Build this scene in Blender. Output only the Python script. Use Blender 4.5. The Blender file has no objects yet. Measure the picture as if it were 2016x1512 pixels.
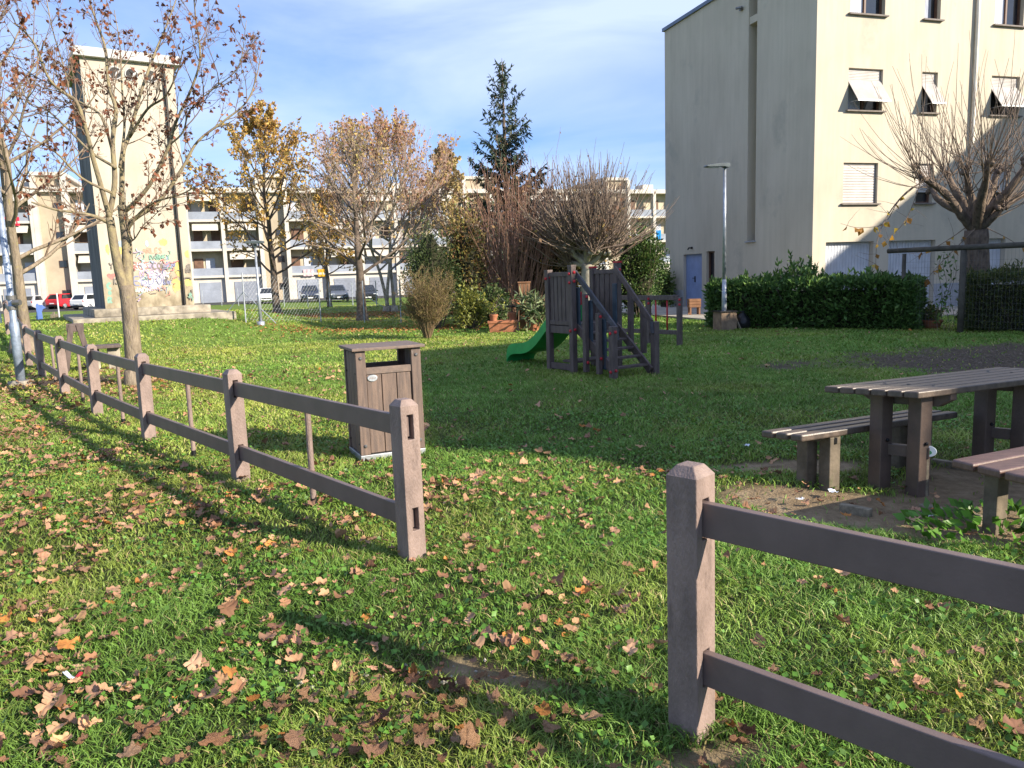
import bpy, bmesh, math, random
import numpy as np
from mathutils import Vector, Matrix

rng = np.random.default_rng(7)
random.seed(7)
S = bpy.context.scene
COL = S.collection
PI = math.pi
R_ = math.radians

# ------------------------------------------------------------------ camera
FPX = 1530.0
EYE = np.array([0, 0, 1.6])
_p, _r = R_(8.0), R_(1.9)
_F = np.array([0, math.cos(_p), -math.sin(_p)])
_R0 = np.array([1, 0, 0.0]); _U0 = np.array([0, math.sin(_p), math.cos(_p)])
_R = math.cos(_r) * _R0 - math.sin(_r) * _U0
_U = math.sin(_r) * _R0 + math.cos(_r) * _U0

def ray(u, v):
    return _F + (u - 1008) / FPX * _R - (v - 756) / FPX * _U

def gz(u, v, z=0.0):
    d = ray(u, v); t = (z - 1.6) / d[2]
    return EYE + t * d

def gy(u, v, y):
    d = ray(u, v)
    return EYE + d * (y / d[1])

def gplane(u, v, p0, n):
    d = ray(u, v)
    t = np.dot(np.asarray(p0) - EYE, n) / np.dot(d, n)
    return EYE + t * d

cam = bpy.data.cameras.new('camera')
cam.sensor_width = 36; cam.lens = FPX / 2016 * 36; cam.clip_start = 0.05; cam.clip_end = 2000
co = bpy.data.objects.new('camera', cam); COL.objects.link(co)
M = Matrix(((_R[0], _U[0], -_F[0], 0), (_R[1], _U[1], -_F[1], 0), (_R[2], _U[2], -_F[2], 1.6), (0, 0, 0, 1)))
co.matrix_world = M
S.camera = co

# ------------------------------------------------------------------ light
SUN_AZ = np.array([0.865, -0.50]); SUN_AZ = SUN_AZ / np.linalg.norm(SUN_AZ)   # horizontal, towards the sun
SUN_EL = R_(25.0)
sun = bpy.data.lights.new('sun', 'SUN'); sun.energy = 5.0; sun.angle = R_(0.55); sun.color = (1.0, 0.90, 0.74)
so = bpy.data.objects.new('sun', sun); COL.objects.link(so)
sd = Vector((SUN_AZ[0] * math.cos(SUN_EL), SUN_AZ[1] * math.cos(SUN_EL), math.sin(SUN_EL)))
so.rotation_euler = sd.to_track_quat('Z', 'Y').to_euler()
so.location = (40, -25, 40)

W = bpy.data.worlds.new('World'); S.world = W; W.use_nodes = True
nt = W.node_tree; nt.nodes.clear()
def N(nt, t, **kw):
    n = nt.nodes.new(t)
    for k, v in kw.items():
        setattr(n, k, v)
    return n
out = N(nt, 'ShaderNodeOutputWorld'); bg = N(nt, 'ShaderNodeBackground')
sky = N(nt, 'ShaderNodeTexSky', sky_type='NISHITA', sun_disc=False)
sky.sun_elevation = SUN_EL
sky.sun_rotation = math.atan2(SUN_AZ[0], SUN_AZ[1])
sky.air_density = 1.0; sky.dust_density = 0.4; sky.ozone_density = 2.2; sky.altitude = 100
tc = N(nt, 'ShaderNodeTexCoord')
mp = N(nt, 'ShaderNodeMapping'); mp.inputs['Scale'].default_value = (1.0, 1.0, 3.4); mp.inputs['Rotation'].default_value = (0.12, -0.22, 0.5)
mp.inputs['Location'].default_value = (0.35, 0.1, 0.42)
n1 = N(nt, 'ShaderNodeTexNoise'); n1.inputs['Scale'].default_value = 1.9; n1.inputs['Detail'].default_value = 7; n1.inputs['Roughness'].default_value = 0.52; n1.inputs['Distortion'].default_value = 0.5
cr = N(nt, 'ShaderNodeValToRGB'); cr.color_ramp.elements[0].position = 0.29; cr.color_ramp.elements[1].position = 0.64
cr.color_ramp.elements[0].color = (0, 0, 0, 1); cr.color_ramp.elements[1].color = (1, 1, 1, 1)
mul = N(nt, 'ShaderNodeMath', operation='MULTIPLY'); mul.inputs[1].default_value = 0.80
mx = N(nt, 'ShaderNodeMix', data_type='RGBA')
mx.inputs['B'].default_value = (7.0, 8.2, 11.0, 1)
L = nt.links.new
L(tc.outputs['Generated'], mp.inputs['Vector']); L(mp.outputs[0], n1.inputs['Vector']); L(n1.outputs['Fac'], cr.inputs[0])
L(cr.outputs[0], mul.inputs[0]); L(mul.outputs[0], mx.inputs['Factor'])
skm = N(nt, 'ShaderNodeMix', data_type='RGBA', blend_type='MULTIPLY'); skm.inputs['Factor'].default_value = 1.0
skm.inputs['B'].default_value = (0.70, 1.03, 1.58, 1)
L(sky.outputs[0], skm.inputs['A']); L(skm.outputs['Result'], mx.inputs['A'])
L(mx.outputs['Result'], bg.inputs['Color']); bg.inputs['Strength'].default_value = 0.066
L(bg.outputs[0], out.inputs[0])
S.view_settings.view_transform = 'Standard'; S.view_settings.look = 'None'; S.view_settings.exposure = 0.95; S.view_settings.gamma = 1
try: S.view_settings.use_curve_mapping = False
except Exception: pass
S.cycles.max_bounces = 6; S.cycles.diffuse_bounces = 3; S.cycles.transmission_bounces = 4; S.cycles.transparent_max_bounces = 6
S.cycles.glossy_bounces = 2; S.cycles.caustics_reflective = False; S.cycles.caustics_refractive = False

# ------------------------------------------------------------------ materials
MATS = {}
def flecks(m, col, amount=0.62, scale=55, stretch=(1, 1, 1), soft=0.06):
    """scuffs or specks of another colour with their own ragged shapes"""
    t = m.node_tree; b = t.nodes['Principled BSDF']; src = b.inputs['Base Color'].links[0].from_socket
    tc = N(t, 'ShaderNodeTexCoord'); mp = N(t, 'ShaderNodeMapping'); mp.inputs['Scale'].default_value = stretch; mp.inputs['Location'].default_value = (3.1, 1.7, 5.3)
    nz = N(t, 'ShaderNodeTexNoise'); nz.inputs['Scale'].default_value = scale; nz.inputs['Detail'].default_value = 6; nz.inputs['Roughness'].default_value = 0.7
    t.links.new(tc.outputs['Object'], mp.inputs[0]); t.links.new(mp.outputs[0], nz.inputs['Vector'])
    r = N(t, 'ShaderNodeValToRGB'); r.color_ramp.elements[0].position = amount; r.color_ramp.elements[1].position = amount + soft; t.links.new(nz.outputs['Fac'], r.inputs[0])
    mx = N(t, 'ShaderNodeMix', data_type='RGBA'); t.links.new(r.outputs[0], mx.inputs['Factor']); t.links.new(src, mx.inputs['A']); mx.inputs['B'].default_value = (*col, 1); t.links.new(mx.outputs['Result'], b.inputs['Base Color'])
    return m

def mat(name, col, rough=0.8, var=0.25, scale=6.0, bump=0.0, bscale=None, spec=0.3, metal=0.0, col2=None, stretch=(1, 1, 1), detail=5, coord='Object', thr=(0.35, 0.68)):
    if name in MATS: return MATS[name]
    m = bpy.data.materials.new(name); m.use_nodes = True
    t = m.node_tree; b = t.nodes['Principled BSDF']
    b.inputs['Roughness'].default_value = rough; b.inputs['Specular IOR Level'].default_value = spec; b.inputs['Metallic'].default_value = metal
    tc = N(t, 'ShaderNodeTexCoord'); mp = N(t, 'ShaderNodeMapping'); mp.inputs['Scale'].default_value = stretch
    t.links.new(tc.outputs[coord], mp.inputs[0])
    nz = N(t, 'ShaderNodeTexNoise'); nz.inputs['Scale'].default_value = scale; nz.inputs['Detail'].default_value = detail; nz.inputs['Roughness'].default_value = 0.62
    t.links.new(mp.outputs[0], nz.inputs['Vector'])
    r = N(t, 'ShaderNodeValToRGB')
    c2 = col2 if col2 is not None else tuple(c * (1 - var) for c in col)
    c1 = col if col2 is not None else tuple(min(1, c * (1 + var * 0.6)) for c in col)
    r.color_ramp.elements[0].position = thr[0]; r.color_ramp.elements[1].position = thr[1]
    r.color_ramp.elements[0].color = (*c2, 1); r.color_ramp.elements[1].color = (*c1, 1)
    t.links.new(nz.outputs['Fac'], r.inputs[0]); t.links.new(r.outputs[0], b.inputs['Base Color'])
    if bump > 0:
        n2 = N(t, 'ShaderNodeTexNoise'); n2.inputs['Scale'].default_value = bscale or scale * 4; n2.inputs['Detail'].default_value = 4
        t.links.new(mp.outputs[0], n2.inputs['Vector'])
        bp = N(t, 'ShaderNodeBump'); bp.inputs['Strength'].default_value = bump; bp.inputs['Distance'].default_value = 0.02
        t.links.new(n2.outputs['Fac'], bp.inputs['Height']); t.links.new(bp.outputs[0], b.inputs['Normal'])
    MATS[name] = m
    return m

def leafmat(name, rough=0.55, trans=0.35, spec=0.3):
    """foliage that takes its colour leaf by leaf from the mesh (leaves differ in real colour), partly translucent"""
    if name in MATS: return MATS[name]
    m = bpy.data.materials.new(name); m.use_nodes = True
    t = m.node_tree; b = t.nodes['Principled BSDF']; o = t.nodes['Material Output']
    at = N(t, 'ShaderNodeAttribute', attribute_name='Col')
    t.links.new(at.outputs['Color'], b.inputs['Base Color'])
    b.inputs['Roughness'].default_value = rough; b.inputs['Specular IOR Level'].default_value = spec
    if trans > 0:
        tr = N(t, 'ShaderNodeBsdfTranslucent'); ms = N(t, 'ShaderNodeMixShader'); ms.inputs[0].default_value = trans
        t.links.new(at.outputs['Color'], tr.inputs['Color'])
        t.links.new(b.outputs[0], ms.inputs[1]); t.links.new(tr.outputs[0], ms.inputs[2]); t.links.new(ms.outputs[0], o.inputs[0])
    MATS[name] = m
    return m

# ------------------------------------------------------------------ mesh building
def nrm(v):
    v = np.asarray(v, float); return v / max(1e-9, np.linalg.norm(v))

class MB:
    def __init__(s):
        s.v = []; s.f = []; s.m = []; s.n = 0; s.mi = 0; s.smooth = False
    def add(s, vs, fs):
        vs = [tuple(map(float, q)) for q in vs]
        s.v += vs
        for f in fs:
            s.f.append(tuple(i + s.n for i in f)); s.m.append(s.mi)
        s.n += len(vs)
        return s
    def box(s, c, sx, sy, sz, ex=(1, 0, 0), ey=(0, 1, 0), ez=(0, 0, 1)):
        c = np.asarray(c, float); ex = nrm(ex) * sx / 2; ey = nrm(ey) * sy / 2; ez = nrm(ez) * sz / 2
        vs = [c + a * ex + b * ey + d * ez for d in (-1, 1) for b in (-1, 1) for a in (-1, 1)]
        return s.add(vs, [(0, 2, 3, 1), (4, 5, 7, 6), (0, 1, 5, 4), (2, 6, 7, 3), (0, 4, 6, 2), (1, 3, 7, 5)])
    def beam(s, p0, p1, w, h, up=(0, 0, 1)):
        p0 = np.asarray(p0, float); p1 = np.asarray(p1, float); d = p1 - p0; l = np.linalg.norm(d); d = d / l
        sd_ = nrm(np.cross(up, d)); u = np.cross(d, sd_)
        return s.box((p0 + p1) / 2, l, w, h, d, sd_, u)
    def tube(s, pts, rad, n=6, cap=True):
        pts = np.asarray(pts, float); k = len(pts)
        rad = np.broadcast_to(np.asarray(rad, float), (k,))
        tan = np.gradient(pts, axis=0); tan /= np.maximum(1e-9, np.linalg.norm(tan, axis=1))[:, None]
        ref = np.array([0.31, 0.22, 0.92]) if abs(tan[0][2]) < 0.9 else np.array([0.9, 0.3, 0.1])
        a = np.cross(tan, ref); a /= np.maximum(1e-9, np.linalg.norm(a, axis=1))[:, None]
        b = np.cross(tan, a)
        th = np.arange(n) / n * 2 * PI
        vs = pts[:, None, :] + rad[:, None, None] * (np.cos(th)[None, :, None] * a[:, None, :] + np.sin(th)[None, :, None] * b[:, None, :])
        fs = []
        for i in range(k - 1):
            for j in range(n):
                j2 = (j + 1) % n
                fs.append((i * n + j, i * n + j2, (i + 1) * n + j2, (i + 1) * n + j))
        if cap and n > 2:
            fs.append(tuple(range(n))[::-1]); fs.append(tuple((k - 1) * n + j for j in range(n)))
        return s.add(vs.reshape(-1, 3), fs)
    def prism(s, poly, o, ax, ay, dep):
        """extrude a 2-D outline (in axes ax, ay) from o by vector dep"""
        o = np.asarray(o, float); ax = np.asarray(ax, float); ay = np.asarray(ay, float); dep = np.asarray(dep, float)
        n = len(poly)
        a = [o + ax * p[0] + ay * p[1] for p in poly]
        vs = a + [q + dep for q in a]
        fs = [tuple(range(n))[::-1], tuple(range(n, 2 * n))] + [(i, (i + 1) % n, n + (i + 1) % n, n + i) for i in range(n)]
        return s.add(vs, fs)
    def lathe(s, prof, c, n=16, ax=(1, 0, 0), ay=(0, 1, 0), az=(0, 0, 1)):
        c = np.asarray(c, float); ax, ay, az = (np.asarray(q, float) for q in (ax, ay, az))
        vs = []; k = len(prof)
        for r, z in prof:
            for j in range(n):
                t = j / n * 2 * PI
                vs.append(c + ax * r * math.cos(t) + ay * r * math.sin(t) + az * z)
        fs = [(i * n + j, i * n + (j + 1) % n, (i + 1) * n + (j + 1) % n, (i + 1) * n + j) for i in range(k - 1) for j in range(n)]
        fs.append(tuple(range(n))[::-1]); fs.append(tuple((k - 1) * n + j for j in range(n)))
        return s.add(vs, fs)
    def quad(s, a, b, c, d):
        return s.add([a, b, c, d], [(0, 1, 2, 3)])

def children(o):
    return [c for c in bpy.data.objects if c.parent == o]

def obj(name, mb, mats, parent=None, bevel=0.0, smooth=False, loc=None, segs=2, merge=False):
    """link the collected geometry as one mesh object; vertices are in world space unless the parent stands at the origin"""
    me = bpy.data.meshes.new(name)
    off = np.array(parent.location) if parent is not None and not parent.get('_local') else np.zeros(3)
    if parent is None and loc is not None: off = np.asarray(loc, float)
    vs = [(x - off[0], y - off[1], z - off[2]) for x, y, z in mb.v]
    me.from_pydata(vs, [], mb.f)
    if not isinstance(mats, (list, tuple)): mats = [mats]
    for m in mats: me.materials.append(m)
    if len(mats) > 1: me.polygons.foreach_set('material_index', mb.m)
    if smooth: me.polygons.foreach_set('use_smooth', [True] * len(me.polygons))
    if merge:
        bm = bmesh.new(); bm.from_mesh(me); bmesh.ops.remove_doubles(bm, verts=bm.verts, dist=0.0004); bmesh.ops.recalc_face_normals(bm, faces=bm.faces); bm.to_mesh(me); bm.free()
    me.update()
    o = bpy.data.objects.new(name, me); COL.objects.link(o)
    if parent is not None: o.parent = parent
    elif loc is not None: o.location = loc
    if bevel > 0:
        b = o.modifiers.new('bevel', 'BEVEL'); b.width = bevel; b.segments = segs; b.limit_method = 'ANGLE'; b.angle_limit = R_(40)
    return o

def meshnp(name, V, F4, mats, cols=None, parent=None, loc=None, smooth=False, tri=None):
    """fast mesh from numpy: V (n,3), faces as loops (list of (array, k)); cols per vertex"""
    me = bpy.data.meshes.new(name)
    off = np.array(parent.location) if parent is not None and not parent.get('_local') else (np.asarray(loc, float) if loc is not None else np.zeros(3))
    V = np.asarray(V, np.float32) - off.astype(np.float32)
    me.vertices.add(len(V)); me.vertices.foreach_set('co', V.ravel())
    loops = np.concatenate([f.ravel() for f in F4]).astype(np.int32)
    tot = np.concatenate([np.full(len(f), f.shape[1]) for f in F4]).astype(np.int32)
    st = np.concatenate([[0], np.cumsum(tot)[:-1]]).astype(np.int32)
    me.loops.add(len(loops)); me.loops.foreach_set('vertex_index', loops)
    me.polygons.add(len(tot)); me.polygons.foreach_set('loop_start', st)
    try: me.polygons.foreach_set('loop_total', tot)
    except Exception: pass
    if smooth: me.polygons.foreach_set('use_smooth', np.ones(len(tot), bool))
    if not isinstance(mats, (list, tuple)): mats = [mats]
    for m in mats: me.materials.append(m)
    if cols is not None:
        ca = me.attributes.new('Col', 'FLOAT_COLOR', 'POINT')
        c4 = np.ones((len(V), 4), np.float32); c4[:, :3] = cols
        ca.data.foreach_set('color', c4.ravel())
    me.update(); me.validate()
    o = bpy.data.objects.new(name, me); COL.objects.link(o)
    if parent is not None: o.parent = parent
    elif loc is not None: o.location = loc
    return o

def tag(o, label, cat, group=None, kind=None):
    if label: o['label'] = label
    if cat: o['category'] = cat
    if group: o['group'] = group
    if kind: o['kind'] = kind
    return o

def thing(name, label, cat, loc=(0, 0, 0), group=None, rz=0.0, local=False):
    o = bpy.data.objects.new(name, None); COL.objects.link(o)
    o.empty_display_size = 0.2
    o.location = tuple(map(float, loc)); o.rotation_euler = (0, 0, rz)
    if local: o['_local'] = 1
    return tag(o, label, cat, group)

def copy_tree(o, parent=None):
    c = o.copy(); COL.objects.link(c)
    if parent is not None: c.parent = parent
    for ch in children(o): copy_tree(ch, c)
    return c

# value noise for layouts
_T = np.random.default_rng(3).random((8, 256, 256))
def vn(x, y, s, k=0):
    x = np.asarray(x, float) / s + 100.37; y = np.asarray(y, float) / s + 100.71
    xi = np.floor(x).astype(int); yi = np.floor(y).astype(int); fx = x - xi; fy = y - yi
    fx = fx * fx * (3 - 2 * fx); fy = fy * fy * (3 - 2 * fy)
    T = _T[k % 8]
    g = lambda a, b: T[a % 256, b % 256]
    return (g(xi, yi) * (1 - fx) + g(xi + 1, yi) * fx) * (1 - fy) + (g(xi, yi + 1) * (1 - fx) + g(xi + 1, yi + 1) * fx) * fy

def sstep(a, b, x):
    t = np.clip((np.asarray(x, float) - a) / (b - a), 0, 1); return t * t * (3 - 2 * t)

# ------------------------------------------------------------------ terrain
MC = np.array([-12.6, 26.4])
def gh(x, y):
    x = np.asarray(x, float); y = np.asarray(y, float)
    dx = (x - MC[0]); dy = (y - MC[1])
    rx = np.where(dx > 0, 7.2, 8.5); ry = np.where(dy < 0, 11.5, 10.0)
    d = np.sqrt((dx / rx) ** 2 + (dy / ry) ** 2)
    d = np.clip((d - 0.38) / 0.62, 0, 1)
    m = 0.60 * (0.5 + 0.5 * np.cos(PI * d))
    drop = -0.42 * sstep(44, 66, y) * sstep(14, -6, x + (y - 44) * -0.3)
    und = 0.05 * (vn(x, y, 2.3, 1) - 0.5) + 0.035 * (vn(x, y, 0.55, 2) - 0.5)
    near = sstep(60, 20, np.hypot(x, y))
    return m + drop + und * near

def G(u, v):
    """where the line of sight through a pixel meets the terrain"""
    z = 0.0
    for _ in range(12):
        p = gz(u, v, z); z = 0.5 * z + 0.5 * float(gh(p[0], p[1]))
    p[2] = float(gh(p[0], p[1])); return p
def gp(x, y): return np.array([x, y, float(gh(x, y))])

FD = nrm([-0.652, 0.758, 0])            # direction of the rail fence
FN = np.array([FD[1], -FD[0], 0])        # its lawn side
def soil_mask(x, y):
    """bare earth: 0 grass .. 1 earth"""
    n = vn(x, y, 0.5, 3) * 0.5 + vn(x, y, 0.17, 4) * 0.35 + vn(x, y, 1.3, 5) * 0.4
    def ell(cx, cy, rx, ry, a):
        c, s = math.cos(a), math.sin(a); dx, dy = x - cx, y - cy
        return 1 - np.sqrt(((dx * c + dy * s) / rx) ** 2 + ((-dx * s + dy * c) / ry) ** 2)
    m = np.maximum.reduce([
        ell(2.65, 4.66, 1.6, 0.52, -0.55) * 1.6,
        ell(3.6, 5.2, 1.5, 0.85, 0.3) * 1.1,
        ell(2.2, 6.05, 0.75, 0.30, -0.1),
        ell(8.6, 12.3, 4.0, 2.8, 0.35) * 1.05,
        ell(4.9, 12.6, 1.5, 0.8, 0.2) * 0.34,
        ell(-0.1, 2.95, 0.55, 0.14, -0.5) * 0.55,
        ell(0.55, 2.35, 0.4, 0.15, 0.2) * 0.6,
        ell(-7.8, 13.5, 1.2, 0.6, 0.2) * 0.6])
    return sstep(0.05, 0.42, m * 1.15 + (n - 0.62) * 0.55)

# ================================================================== SETTING: ground sheets
def axis(fine0, fine1, st, lo, hi, gr=1.13):
    a = list(np.arange(fine0, fine1 + 1e-6, st)); s = st
    while a[-1] < hi: s *= gr; a.append(min(hi, a[-1] + s))
    s = st
    while a[0] > lo: s *= gr; a.insert(0, max(lo, a[0] - s))
    return np.array(a)
xs = axis(-7, 9, 0.07, -700, 700); ys = axis(0.8, 15, 0.07, -260, 1400)
X, Y = np.meshgrid(xs, ys)
Z = gh(X, Y)
sm = soil_mask(X, Y)
Z = Z - 0.012 * sm
nx, ny = len(xs), len(ys)
idx = np.arange(nx * ny).reshape(ny, nx)
quads = np.stack([idx[:-1, :-1], idx[:-1, 1:], idx[1:, 1:], idx[1:, :-1]], -1).reshape(-1, 4)
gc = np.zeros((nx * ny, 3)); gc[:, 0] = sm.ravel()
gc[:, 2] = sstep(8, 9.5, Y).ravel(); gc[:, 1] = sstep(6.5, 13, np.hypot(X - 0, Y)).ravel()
gm = bpy.data.materials.new('lawn soil'); gm.use_nodes = True
t = gm.node_tree; b = t.nodes['Principled BSDF']; b.inputs['Roughness'].default_value = 0.95; b.inputs['Specular IOR Level'].default_value = 0.15
at = N(t, 'ShaderNodeAttribute', attribute_name='Col'); sep = N(t, 'ShaderNodeSeparateColor'); t.links.new(at.outputs['Color'], sep.inputs[0])
tcn = N(t, 'ShaderNodeTexCoord')
def nz(sc, det=6, ro=0.65):
    n = N(t, 'ShaderNodeTexNoise'); n.inputs['Scale'].default_value = sc; n.inputs['Detail'].default_value = det; n.inputs['Roughness'].default_value = ro
    t.links.new(tcn.outputs['Object'], n.inputs['Vector']); return n
def ramp(src, stops):
    r = N(t, 'ShaderNodeValToRGB'); e = r.color_ramp.elements
    while len(e) < len(stops): e.new(0.5)
    for i, (p_, c) in enumerate(stops): e[i].position = p_; e[i].color = (*c, 1)
    t.links.new(src, r.inputs[0]); return r
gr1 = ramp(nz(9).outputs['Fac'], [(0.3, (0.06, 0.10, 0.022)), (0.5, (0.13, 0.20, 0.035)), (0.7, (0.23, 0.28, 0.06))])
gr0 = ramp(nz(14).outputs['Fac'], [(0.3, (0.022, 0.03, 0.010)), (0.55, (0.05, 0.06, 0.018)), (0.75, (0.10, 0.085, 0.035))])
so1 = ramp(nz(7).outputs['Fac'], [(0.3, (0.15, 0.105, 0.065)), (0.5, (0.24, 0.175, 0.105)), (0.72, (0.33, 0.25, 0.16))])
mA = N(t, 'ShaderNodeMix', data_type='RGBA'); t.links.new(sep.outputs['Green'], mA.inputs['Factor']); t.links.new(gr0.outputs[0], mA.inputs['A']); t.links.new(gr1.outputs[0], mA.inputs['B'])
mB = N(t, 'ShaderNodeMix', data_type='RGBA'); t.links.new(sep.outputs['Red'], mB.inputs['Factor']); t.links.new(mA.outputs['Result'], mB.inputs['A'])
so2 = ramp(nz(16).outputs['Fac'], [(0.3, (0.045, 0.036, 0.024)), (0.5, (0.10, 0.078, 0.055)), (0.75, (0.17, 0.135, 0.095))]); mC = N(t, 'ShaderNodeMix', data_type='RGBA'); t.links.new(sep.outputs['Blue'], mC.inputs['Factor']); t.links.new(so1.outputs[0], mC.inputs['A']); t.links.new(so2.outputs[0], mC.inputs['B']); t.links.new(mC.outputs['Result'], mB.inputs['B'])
t.links.new(mB.outputs['Result'], b.inputs['Base Color'])
bp = N(t, 'ShaderNodeBump'); bp.inputs['Strength'].default_value = 0.7; bp.inputs['Distance'].default_value = 0.03
t.links.new(nz(38, 4).outputs['Fac'], bp.inputs['Height']); t.links.new(bp.outputs[0], b.inputs['Normal'])
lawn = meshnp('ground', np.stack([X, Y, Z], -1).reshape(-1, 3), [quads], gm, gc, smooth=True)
tag(lawn, None, None, kind='structure')

# geometry of the two apartment blocks' axes
C0 = np.array([9.6, 24.8, 0.0]); E1 = nrm([0.956, 0.292, 0]); E2 = nrm([-0.296, 0.955, 0])   # the near block: right face along E1, left face along E2
FB = np.array([-32.7, 88.0, 0.0]); FE = nrm([math.sin(R_(71)), math.cos(R_(71)), 0]); FI = np.array([-FE[1], FE[0], 0])

m_pave = mat('pale concrete paving', (0.42, 0.38, 0.32), 0.9, 0.3, 1.6, 0.2, 25)
m_asph = mat('asphalt', (0.06, 0.06, 0.062), 0.9, 0.3, 3, 0.3, 60)
def slab_sheet(name, pts, z, m, n=1):
    mb = MB(); k = len(pts); top = [(p[0], p[1], z) for p in pts]; bot = [(p[0], p[1], z - 0.4) for p in pts]
    mb.add(top + bot, [tuple(range(k)), tuple(range(k, 2 * k))[::-1]] + [(i, k + i, k + (i + 1) % k, (i + 1) % k) for i in range(k)])
    o = obj(name, mb, m); tag(o, None, None, kind='structure'); return o
pv = [C0 - E1 * 3.6 - E2 * 3.2, C0 + E1 * 34 - E2 * 3.2, C0 + E1 * 34 + E2 * 0.3, C0 + E1 * 0.3 + E2 * 0.3, C0 + E1 * 0.3 + E2 * 18, C0 - E1 * 3.6 + E2 * 18]
slab_sheet('pavement', pv, 0.05, m_pave)
rd = [FB - FE * 60 - FI * 11, FB + FE * 85 - FI * 11, FB + FE * 85 + FI * 14, FB - FE * 60 + FI * 14]
slab_sheet('road', rd, -0.395, m_asph)

# ================================================================== GRASS
def blades(P, hgt, wid, lean, colr):
    n = len(P); a = rng.random(n) * 2 * PI
    side = np.stack([np.cos(a), np.sin(a), np.zeros(n)], -1)
    la = rng.random(n) * 2 * PI
    ld = np.stack([np.cos(la), np.sin(la), np.zeros(n)], -1) * (hgt * lean * (0.3 + rng.random(n)))[:, None]
    up = np.zeros((n, 3)); up[:, 2] = hgt
    w = (side * wid[:, None]) / 2
    b0 = P.copy(); b0[:, 2] -= 0.01
    V = np.stack([b0 - w, b0 + w, P + up * 0.55 + ld * 0.35 + w * 0.8, P + up * 0.55 + ld * 0.35 - w * 0.8, P + up * (0.93) + ld], 1)
    i = np.arange(n)[:, None] * 5
    F4 = i + np.array([[0, 1, 2, 3]]); F3 = i + np.array([[3, 2, 4]])
    C = np.repeat(colr[:, None, :], 5, 1)
    return V.reshape(-1, 3), F4, F3, C.reshape(-1, 3)

def wedge(n, r0, r1, half=R_(43)):
    r = np.sqrt(rng.random(n) * (r1 * r1 - r0 * r0) + r0 * r0); a = (rng.random(n) * 2 - 1) * half
    return r * np.sin(a), r * np.cos(a), r

def wedge_r(n, r0, r1):
    r = np.sqrt(rng.random(n) * (r1 * r1 - r0 * r0) + r0 * r0); a = R_(43) + rng.random(n) * R_(20)
    return r * np.sin(a), r * np.cos(a), r

def in_build(x, y):
    q = np.stack([x - C0[0], y - C0[1]], -1); s_ = q @ E1[:2]; t_ = q @ E2[:2]
    r1 = (s_ > -3.6) & (t_ > -3.2)
    q2 = np.stack([x - FB[0], y - FB[1]], -1); r2 = (q2 @ FI[:2]) > -11
    return r1 | r2

TW0 = G(208, 609)     # tower foot (near corner), refined below
def in_tower(x, y):
    return (np.abs(x + 12.6) < 1.6) & (np.abs(y - 26.6) < 1.5)

GV, G4, G3, GC = [], [], [], []; off = 0
rings = [(1.45, 3.2, 8200, .062, .0048), (3.2, 5, 5600, .062, .0056), (5, 8, 3100, .060, .0075), (8, 13, 1350, .058, .011), (13, 21, 480, .060, .019), (21, 34, 150, .065, .032), (34, 62, 34, .08, .06)]
for r0, r1, den, hg, wd in rings:
    n = int(den * R_(43) * (r1 * r1 - r0 * r0))
    x, y, r = wedge(n, r0, r1)
    if r1 < 22: x, y, r = (np.concatenate(q) for q in zip((x, y, r), wedge_r(int(n * 0.12), r0, r1)))
    n = len(x)
    clump = vn(x, y, 0.16, 6) * 0.55 + vn(x, y, 0.6, 7) * 0.45
    sm_ = soil_mask(x, y)
    keep = (rng.random(n) < np.clip(0.35 + clump * 1.15, 0.2, 1)) & (rng.random(n) > sm_ * np.where(y > 9, 0.93, 0.975)) & ~in_build(x, y) & ~in_tower(x, y)
    x, y, r, clump, sm_ = x[keep], y[keep], r[keep], clump[keep], sm_[keep]; n = len(x)
    h = hg * (0.21 + 0.62 * clump ** 1.3 + 0.4 * rng.random(n)) * (1 - 0.45 * sm_)
    # worn lane along the outside of the fence: shorter, yellower
    shd = sstep(5.5, 8, y) * sstep(-2.5, 0.5, x)  # shaded middle lawn: shade tint put into the blade colour, less yellow
    lane = np.exp(-((x * FN[0] + y * FN[1] - 0.6 + 2.4) / 1.3) ** 2)
    h *= 1 - 0.35 * lane
    w_ = wd * (0.6 + 0.8 * rng.random(n))
    P = np.stack([x, y, gh(x, y)], -1)
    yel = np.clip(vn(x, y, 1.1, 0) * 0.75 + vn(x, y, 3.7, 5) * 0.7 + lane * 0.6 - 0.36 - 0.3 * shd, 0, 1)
    g = rng.random(n)
    c = np.stack([0.125 + 0.06 * g + 0.24 * yel, 0.225 + 0.10 * g + 0.13 * yel, 0.036 + 0.02 * g + 0.03 * yel], -1)
    dry = rng.random(n) < (0.05 + 0.16 * yel)
    c[dry] = np.array([0.42, 0.35, 0.15]) * (0.7 + 0.5 * rng.random((dry.sum(), 1)))
    c *= (0.62 + 0.45 * vn(x, y, 0.35, 3) + 0.35 * vn(x, y, 2.4, 6))[:, None]
    V, a4, a3, cc = blades(P, h, w_, 1.5, c)
    GV.append(V); G4.append(a4 + off); G3.append(a3 + off); GC.append(cc); off += len(V)
grass = meshnp('grass', np.concatenate(GV), [np.concatenate(G4), np.concatenate(G3)], leafmat('grass blades', 0.5, 0.16, 0.3), np.concatenate(GC))
tag(grass, 'short green autumn grass of the lawn on both sides of the fence', 'grass', kind='stuff')

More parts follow.
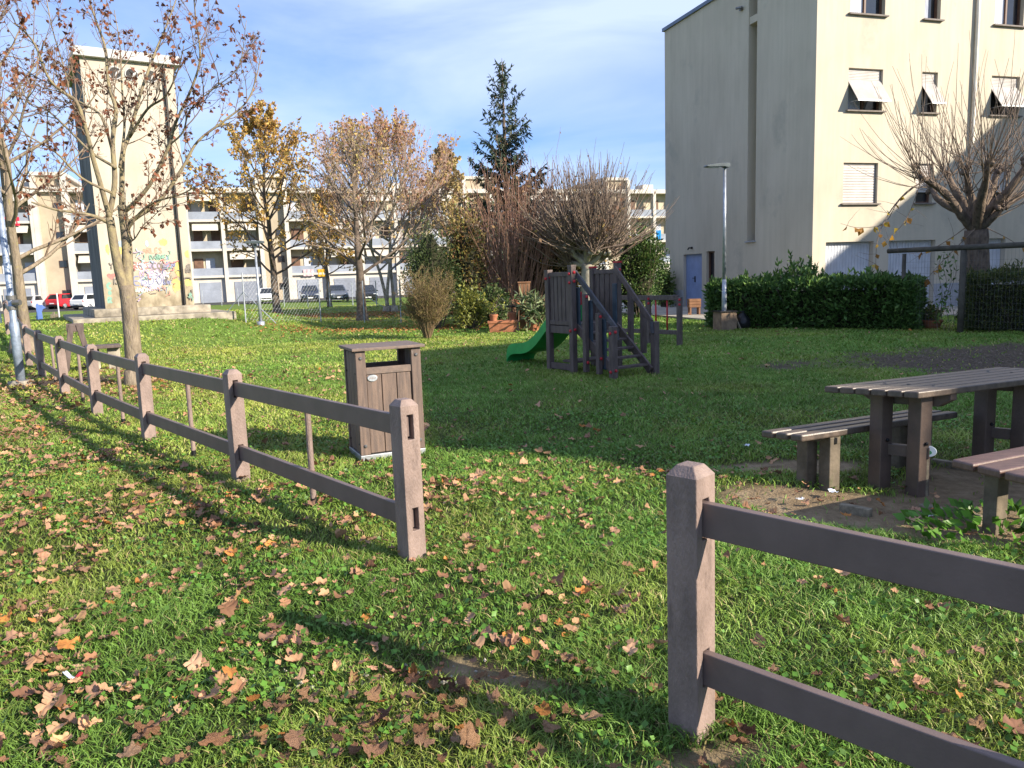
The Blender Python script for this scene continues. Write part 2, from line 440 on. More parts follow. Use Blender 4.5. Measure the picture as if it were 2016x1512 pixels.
def leafcards(P, D, size, asp, cols, curl=0.25, N_=None):
    """N diamond leaves folded on their midrib: base P, direction D"""
    n = len(P); D = D / np.maximum(1e-6, np.linalg.norm(D, axis=1))[:, None]
    rn = rng.normal(size=(n, 3)) if N_ is None else N_
    sd_ = np.cross(D, rn); sd_ /= np.maximum(1e-6, np.linalg.norm(sd_, axis=1))[:, None]
    nn = np.cross(sd_, D)
    s = size[:, None]
    m = P + D * s * 0.48
    V = np.stack([P, m + sd_ * s * asp / 2 + nn * s * curl * 0.35, P + D * s + nn * s * curl * (rng.random((n, 1)) - 0.5), m - sd_ * s * asp / 2 + nn * s * curl * 0.35], 1)
    i = np.arange(n)[:, None] * 4
    F = np.concatenate([i + np.array([[0, 1, 2]]), i + np.array([[0, 2, 3]])])
    return V.reshape(-1, 3), F, np.repeat(cols, 4, 0)

# clover and small broad leaves between the blades
n = 34000
x, y, r = wedge(n, 1.45, 9.0)
k = (rng.random(n) < np.clip((vn(x, y, 0.45, 2) * 1.2 + vn(x, y, 0.12, 1) * 0.5 - 0.62) * 3, 0, 1)) & (rng.random(n) > soil_mask(x, y))
x, y = x[k], y[k]; n = len(x)
P = np.stack([x, y, gh(x, y) + 0.012 + 0.035 * rng.random(n)], -1); a = rng.random(n) * 2 * PI
D = np.stack([np.cos(a), np.sin(a), 0.25 + 0.5 * rng.random(n)], -1)
g = rng.random((n, 1)); cl = np.array([[0.105, 0.23, 0.03]]) * (0.65 + 0.8 * g)
up = np.tile([[0, 0, 1.0]], (n, 1)) + rng.normal(size=(n, 3)) * 0.35
V, F, C = leafcards(P, D, 0.016 + 0.022 * rng.random(n), 0.85, cl, 0.2, up)
clov = meshnp('ground_cover', V, [F], leafmat('clover leaves', 0.45, 0.3, 0.4), C)
tag(clov, 'small round green clover leaves scattered through the grass', 'clover', kind='stuff')

# ================================================================== FALLEN LEAVES
def leaf_shape(seed, lobes=5):
    q = np.random.default_rng(seed)
    m = 26; th = np.linspace(-PI * 0.93, PI * 0.93, m)
    rad = 0.38 + (0.06 + 0.09 * q.random()) * np.abs(np.cos(th * lobes / 2 * 0.98 + 0.3 * q.normal())) ** 1.1 + 0.05 * np.cos(th * 1.0) + 0.042 * q.normal(size=m)
    rad = np.where(np.abs(th) > 2.6, rad * 0.75, rad)
    ox, oy = rad * np.cos(th) * 1.05, rad * np.sin(th)
    V = [[0, 0, 0]]
    for f in (0.33, 0.66, 1.0):
        for i in range(m): V.append([ox[i] * f, oy[i] * f, 0])
    V = np.array(V)
    ca, cb = q.uniform(0.4, 2.0) * q.choice([1, 1, -0.8]), q.uniform(-0.6, 1.6)
    rr = np.hypot(V[:, 0], V[:, 1])
    V[:, 2] = ca * V[:, 1] ** 2 + cb * V[:, 0] ** 2 + 0.085 * np.sin(V[:, 0] * 19 + q.uniform(0, 6)) * rr * 2 + 0.085 * np.cos(V[:, 1] * 23 + q.uniform(0, 6)) * rr * 2 + 0.05 * q.normal(size=len(V)) * rr
    fold = q.uniform(0.0, 1.15); sgn = q.choice([-1, 1])
    y0 = V[:, 1].copy(); k = (y0 * sgn > 0.08)
    d = (y0 * sgn - 0.08)[k]; V[k, 1] = sgn * (0.08 + d * math.cos(fold)); V[k, 2] += d * math.sin(fold)
    if seed % 3 == 0: V[:, 1] *= q.uniform(0.45, 0.75); V[:, 0] += 0.5 * V[:, 1] * q.normal()     # rolled up or torn
    if seed % 4 == 1: V[:, 0] = np.where(V[:, 0] > 0.12, 0.12 + (V[:, 0] - 0.12) * q.uniform(0.3, 0.7), V[:, 0])
    V[:, 2] -= V[:, 2].min()
    F = []
    for i in range(m - 1):
        F.append((0, 1 + i, 2 + i))
    Q = []
    for rI in range(2):
        for i in range(m - 1):
            a0 = 1 + rI * m + i; Q.append((a0, a0 + m, a0 + m + 1, a0 + 1))
    # stalk
    return V, np.array(F), np.array(Q)
SH = [leaf_shape(100 + i, (5, 3, 2, 4)[i % 4]) for i in range(18)]
LC = np.array([(0.53, 0.33, 0.20), (0.47, 0.28, 0.19), (0.36, 0.20, 0.12), (0.58, 0.37, 0.21), (0.42, 0.26, 0.18), (0.22, 0.12, 0.08), (0.55, 0.25, 0.075), (0.55, 0.37, 0.25)])
LC = LC * np.array([0.90, 0.82, 0.74]); m_leaf = []
for i, c in enumerate(LC):
    mm = mat('dry leaf %d' % i, tuple(np.minimum(c * 1.12, .9)), 0.7, 0.30, 14, 0.9, 34, 0.25)
    b_ = mm.node_tree.nodes['Principled BSDF']; o_ = mm.node_tree.nodes['Material Output']
    tr = N(mm.node_tree, 'ShaderNodeBsdfTranslucent'); tr.inputs[0].default_value = (*(c * 0.9), 1); ms = N(mm.node_tree, 'ShaderNodeMixShader'); ms.inputs[0].default_value = 0.15
    mm.node_tree.links.new(b_.outputs[0], ms.inputs[1]); mm.node_tree.links.new(tr.outputs[0], ms.inputs[2]); mm.node_tree.links.new(ms.outputs[0], o_.inputs[0])
    m_leaf.append(mm)
def rotm(rz, tx, ty):
    cz, sz = math.cos(rz), math.sin(rz); cx, sx = math.cos(tx), math.sin(tx); cy, sy = math.cos(ty), math.sin(ty)
    return np.array([[cz, -sz, 0], [sz, cz, 0], [0, 0, 1]]) @ np.array([[1, 0, 0], [0, cx, -sx], [0, sx, cx]]) @ np.array([[cy, 0, sy], [0, 1, 0], [-sy, 0, cy]])

def leaf_density(x, y):
    d = x * FN[0] + y * FN[1] - (0.59 * FN[0] + 2.53 * FN[1])      # + lawn side, - path side
    path = sstep(0.5, -0.4, d)
    c = vn(x, y, 0.50, 4) * 0.5 + vn(x, y, 0.15, 2) * 0.5
    base = 84 * path + 26 * sstep(9, 3.2, y) * (1 - path) * sstep(2.6, 0.2, x) + 14 * sstep(8, 3, y) * (1 - path) + 5 * sstep(2.5, -2, x) * sstep(16, 9, y) + 1.8
    t1 = 55 * np.exp(-(((x + 6.6) / 2.6) ** 2 + ((y - 12.2) / 1.7) ** 2)) + 30 * np.exp(-(((x + 9.5) / 2.6) ** 2 + ((y - 13.2) / 2.5) ** 2))
    band = 95 * np.exp(-((y - 35.5) / 2.2) ** 2) * sstep(2, -3, x) + 50 * np.exp(-((y - 24.5) / 1.3) ** 2) * sstep(1, -2, x) * sstep(-9, -6, x)
    pile = 130 * np.exp(-(((x + 0.42) / 0.26) ** 2 + ((y - 5.55) / 0.30) ** 2)) + 9 * np.exp(-(((x - 0.1) / 0.5) ** 2 + ((y - 2.6) / 0.2) ** 2)) + 45 * np.exp(-(((x + 1.1) / 0.5) ** 2 + ((y - 2.45) / 0.4) ** 2))
    tsh = np.abs((x - 0.59) * 0.5 + (y - 2.53) * 0.866) < 0.13
    shade = np.where(tsh & (x > -1.3) & (x < 0.7), 0.3, 1.0) * (1 - 0.75 * sstep(1.5, 3.0, x) * sstep(5, 7, y))
    return (base * np.clip(c * 4.4 - 1.55, 0.05, 2.6) + t1 * np.clip(c * 2, 0.3, 1.5) + band + pile) * shade
cand = []
for r0, r1, mx_ in [(1.5, 6, 220), (6, 11, 180), (11, 18, 100), (18, 40, 95)]:
    n = int(mx_ * R_(43) * (r1 * r1 - r0 * r0)); x, y, r = wedge(n, r0, r1)
    dn = leaf_density(x, y) * (1 if r0 < 11 else 0.8)
    k = (rng.random(n) < dn * 2.1 / mx_) & ~in_build(x, y) & ~in_tower(x, y); cand.append(np.stack([x[k], y[k], r[k]], -1))
cand = np.concatenate(cand); cand = cand[np.argsort(cand[:, 2])]
vis = (np.abs(cand[:, 0] / cand[:, 1]) < 0.67) & (cand[:, 2] > 2.0)
near_i = np.nonzero(vis)[0][:300]
lab = ['pale tan dry plane leaf curled on the near grass', 'pinkish brown dry plane leaf lying on the near grass', 'dull brown withered plane leaf on the near grass', 'light golden tan plane leaf on the near grass',
       'greyish brown dry leaf lying on the near grass', 'dark brown rotting leaf lying on the near grass', 'bright orange brown plane leaf on the near grass', 'pale beige brown crumpled leaf on the near grass']
cache = {}
nset = set(int(i) for i in near_i)
LV, LF3, LF4, LCc = [], [], [], []; off = 0
for i, (x, y, r) in enumerate(cand):
    ci = int(rng.choice(8, p=[.2, .17, .14, .14, .12, .1, .04, .09])); si = int(rng.integers(len(SH)))
    size = float(0.026 + 0.062 * rng.random() ** 1.5) * (1.0 if r < 11 else 1.15)
    if rng.random() < 0.10: size *= 1.25
    rz, tx, ty = rng.random() * 2 * PI, rng.normal() * 0.22, rng.normal() * 0.22
    z = float(gh(x, y)) + 0.018 + 0.03 * rng.random()
    if i in nset:
        key = (si, ci)
        if key not in cache:
            V, F, Q = SH[si]; me = bpy.data.meshes.new('fallen_leaf')
            me.from_pydata([tuple(v) for v in V], [], [tuple(map(int, f)) for f in F] + [tuple(map(int, f)) for f in Q]); me.materials.append(m_leaf[ci])
            me.polygons.foreach_set('use_smooth', [True] * len(me.polygons)); cache[key] = me
        o = bpy.data.objects.new('fallen_leaf', cache[key]); COL.objects.link(o)
        o.location = (x, y, z); o.rotation_euler = (tx, ty, rz); o.scale = (size, size, size * 0.65)
        tag(o, lab[ci], 'leaf', 'fallen plane leaves on the near grass')
    else:
        V, F, Q = SH[si]
        if r > 9:       # far leaves: the same outline, fewer points
            V = V[[0] + list(range(53, 79, 2))]; F = np.array([(0, j, j + 1) for j in range(1, 13)]); Q = None
        Vw = (V * [size, size, size * .7]) @ rotm(rz, tx, ty).T + [x, y, z]
        LV.append(Vw); LF3.append(F + off); 
        if Q is not None: LF4.append(Q + off)
        LCc.append(np.tile(LC[ci] * ([1, .78, .5] if y > 20 else [1, 1, 1]) * rng.uniform(0.6, 1.15), (len(V), 1))); off += len(V)
lit = meshnp('fallen_leaves', np.concatenate(LV), [np.concatenate(LF3), np.concatenate(LF4)], leafmat('leaf litter', 0.7, 0.12, 0.25), np.concatenate(LCc), smooth=True)
tag(lit, 'scattered dry brown leaves strewn over the lawn farther back', 'leaf litter', kind='stuff')

# ================================================================== RAIL FENCES
m_post = mat('brown recycled plastic posts', (0.262, 0.19, 0.162), 0.55, 0.30, 9, 0.35, 130, 0.4, stretch=(1, 1, .35))
m_rail = mat('brown recycled plastic rails', (0.165, 0.118, 0.105), 0.45, 0.16, 4, 0.05, 90, 0.42)
flecks(m_post, (0.42, 0.345, 0.305), 0.665, 42, (1, 1, .5)); flecks(m_post, (0.13, 0.092, 0.078), 0.58, 4.5, (1.5, 1.5, .45), 0.12); flecks(m_rail, (0.26, 0.20, 0.19), 0.69, 60, (1, 1, 1)); flecks(m_rail, (0.13, 0.10, 0.085), 0.60, 5, (1, 1, 2), 0.15)
m_dark = mat('black plastic', (0.012, 0.012, 0.013), 0.5, 0.2)
Z3 = np.array([0, 0, 1.0])
def post_mb(p, h, w=0.118, slots=True, tilt=(0, 0), fd=None):
    """square post with a chamfered head and two mortises through it, cut along the fence direction"""
    mb = MB(); a = FD if fd is None else fd; b = np.array([a[1], -a[0], 0]); up = nrm([tilt[0], tilt[1], 1])
    p = np.asarray(p, float)
    hw = w / 2; sw = 0.021; zt = h - 0.035
    def at(x, y, z): return p + a * x + b * y + up * z
    zs = [-0.15, 0.185, 0.315, 0.705, 0.845, zt] if slots else [-0.15, zt]
    ys = [-hw, -sw, sw, hw] if slots else [-hw, hw]
    for z0, z1 in zip(zs[:-1], zs[1:]):
        hole = slots and z0 in (0.185, 0.705)
        for sx in (-hw, hw):
            for y0, y1 in zip(ys[:-1], ys[1:]):
                if hole and y0 == -sw: continue
                mb.quad(at(sx, y0, z0), at(sx, y1, z0), at(sx, y1, z1), at(sx, y0, z1))
        for sy in (-hw, hw): mb.quad(at(-hw, sy, z0), at(hw, sy, z0), at(hw, sy, z1), at(-hw, sy, z1))
        if hole:
            for sy in (-sw, sw): mb.quad(at(-hw, sy, z0), at(hw, sy, z0), at(hw, sy, z1), at(-hw, sy, z1))
            for z in (z0, z1): mb.quad(at(-hw, -sw, z), at(hw, -sw, z), at(hw, sw, z), at(-hw, sw, z))
    c = 0.026; q = [(-hw, -hw), (hw, -hw), (hw, hw), (-hw, hw)]; q2 = [(x * (hw - c) / hw, y * (hw - c) / hw) for x, y in q]
    vs = [at(x, y, zt) for x, y in q] + [at(x, y, h) for x, y in q2]
    mb.add(vs, [(4, 5, 6, 7)] + [(i, (i + 1) % 4, 4 + (i + 1) % 4, 4 + i) for i in range(4)])
    return mb
def fence_line(name, label, bases, hs, mids, fd=None):
    root = thing(name, label, 'fence', bases[0])
    for p, h in zip(bases, hs):
        obj('post', post_mb(p, h, tilt=rng.normal(size=2) * 0.006, fd=fd), m_post, root, bevel=0.004, merge=True)
    for i in range(len(bases) - 1):
        p, q = np.asarray(bases[i]), np.asarray(bases[i + 1])
        for zc in (0.775, 0.25):
            mb = MB(); e0 = -0.048 if i == 0 else 0.0; e1 = 0.03 if i == len(bases) - 2 else -0.004
            d = nrm(q - p)
            mb.beam(p - d * (0.02 if i == 0 else -0.003) + Z3 * zc, q + d * e1 + Z3 * zc, 0.034, 0.118)
            obj('rail', mb, m_rail, root, bevel=0.004)
        if i < mids:
            t_ = 0.5 + 0.02 * rng.normal(); mpt = p * (1 - t_) + q * t_ + FN * 0.042
            g0 = gp(mpt[0], mpt[1])
            po = MB(); po.tube([g0 + Z3 * 0.075, g0 + Z3 * 0.80], 0.021, 12)
            sp = obj('support_pole', po, m_post, root)
            fs = MB(); fs.tube([g0 - Z3 * 0.1, g0 + Z3 * 0.077], 0.0225, 12)
            o = obj('sleeve', fs, m_dark, None); o.parent = sp
            o.location = tuple(-np.array(root.location)); 
    return root
LP = [G(812, 1101), G(475, 947), G(294, 866), G(192, 815), G(129, 775), G(84, 743)]
d_ = nrm((LP[5] - LP[4])); 
LP += [LP[5] + d_ * 2.4, LP[5] + d_ * 4.8, LP[5] + d_ * 7.2]
for p in LP: p[2] = gh(p[0], p[1])
fl = fence_line('rail_fence', 'long brown two-rail fence running back past the bin and the tree', LP, [0.93, 0.93, 0.93, 0.9, 0.89, 0.88, 0.88, 0.88, 0.88], 8)
RP0 = G(1362, 1436); FD2 = nrm([-0.71, 0.704, 0]); RP = [RP0 - FD2 * 2.42 * k for k in range(3)]
for p in RP: p[2] = gh(p[0], p[1])
fr = fence_line('rail_fence', 'brown two-rail fence in front of the picnic table with one near post', RP, [0.955, 0.94, 0.94], 2, FD2)

# ================================================================== LITTER BIN
m_plank = mat('weathered brown plastic planks', (0.215, 0.148, 0.112), 0.6, 0.42, 5, 0.25, 60, 0.35, stretch=(7, 7, .7), col2=(0.115, 0.085, 0.072))
m_plank_h = mat('weathered brown plastic board', (0.22, 0.155, 0.12), 0.6, 0.42, 5, 0.2, 60, 0.35, stretch=(1.2, 6, 3), col2=(0.13, 0.10, 0.085))
m_steel = mat('galvanised steel', (0.52, 0.54, 0.56), 0.42, 0.25, 12, 0, None, 0.5, metal=0.7)
m_bolt = mat('dull bolt heads', (0.20, 0.195, 0.19), 0.4, 0.2, 12, metal=0.6)
b0 = G(712, 910); b1 = G(834, 894)
bx = nrm((b1 - b0) * [1, 1, 0]); by = np.array([-bx[1], bx[0], 0])
BW, BD, BH = 0.60, 0.46, 0.985
bo = np.array([b0[0], b0[1], b0[2] + 0.01])
bin_ = thing('litter_bin', 'brown plank litter bin with a flat lid standing behind the fence end', 'litter bin', bo + bx * BW / 2 + by * BD / 2)
def bp_(x, y, z): return bo + bx * x + by * y + Z3 * z
mb = MB(); mb.box(bp_(BW / 2, BD / 2, 0.02), BW + 0.004, BD + 0.004, 0.05, bx, by); obj('base_frame', mb, m_steel, bin_, 0.003)
for x, y in ((0, 0), (1, 0), (0, 1), (1, 1)):
    mb = MB(); mb.box(bp_(0.045 + x * (BW - 0.09), 0.022 + y * (BD - 0.044), 0.045 + (BH - 0.045) / 2), 0.09, 0.044, BH - 0.047, bx, by); obj('corner_post', mb, m_plank, bin_, 0.006)
wpl = (BW - 0.18 - 0.024) / 3
for side in (0, 1):
    for i in range(3):
        mb = MB(); mb.box(bp_(0.09 + 0.006 + (wpl + 0.006) * i + wpl / 2, 0.036 + side * (BD - 0.072), 0.055 + 0.355), wpl, 0.03, 0.71, bx, by); obj('front_plank', mb, m_plank, bin_, 0.005)
    mb = MB(); mb.box(bp_(BW / 2, 0.03 + side * (BD - 0.06), 0.80), BW - 0.182, 0.036, 0.062, bx, by); obj('cross_rail', mb, m_plank_h, bin_, 0.005)
wsd = (BD - 0.088 - 0.02) / 3
for side in (0, 1):
    for i in range(3):
        mb = MB(); mb.box(bp_(0.024 + side * (BW - 0.048), 0.044 + 0.005 + (wsd + 0.005) * i + wsd / 2, 0.055 + 0.455), 0.028, wsd, 0.91, bx, by); obj('side_plank', mb, m_plank, bin_, 0.005)
mb = MB(); mb.box(bp_(BW / 2, BD / 2, BH + 0.0135), BW + 0.07, BD + 0.07, 0.027, bx, by); obj('lid', mb, m_plank_h, bin_, 0.005)
mb = MB(); mb.box(bp_(BW / 2, BD / 2, 0.40), BW - 0.11, BD - 0.11, 0.70, bx, by); obj('inner_bucket', mb, m_dark, bin_)
for x in (0.045, BW - 0.045):
    for z in (0.13, BH - 0.065):
        mb = MB(); mb.lathe([(0.016, 0), (0.016, 0.006), (0.009, 0.012)], bp_(x, -0.0005, z), 10, bx, Z3, -by); obj('bolt', mb, m_bolt, bin_)
for y in (0.06, BD - 0.06):
    for z in (0.14, 0.78):
        mb = MB(); mb.lathe([(0.010, 0), (0.010, 0.006), (0.005, 0.010)], bp_(0.0085, y, z), 8, by, Z3, -bx); obj('bolt', mb, m_dark, bin_)
mb = MB(); mb.lathe([(1, 0), (1, 0.12), (0.9, 0.16)], bp_(0.146, 0.0195, 0.735), 20, bx * 0.046, Z3 * 0.030, -by * 0.05); pl = obj('badge', mb, m_steel, bin_)
mb = MB()
for k in range(5): mb.beam(bp_(0.118 + k * 0.012, 0.0105, 0.726 + 0.006 * (k % 2)), bp_(0.126 + k * 0.012, 0.0105, 0.744 - 0.004 * (k % 2)), 0.002, 0.003, -by)
o = obj('lettering', mb, mat('brown print', (0.25, 0.10, 0.05), 0.5)); o.parent = pl; o.location = tuple(-np.array(bin_.location))

# ================================================================== PICNIC TABLE AND BENCHES
flecks(m_plank, (0.30, 0.25, 0.22), 0.66, 40, (1, 1, .3)); flecks(m_plank_h, (0.32, 0.28, 0.25), 0.64, 30, (1, 1, 1))
m_table = mat('dark brown plastic boards', (0.135, 0.092, 0.072), 0.40, 0.3, 6, 0.12, 50, 0.5, stretch=(1, 1, 1), col2=(0.085, 0.062, 0.052))
m_top = mat('worn grey brown table boards', (0.155, 0.115, 0.088), 0.38, 0.45, 5, 0.10, 40, 0.5, stretch=(2.0, 9, 3), col2=(0.075, 0.058, 0.048))
m_bench = mat('red brown bench boards', (0.17, 0.10, 0.082), 0.42, 0.35, 5, 0.1, 40, 0.5, stretch=(2.0, 9, 3), col2=(0.10, 0.058, 0.05))
m_leg = mat('mossy brown support beams', (0.20, 0.16, 0.115), 0.7, 0.4, 7, 0.2, 40, 0.25, col2=(0.105, 0.085, 0.06))
flecks(m_top, (0.32, 0.26, 0.20), 0.64, 20, (1, 3, 1), .1); flecks(m_top, (0.05, 0.04, 0.035), 0.63, 9, (1, 2, 1), .1); flecks(m_leg, (0.10, 0.11, 0.05), 0.58, 7, (1, 1, .6), .15); flecks(m_table, (0.22, 0.18, 0.15), 0.66, 30)
TA, TB = gz(1621, 760, 0.755), gz(1811, 772, 0.755)
TL = nrm([0.925, 0.385, 0]); TE = (TB - TA); TE[2] = 0      # board direction and the (slanting) line of board ends
def boards(name, parent, o, e, l, L_, n, gap, th, m, bev=0.008):
    """n boards side by side along e, each running L_ metres along l"""
    ln = np.linalg.norm(e); eu = e / ln; per = np.array([l[1], -l[0], 0]) * np.sign(np.dot(e, [l[1], -l[0], 0]))
    for i in range(n):
        a = o + e * (i / n) + eu * gap / 2; b_ = o + e * ((i + 1) / n) - eu * gap / 2
        mb = MB(); vs = [a, a + l * L_, b_ + l * L_, b_]; low = [v - Z3 * th for v in vs]
        mb.add(vs + low, [(0, 3, 2, 1), (4, 5, 6, 7), (0, 1, 5, 4), (1, 2, 6, 5), (2, 3, 7, 6), (3, 0, 4, 7)])
        obj(name, mb, m, parent, bev)
TAB_L = 1.78
def tp(a, b, z): return np.array([TA[0], TA[1], 0]) + TL * a + TE * b + Z3 * z    # a metres along the boards, b in 0..1 across
g0 = tp(0.9, 0.5, 0); g0[2] = gh(g0[0], g0[1])
table = thing('picnic_table', 'dark brown plank picnic table on four thick legs beside two benches', 'picnic table', g0)
boards('table_plank', table, TA, TE, TL, TAB_L, 6, 0.012, 0.045, m_top)
EU = TE / np.linalg.norm(TE)
for a in (0.36, 1.42):
    mb = MB(); c0 = tp(a, 0.12, 0.668); c1 = tp(a, 0.90, 0.668)
    prof = [(-0.0, 0.043), (1.0, 0.043), (1.0, 0.0), (0.86, -0.05), (0.14, -0.05), (0.0, 0.0)]
    mb.prism(prof, tp(a, 0.04, 0.667) - TL * 0.03, TE * 0.92, Z3, TL * 0.06); obj('cross_beam', mb, m_table, table, 0.004)
    for b in (0.32, 0.72):
        mb = MB(); q = tp(a - 0.085, b, 0); q[2] = gh(q[0], q[1]) - 0.15
        mb.beam(q, np.array([q[0], q[1], 0.707]), 0.105, 0.108, TL); obj('leg', mb, m_table, table, 0.006)
    for z in (0.30,):
        mb = MB(); mb.beam(tp(a - 0.07, 0.2, z), tp(a - 0.07, 0.82, z), 0.05, 0.08); obj('stretcher', mb, m_table, table, 0.004)
    for b in (0.32, 0.72):
        q = tp(a - 0.085, b, 0.37) + np.array([TL[1], -TL[0], 0]) * 0.058
        mb = MB(); mb.lathe([(0.013, 0), (0.013, 0.008), (0.006, 0.014)], q, 8, TL, Z3, np.array([TL[1], -TL[0], 0])); obj('bolt', mb, m_dark, table)
for a in (0.36, 1.42):
    for b in (0.25, 0.5, 0.75):
        mb = MB(); mb.lathe([(0.010, 0), (0.010, 0.005)], tp(a, b, 0.7555), 8); obj('bolt', mb, m_bolt, table)
def bench(name, label, o, e, l, L_, z, mtop, legs, lb=(0.27, 0.78), lw=(0.10, 0.10)):
    g = o + e * 0.5 + l * L_ / 2; g[2] = gh(g[0], g[1])
    r = thing(name, label, 'bench', g, 'low plank benches at the picnic table')
    boards('seat_plank', r, o, e, l, L_, 3, 0.022, 0.05, mtop, 0.012)
    for a in legs:
        for b in lb:
            q = o + l * a + e * b; mb = MB(); zb = float(gh(q[0], q[1])) - 0.15
            mb.beam([q[0], q[1], zb], [q[0], q[1], z - 0.052], lw[0], lw[1], l); obj('leg', mb, m_leg, r, 0.006)
        mb = MB(); mb.beam(o + l * a + e * 0.02 - Z3 * 0.075, o + l * a + e * 0.98 - Z3 * 0.075, 0.06, 0.045); obj('cross_beam', mb, m_leg, r, 0.004)
    return r
o1 = gz(1495, 847, 0.45); e1 = gz(1582, 857, 0.45) - o1; e1[2] = 0
l1 = nrm([0.912, 0.41, 0])
bench('park_bench', 'low bench of three dark planks on the far side of the picnic table', o1, e1 * 1.0, l1, 1.58, 0.45, m_top, (0.34, 1.28))
o2 = gz(1870, 903, 0.45); e2 = (gz(1985, 930, 0.45) - o2) * 1.35; e2[2] = 0
bench('park_bench', 'reddish brown bench cut off by the frame on the near side of the picnic table', o2, e2, l1, 1.58, 0.45, m_bench, (0.22, 1.28), (0.30, 0.86), (0.085, 0.1))
m_edge = mat('grey timber edging', (0.25, 0.21, 0.15), 0.85, 0.4, 6, 0.2, 30, stretch=(1, 6, 3))
for k, (u0, v0, u1, v1) in enumerate([(1655, 1002, 1715, 1014), (1812, 1003, 1935, 1028), (1835, 912, 1915, 925)]):
    p, q = G(u0, v0), G(u1, v1); mb = MB(); mb.beam(p + Z3 * 0.0, q + Z3 * 0.0, 0.05, 0.08)
    tag(obj('timber_edging', mb, m_edge, None, 0.006, loc=(p + q) / 2), ['short timber edging strip in the grass left of the table legs', 'timber edging strip in front of the table legs', 'timber edging strip on the earth behind the table legs'][k], 'edging board', 'timber edging strips round the picnic table')
p = G(1765, 985) + TL * 0.30 - EU * 0.02; mk = thing('marker_stake', 'short wooden stake with an oval white and green plaque between table legs', 'marker', p)
mb = MB(); mb.beam(p - Z3 * 0.1, p + Z3 * 0.27, 0.025, 0.025, TL); obj('stake', mb, m_edge, mk, 0.003)
tn = nrm(np.array([-p[0], -p[1], 0.9])); tx = nrm(np.cross(Z3, tn)); ty = np.cross(tn, tx)
mb = MB(); mb.lathe([(1, -0.006), (1, 0.006), (0.93, 0.010)], p + Z3 * 0.30, 24, tx * 0.060, ty * 0.040, tn); obj('plaque', mb, mat('white plaque', (0.75, 0.78, 0.76), 0.4, 0.08), mk)
mb = MB(); mb.lathe([(1, 0.0), (1, 0.004)], p + Z3 * 0.292 + tn * 0.010, 18, tx * 0.03, ty * 0.017, tn); obj('green_mark', mb, mat('green print', (0.08, 0.30, 0.12), 0.5, 0.2), mk)

# ================================================================== PLAYGROUND SLIDE TOWER
m_play = mat('dark grey brown play timber', (0.12, 0.088, 0.08), 0.6, 0.35, 5, 0.15, 60, 0.35, stretch=(3, 3, .8))
m_red = mat('red plastic caps', (0.50, 0.03, 0.04), 0.4, 0.2, 8)
m_blue = mat('blue plastic panel', (0.055, 0.075, 0.10), 0.45, 0.25, 6)
m_green = mat('green plastic slide', (0.03, 0.36, 0.09), 0.35, 0.2, 4)
m_bluerail = mat('grey blue painted steel', (0.095, 0.09, 0.10), 0.65, 0.3, 8, spec=0.2)
sb = G(1130, 735); w_ = nrm([0.845, 0.535, 0]); u_ = nrm([-0.555, 0.832, 0])
A_, B_, Cc, Dd = sb + u_ * 0.62, sb, sb + w_ * 0.93, sb + w_ * 0.93 + u_ * 0.62
sl = thing('slide_tower', 'dark timber climbing tower with stairs and a green plastic slide', 'slide', (A_ + Cc) / 2 * [1, 1, 0])
def vp(p, z0, z1, s_=0.095):
    mb = MB(); mb.beam([p[0], p[1], float(gh(p[0], p[1])) + z0], [p[0], p[1], float(gh(p[0], p[1])) + z1], s_, s_, w_); return mb
def cap(p, z, m=m_red, s_=0.102, par=None):
    mb = MB(); z = float(gh(p[0], p[1])) + z; mb.box([p[0], p[1], z + 0.012], s_, s_, 0.03, w_, u_); return mb
for p, h, c in ((A_, 1.62, 1), (B_, 1.69, 1), (Cc, 1.74, 1), (Dd, 1.68, 1)):
    pp = obj('post', vp(p, -0.2, h), m_play, sl, 0.008)
    o = obj('cap', cap(p, h), m_red if p is Cc or p is Dd else m_play); o.parent = pp; o.location = tuple(-np.array(sl.location))
FZ = 0.78
mb = MB()
for i in range(6): mb.box(sb + w_ * (0.465) + u_ * (0.62 * (i + 0.5) / 6) + Z3 * (FZ - 0.02), 0.83, 0.62 / 6 - 0.008, 0.04, w_, u_)
obj('platform', mb, m_play, sl)
for (p, q) in ((A_, B_), (Dd, Cc), (A_, Dd), (B_, Cc)):
    mb = MB(); mb.beam(p + Z3 * (FZ - 0.09), q + Z3 * (FZ - 0.09), 0.05, 0.12); obj('floor_beam', mb, m_play, sl, 0.004)
def panel(p, q, z0, z1, n, gap):
    d = q - p; L_ = np.linalg.norm(d); d = d / L_; nn = np.array([-d[1], d[0], 0]); s0, s1 = 0.05, L_ - 0.05; wv = (s1 - s0 - gap * (n + 1)) / n
    for i in range(n):
        c = p + d * (s0 + gap * (i + 1) + wv * (i + 0.5)) + Z3 * (z0 + z1) / 2; mb = MB(); mb.box(c, wv, 0.03, z1 - z0, d, nn); obj('panel_plank', mb, m_play, sl, 0.003)
    for z in (z0 - 0.0, z1 + 0.035):
        mb = MB(); mb.beam(p + d * 0.04 + Z3 * z, q - d * 0.04 + Z3 * z, 0.055, 0.07); obj('panel_rail', mb, m_play, sl, 0.004)
panel(A_, B_, FZ + 0.02, 1.54, 5, 0.014)
panel(Dd, Cc, FZ + 0.02, 1.56, 4, 0.02)
for p, q in ((B_, sb + w_ * 0.13), ):
    pass
mb = MB(); mb.beam(sb + w_ * 0.09 - u_ * 0.03 + Z3 * 0.62, sb + w_ * 0.09 - u_ * 0.03 + Z3 * 1.36, 0.10, 0.03, w_); obj('blue_guard', mb, m_blue, sl, 0.012)
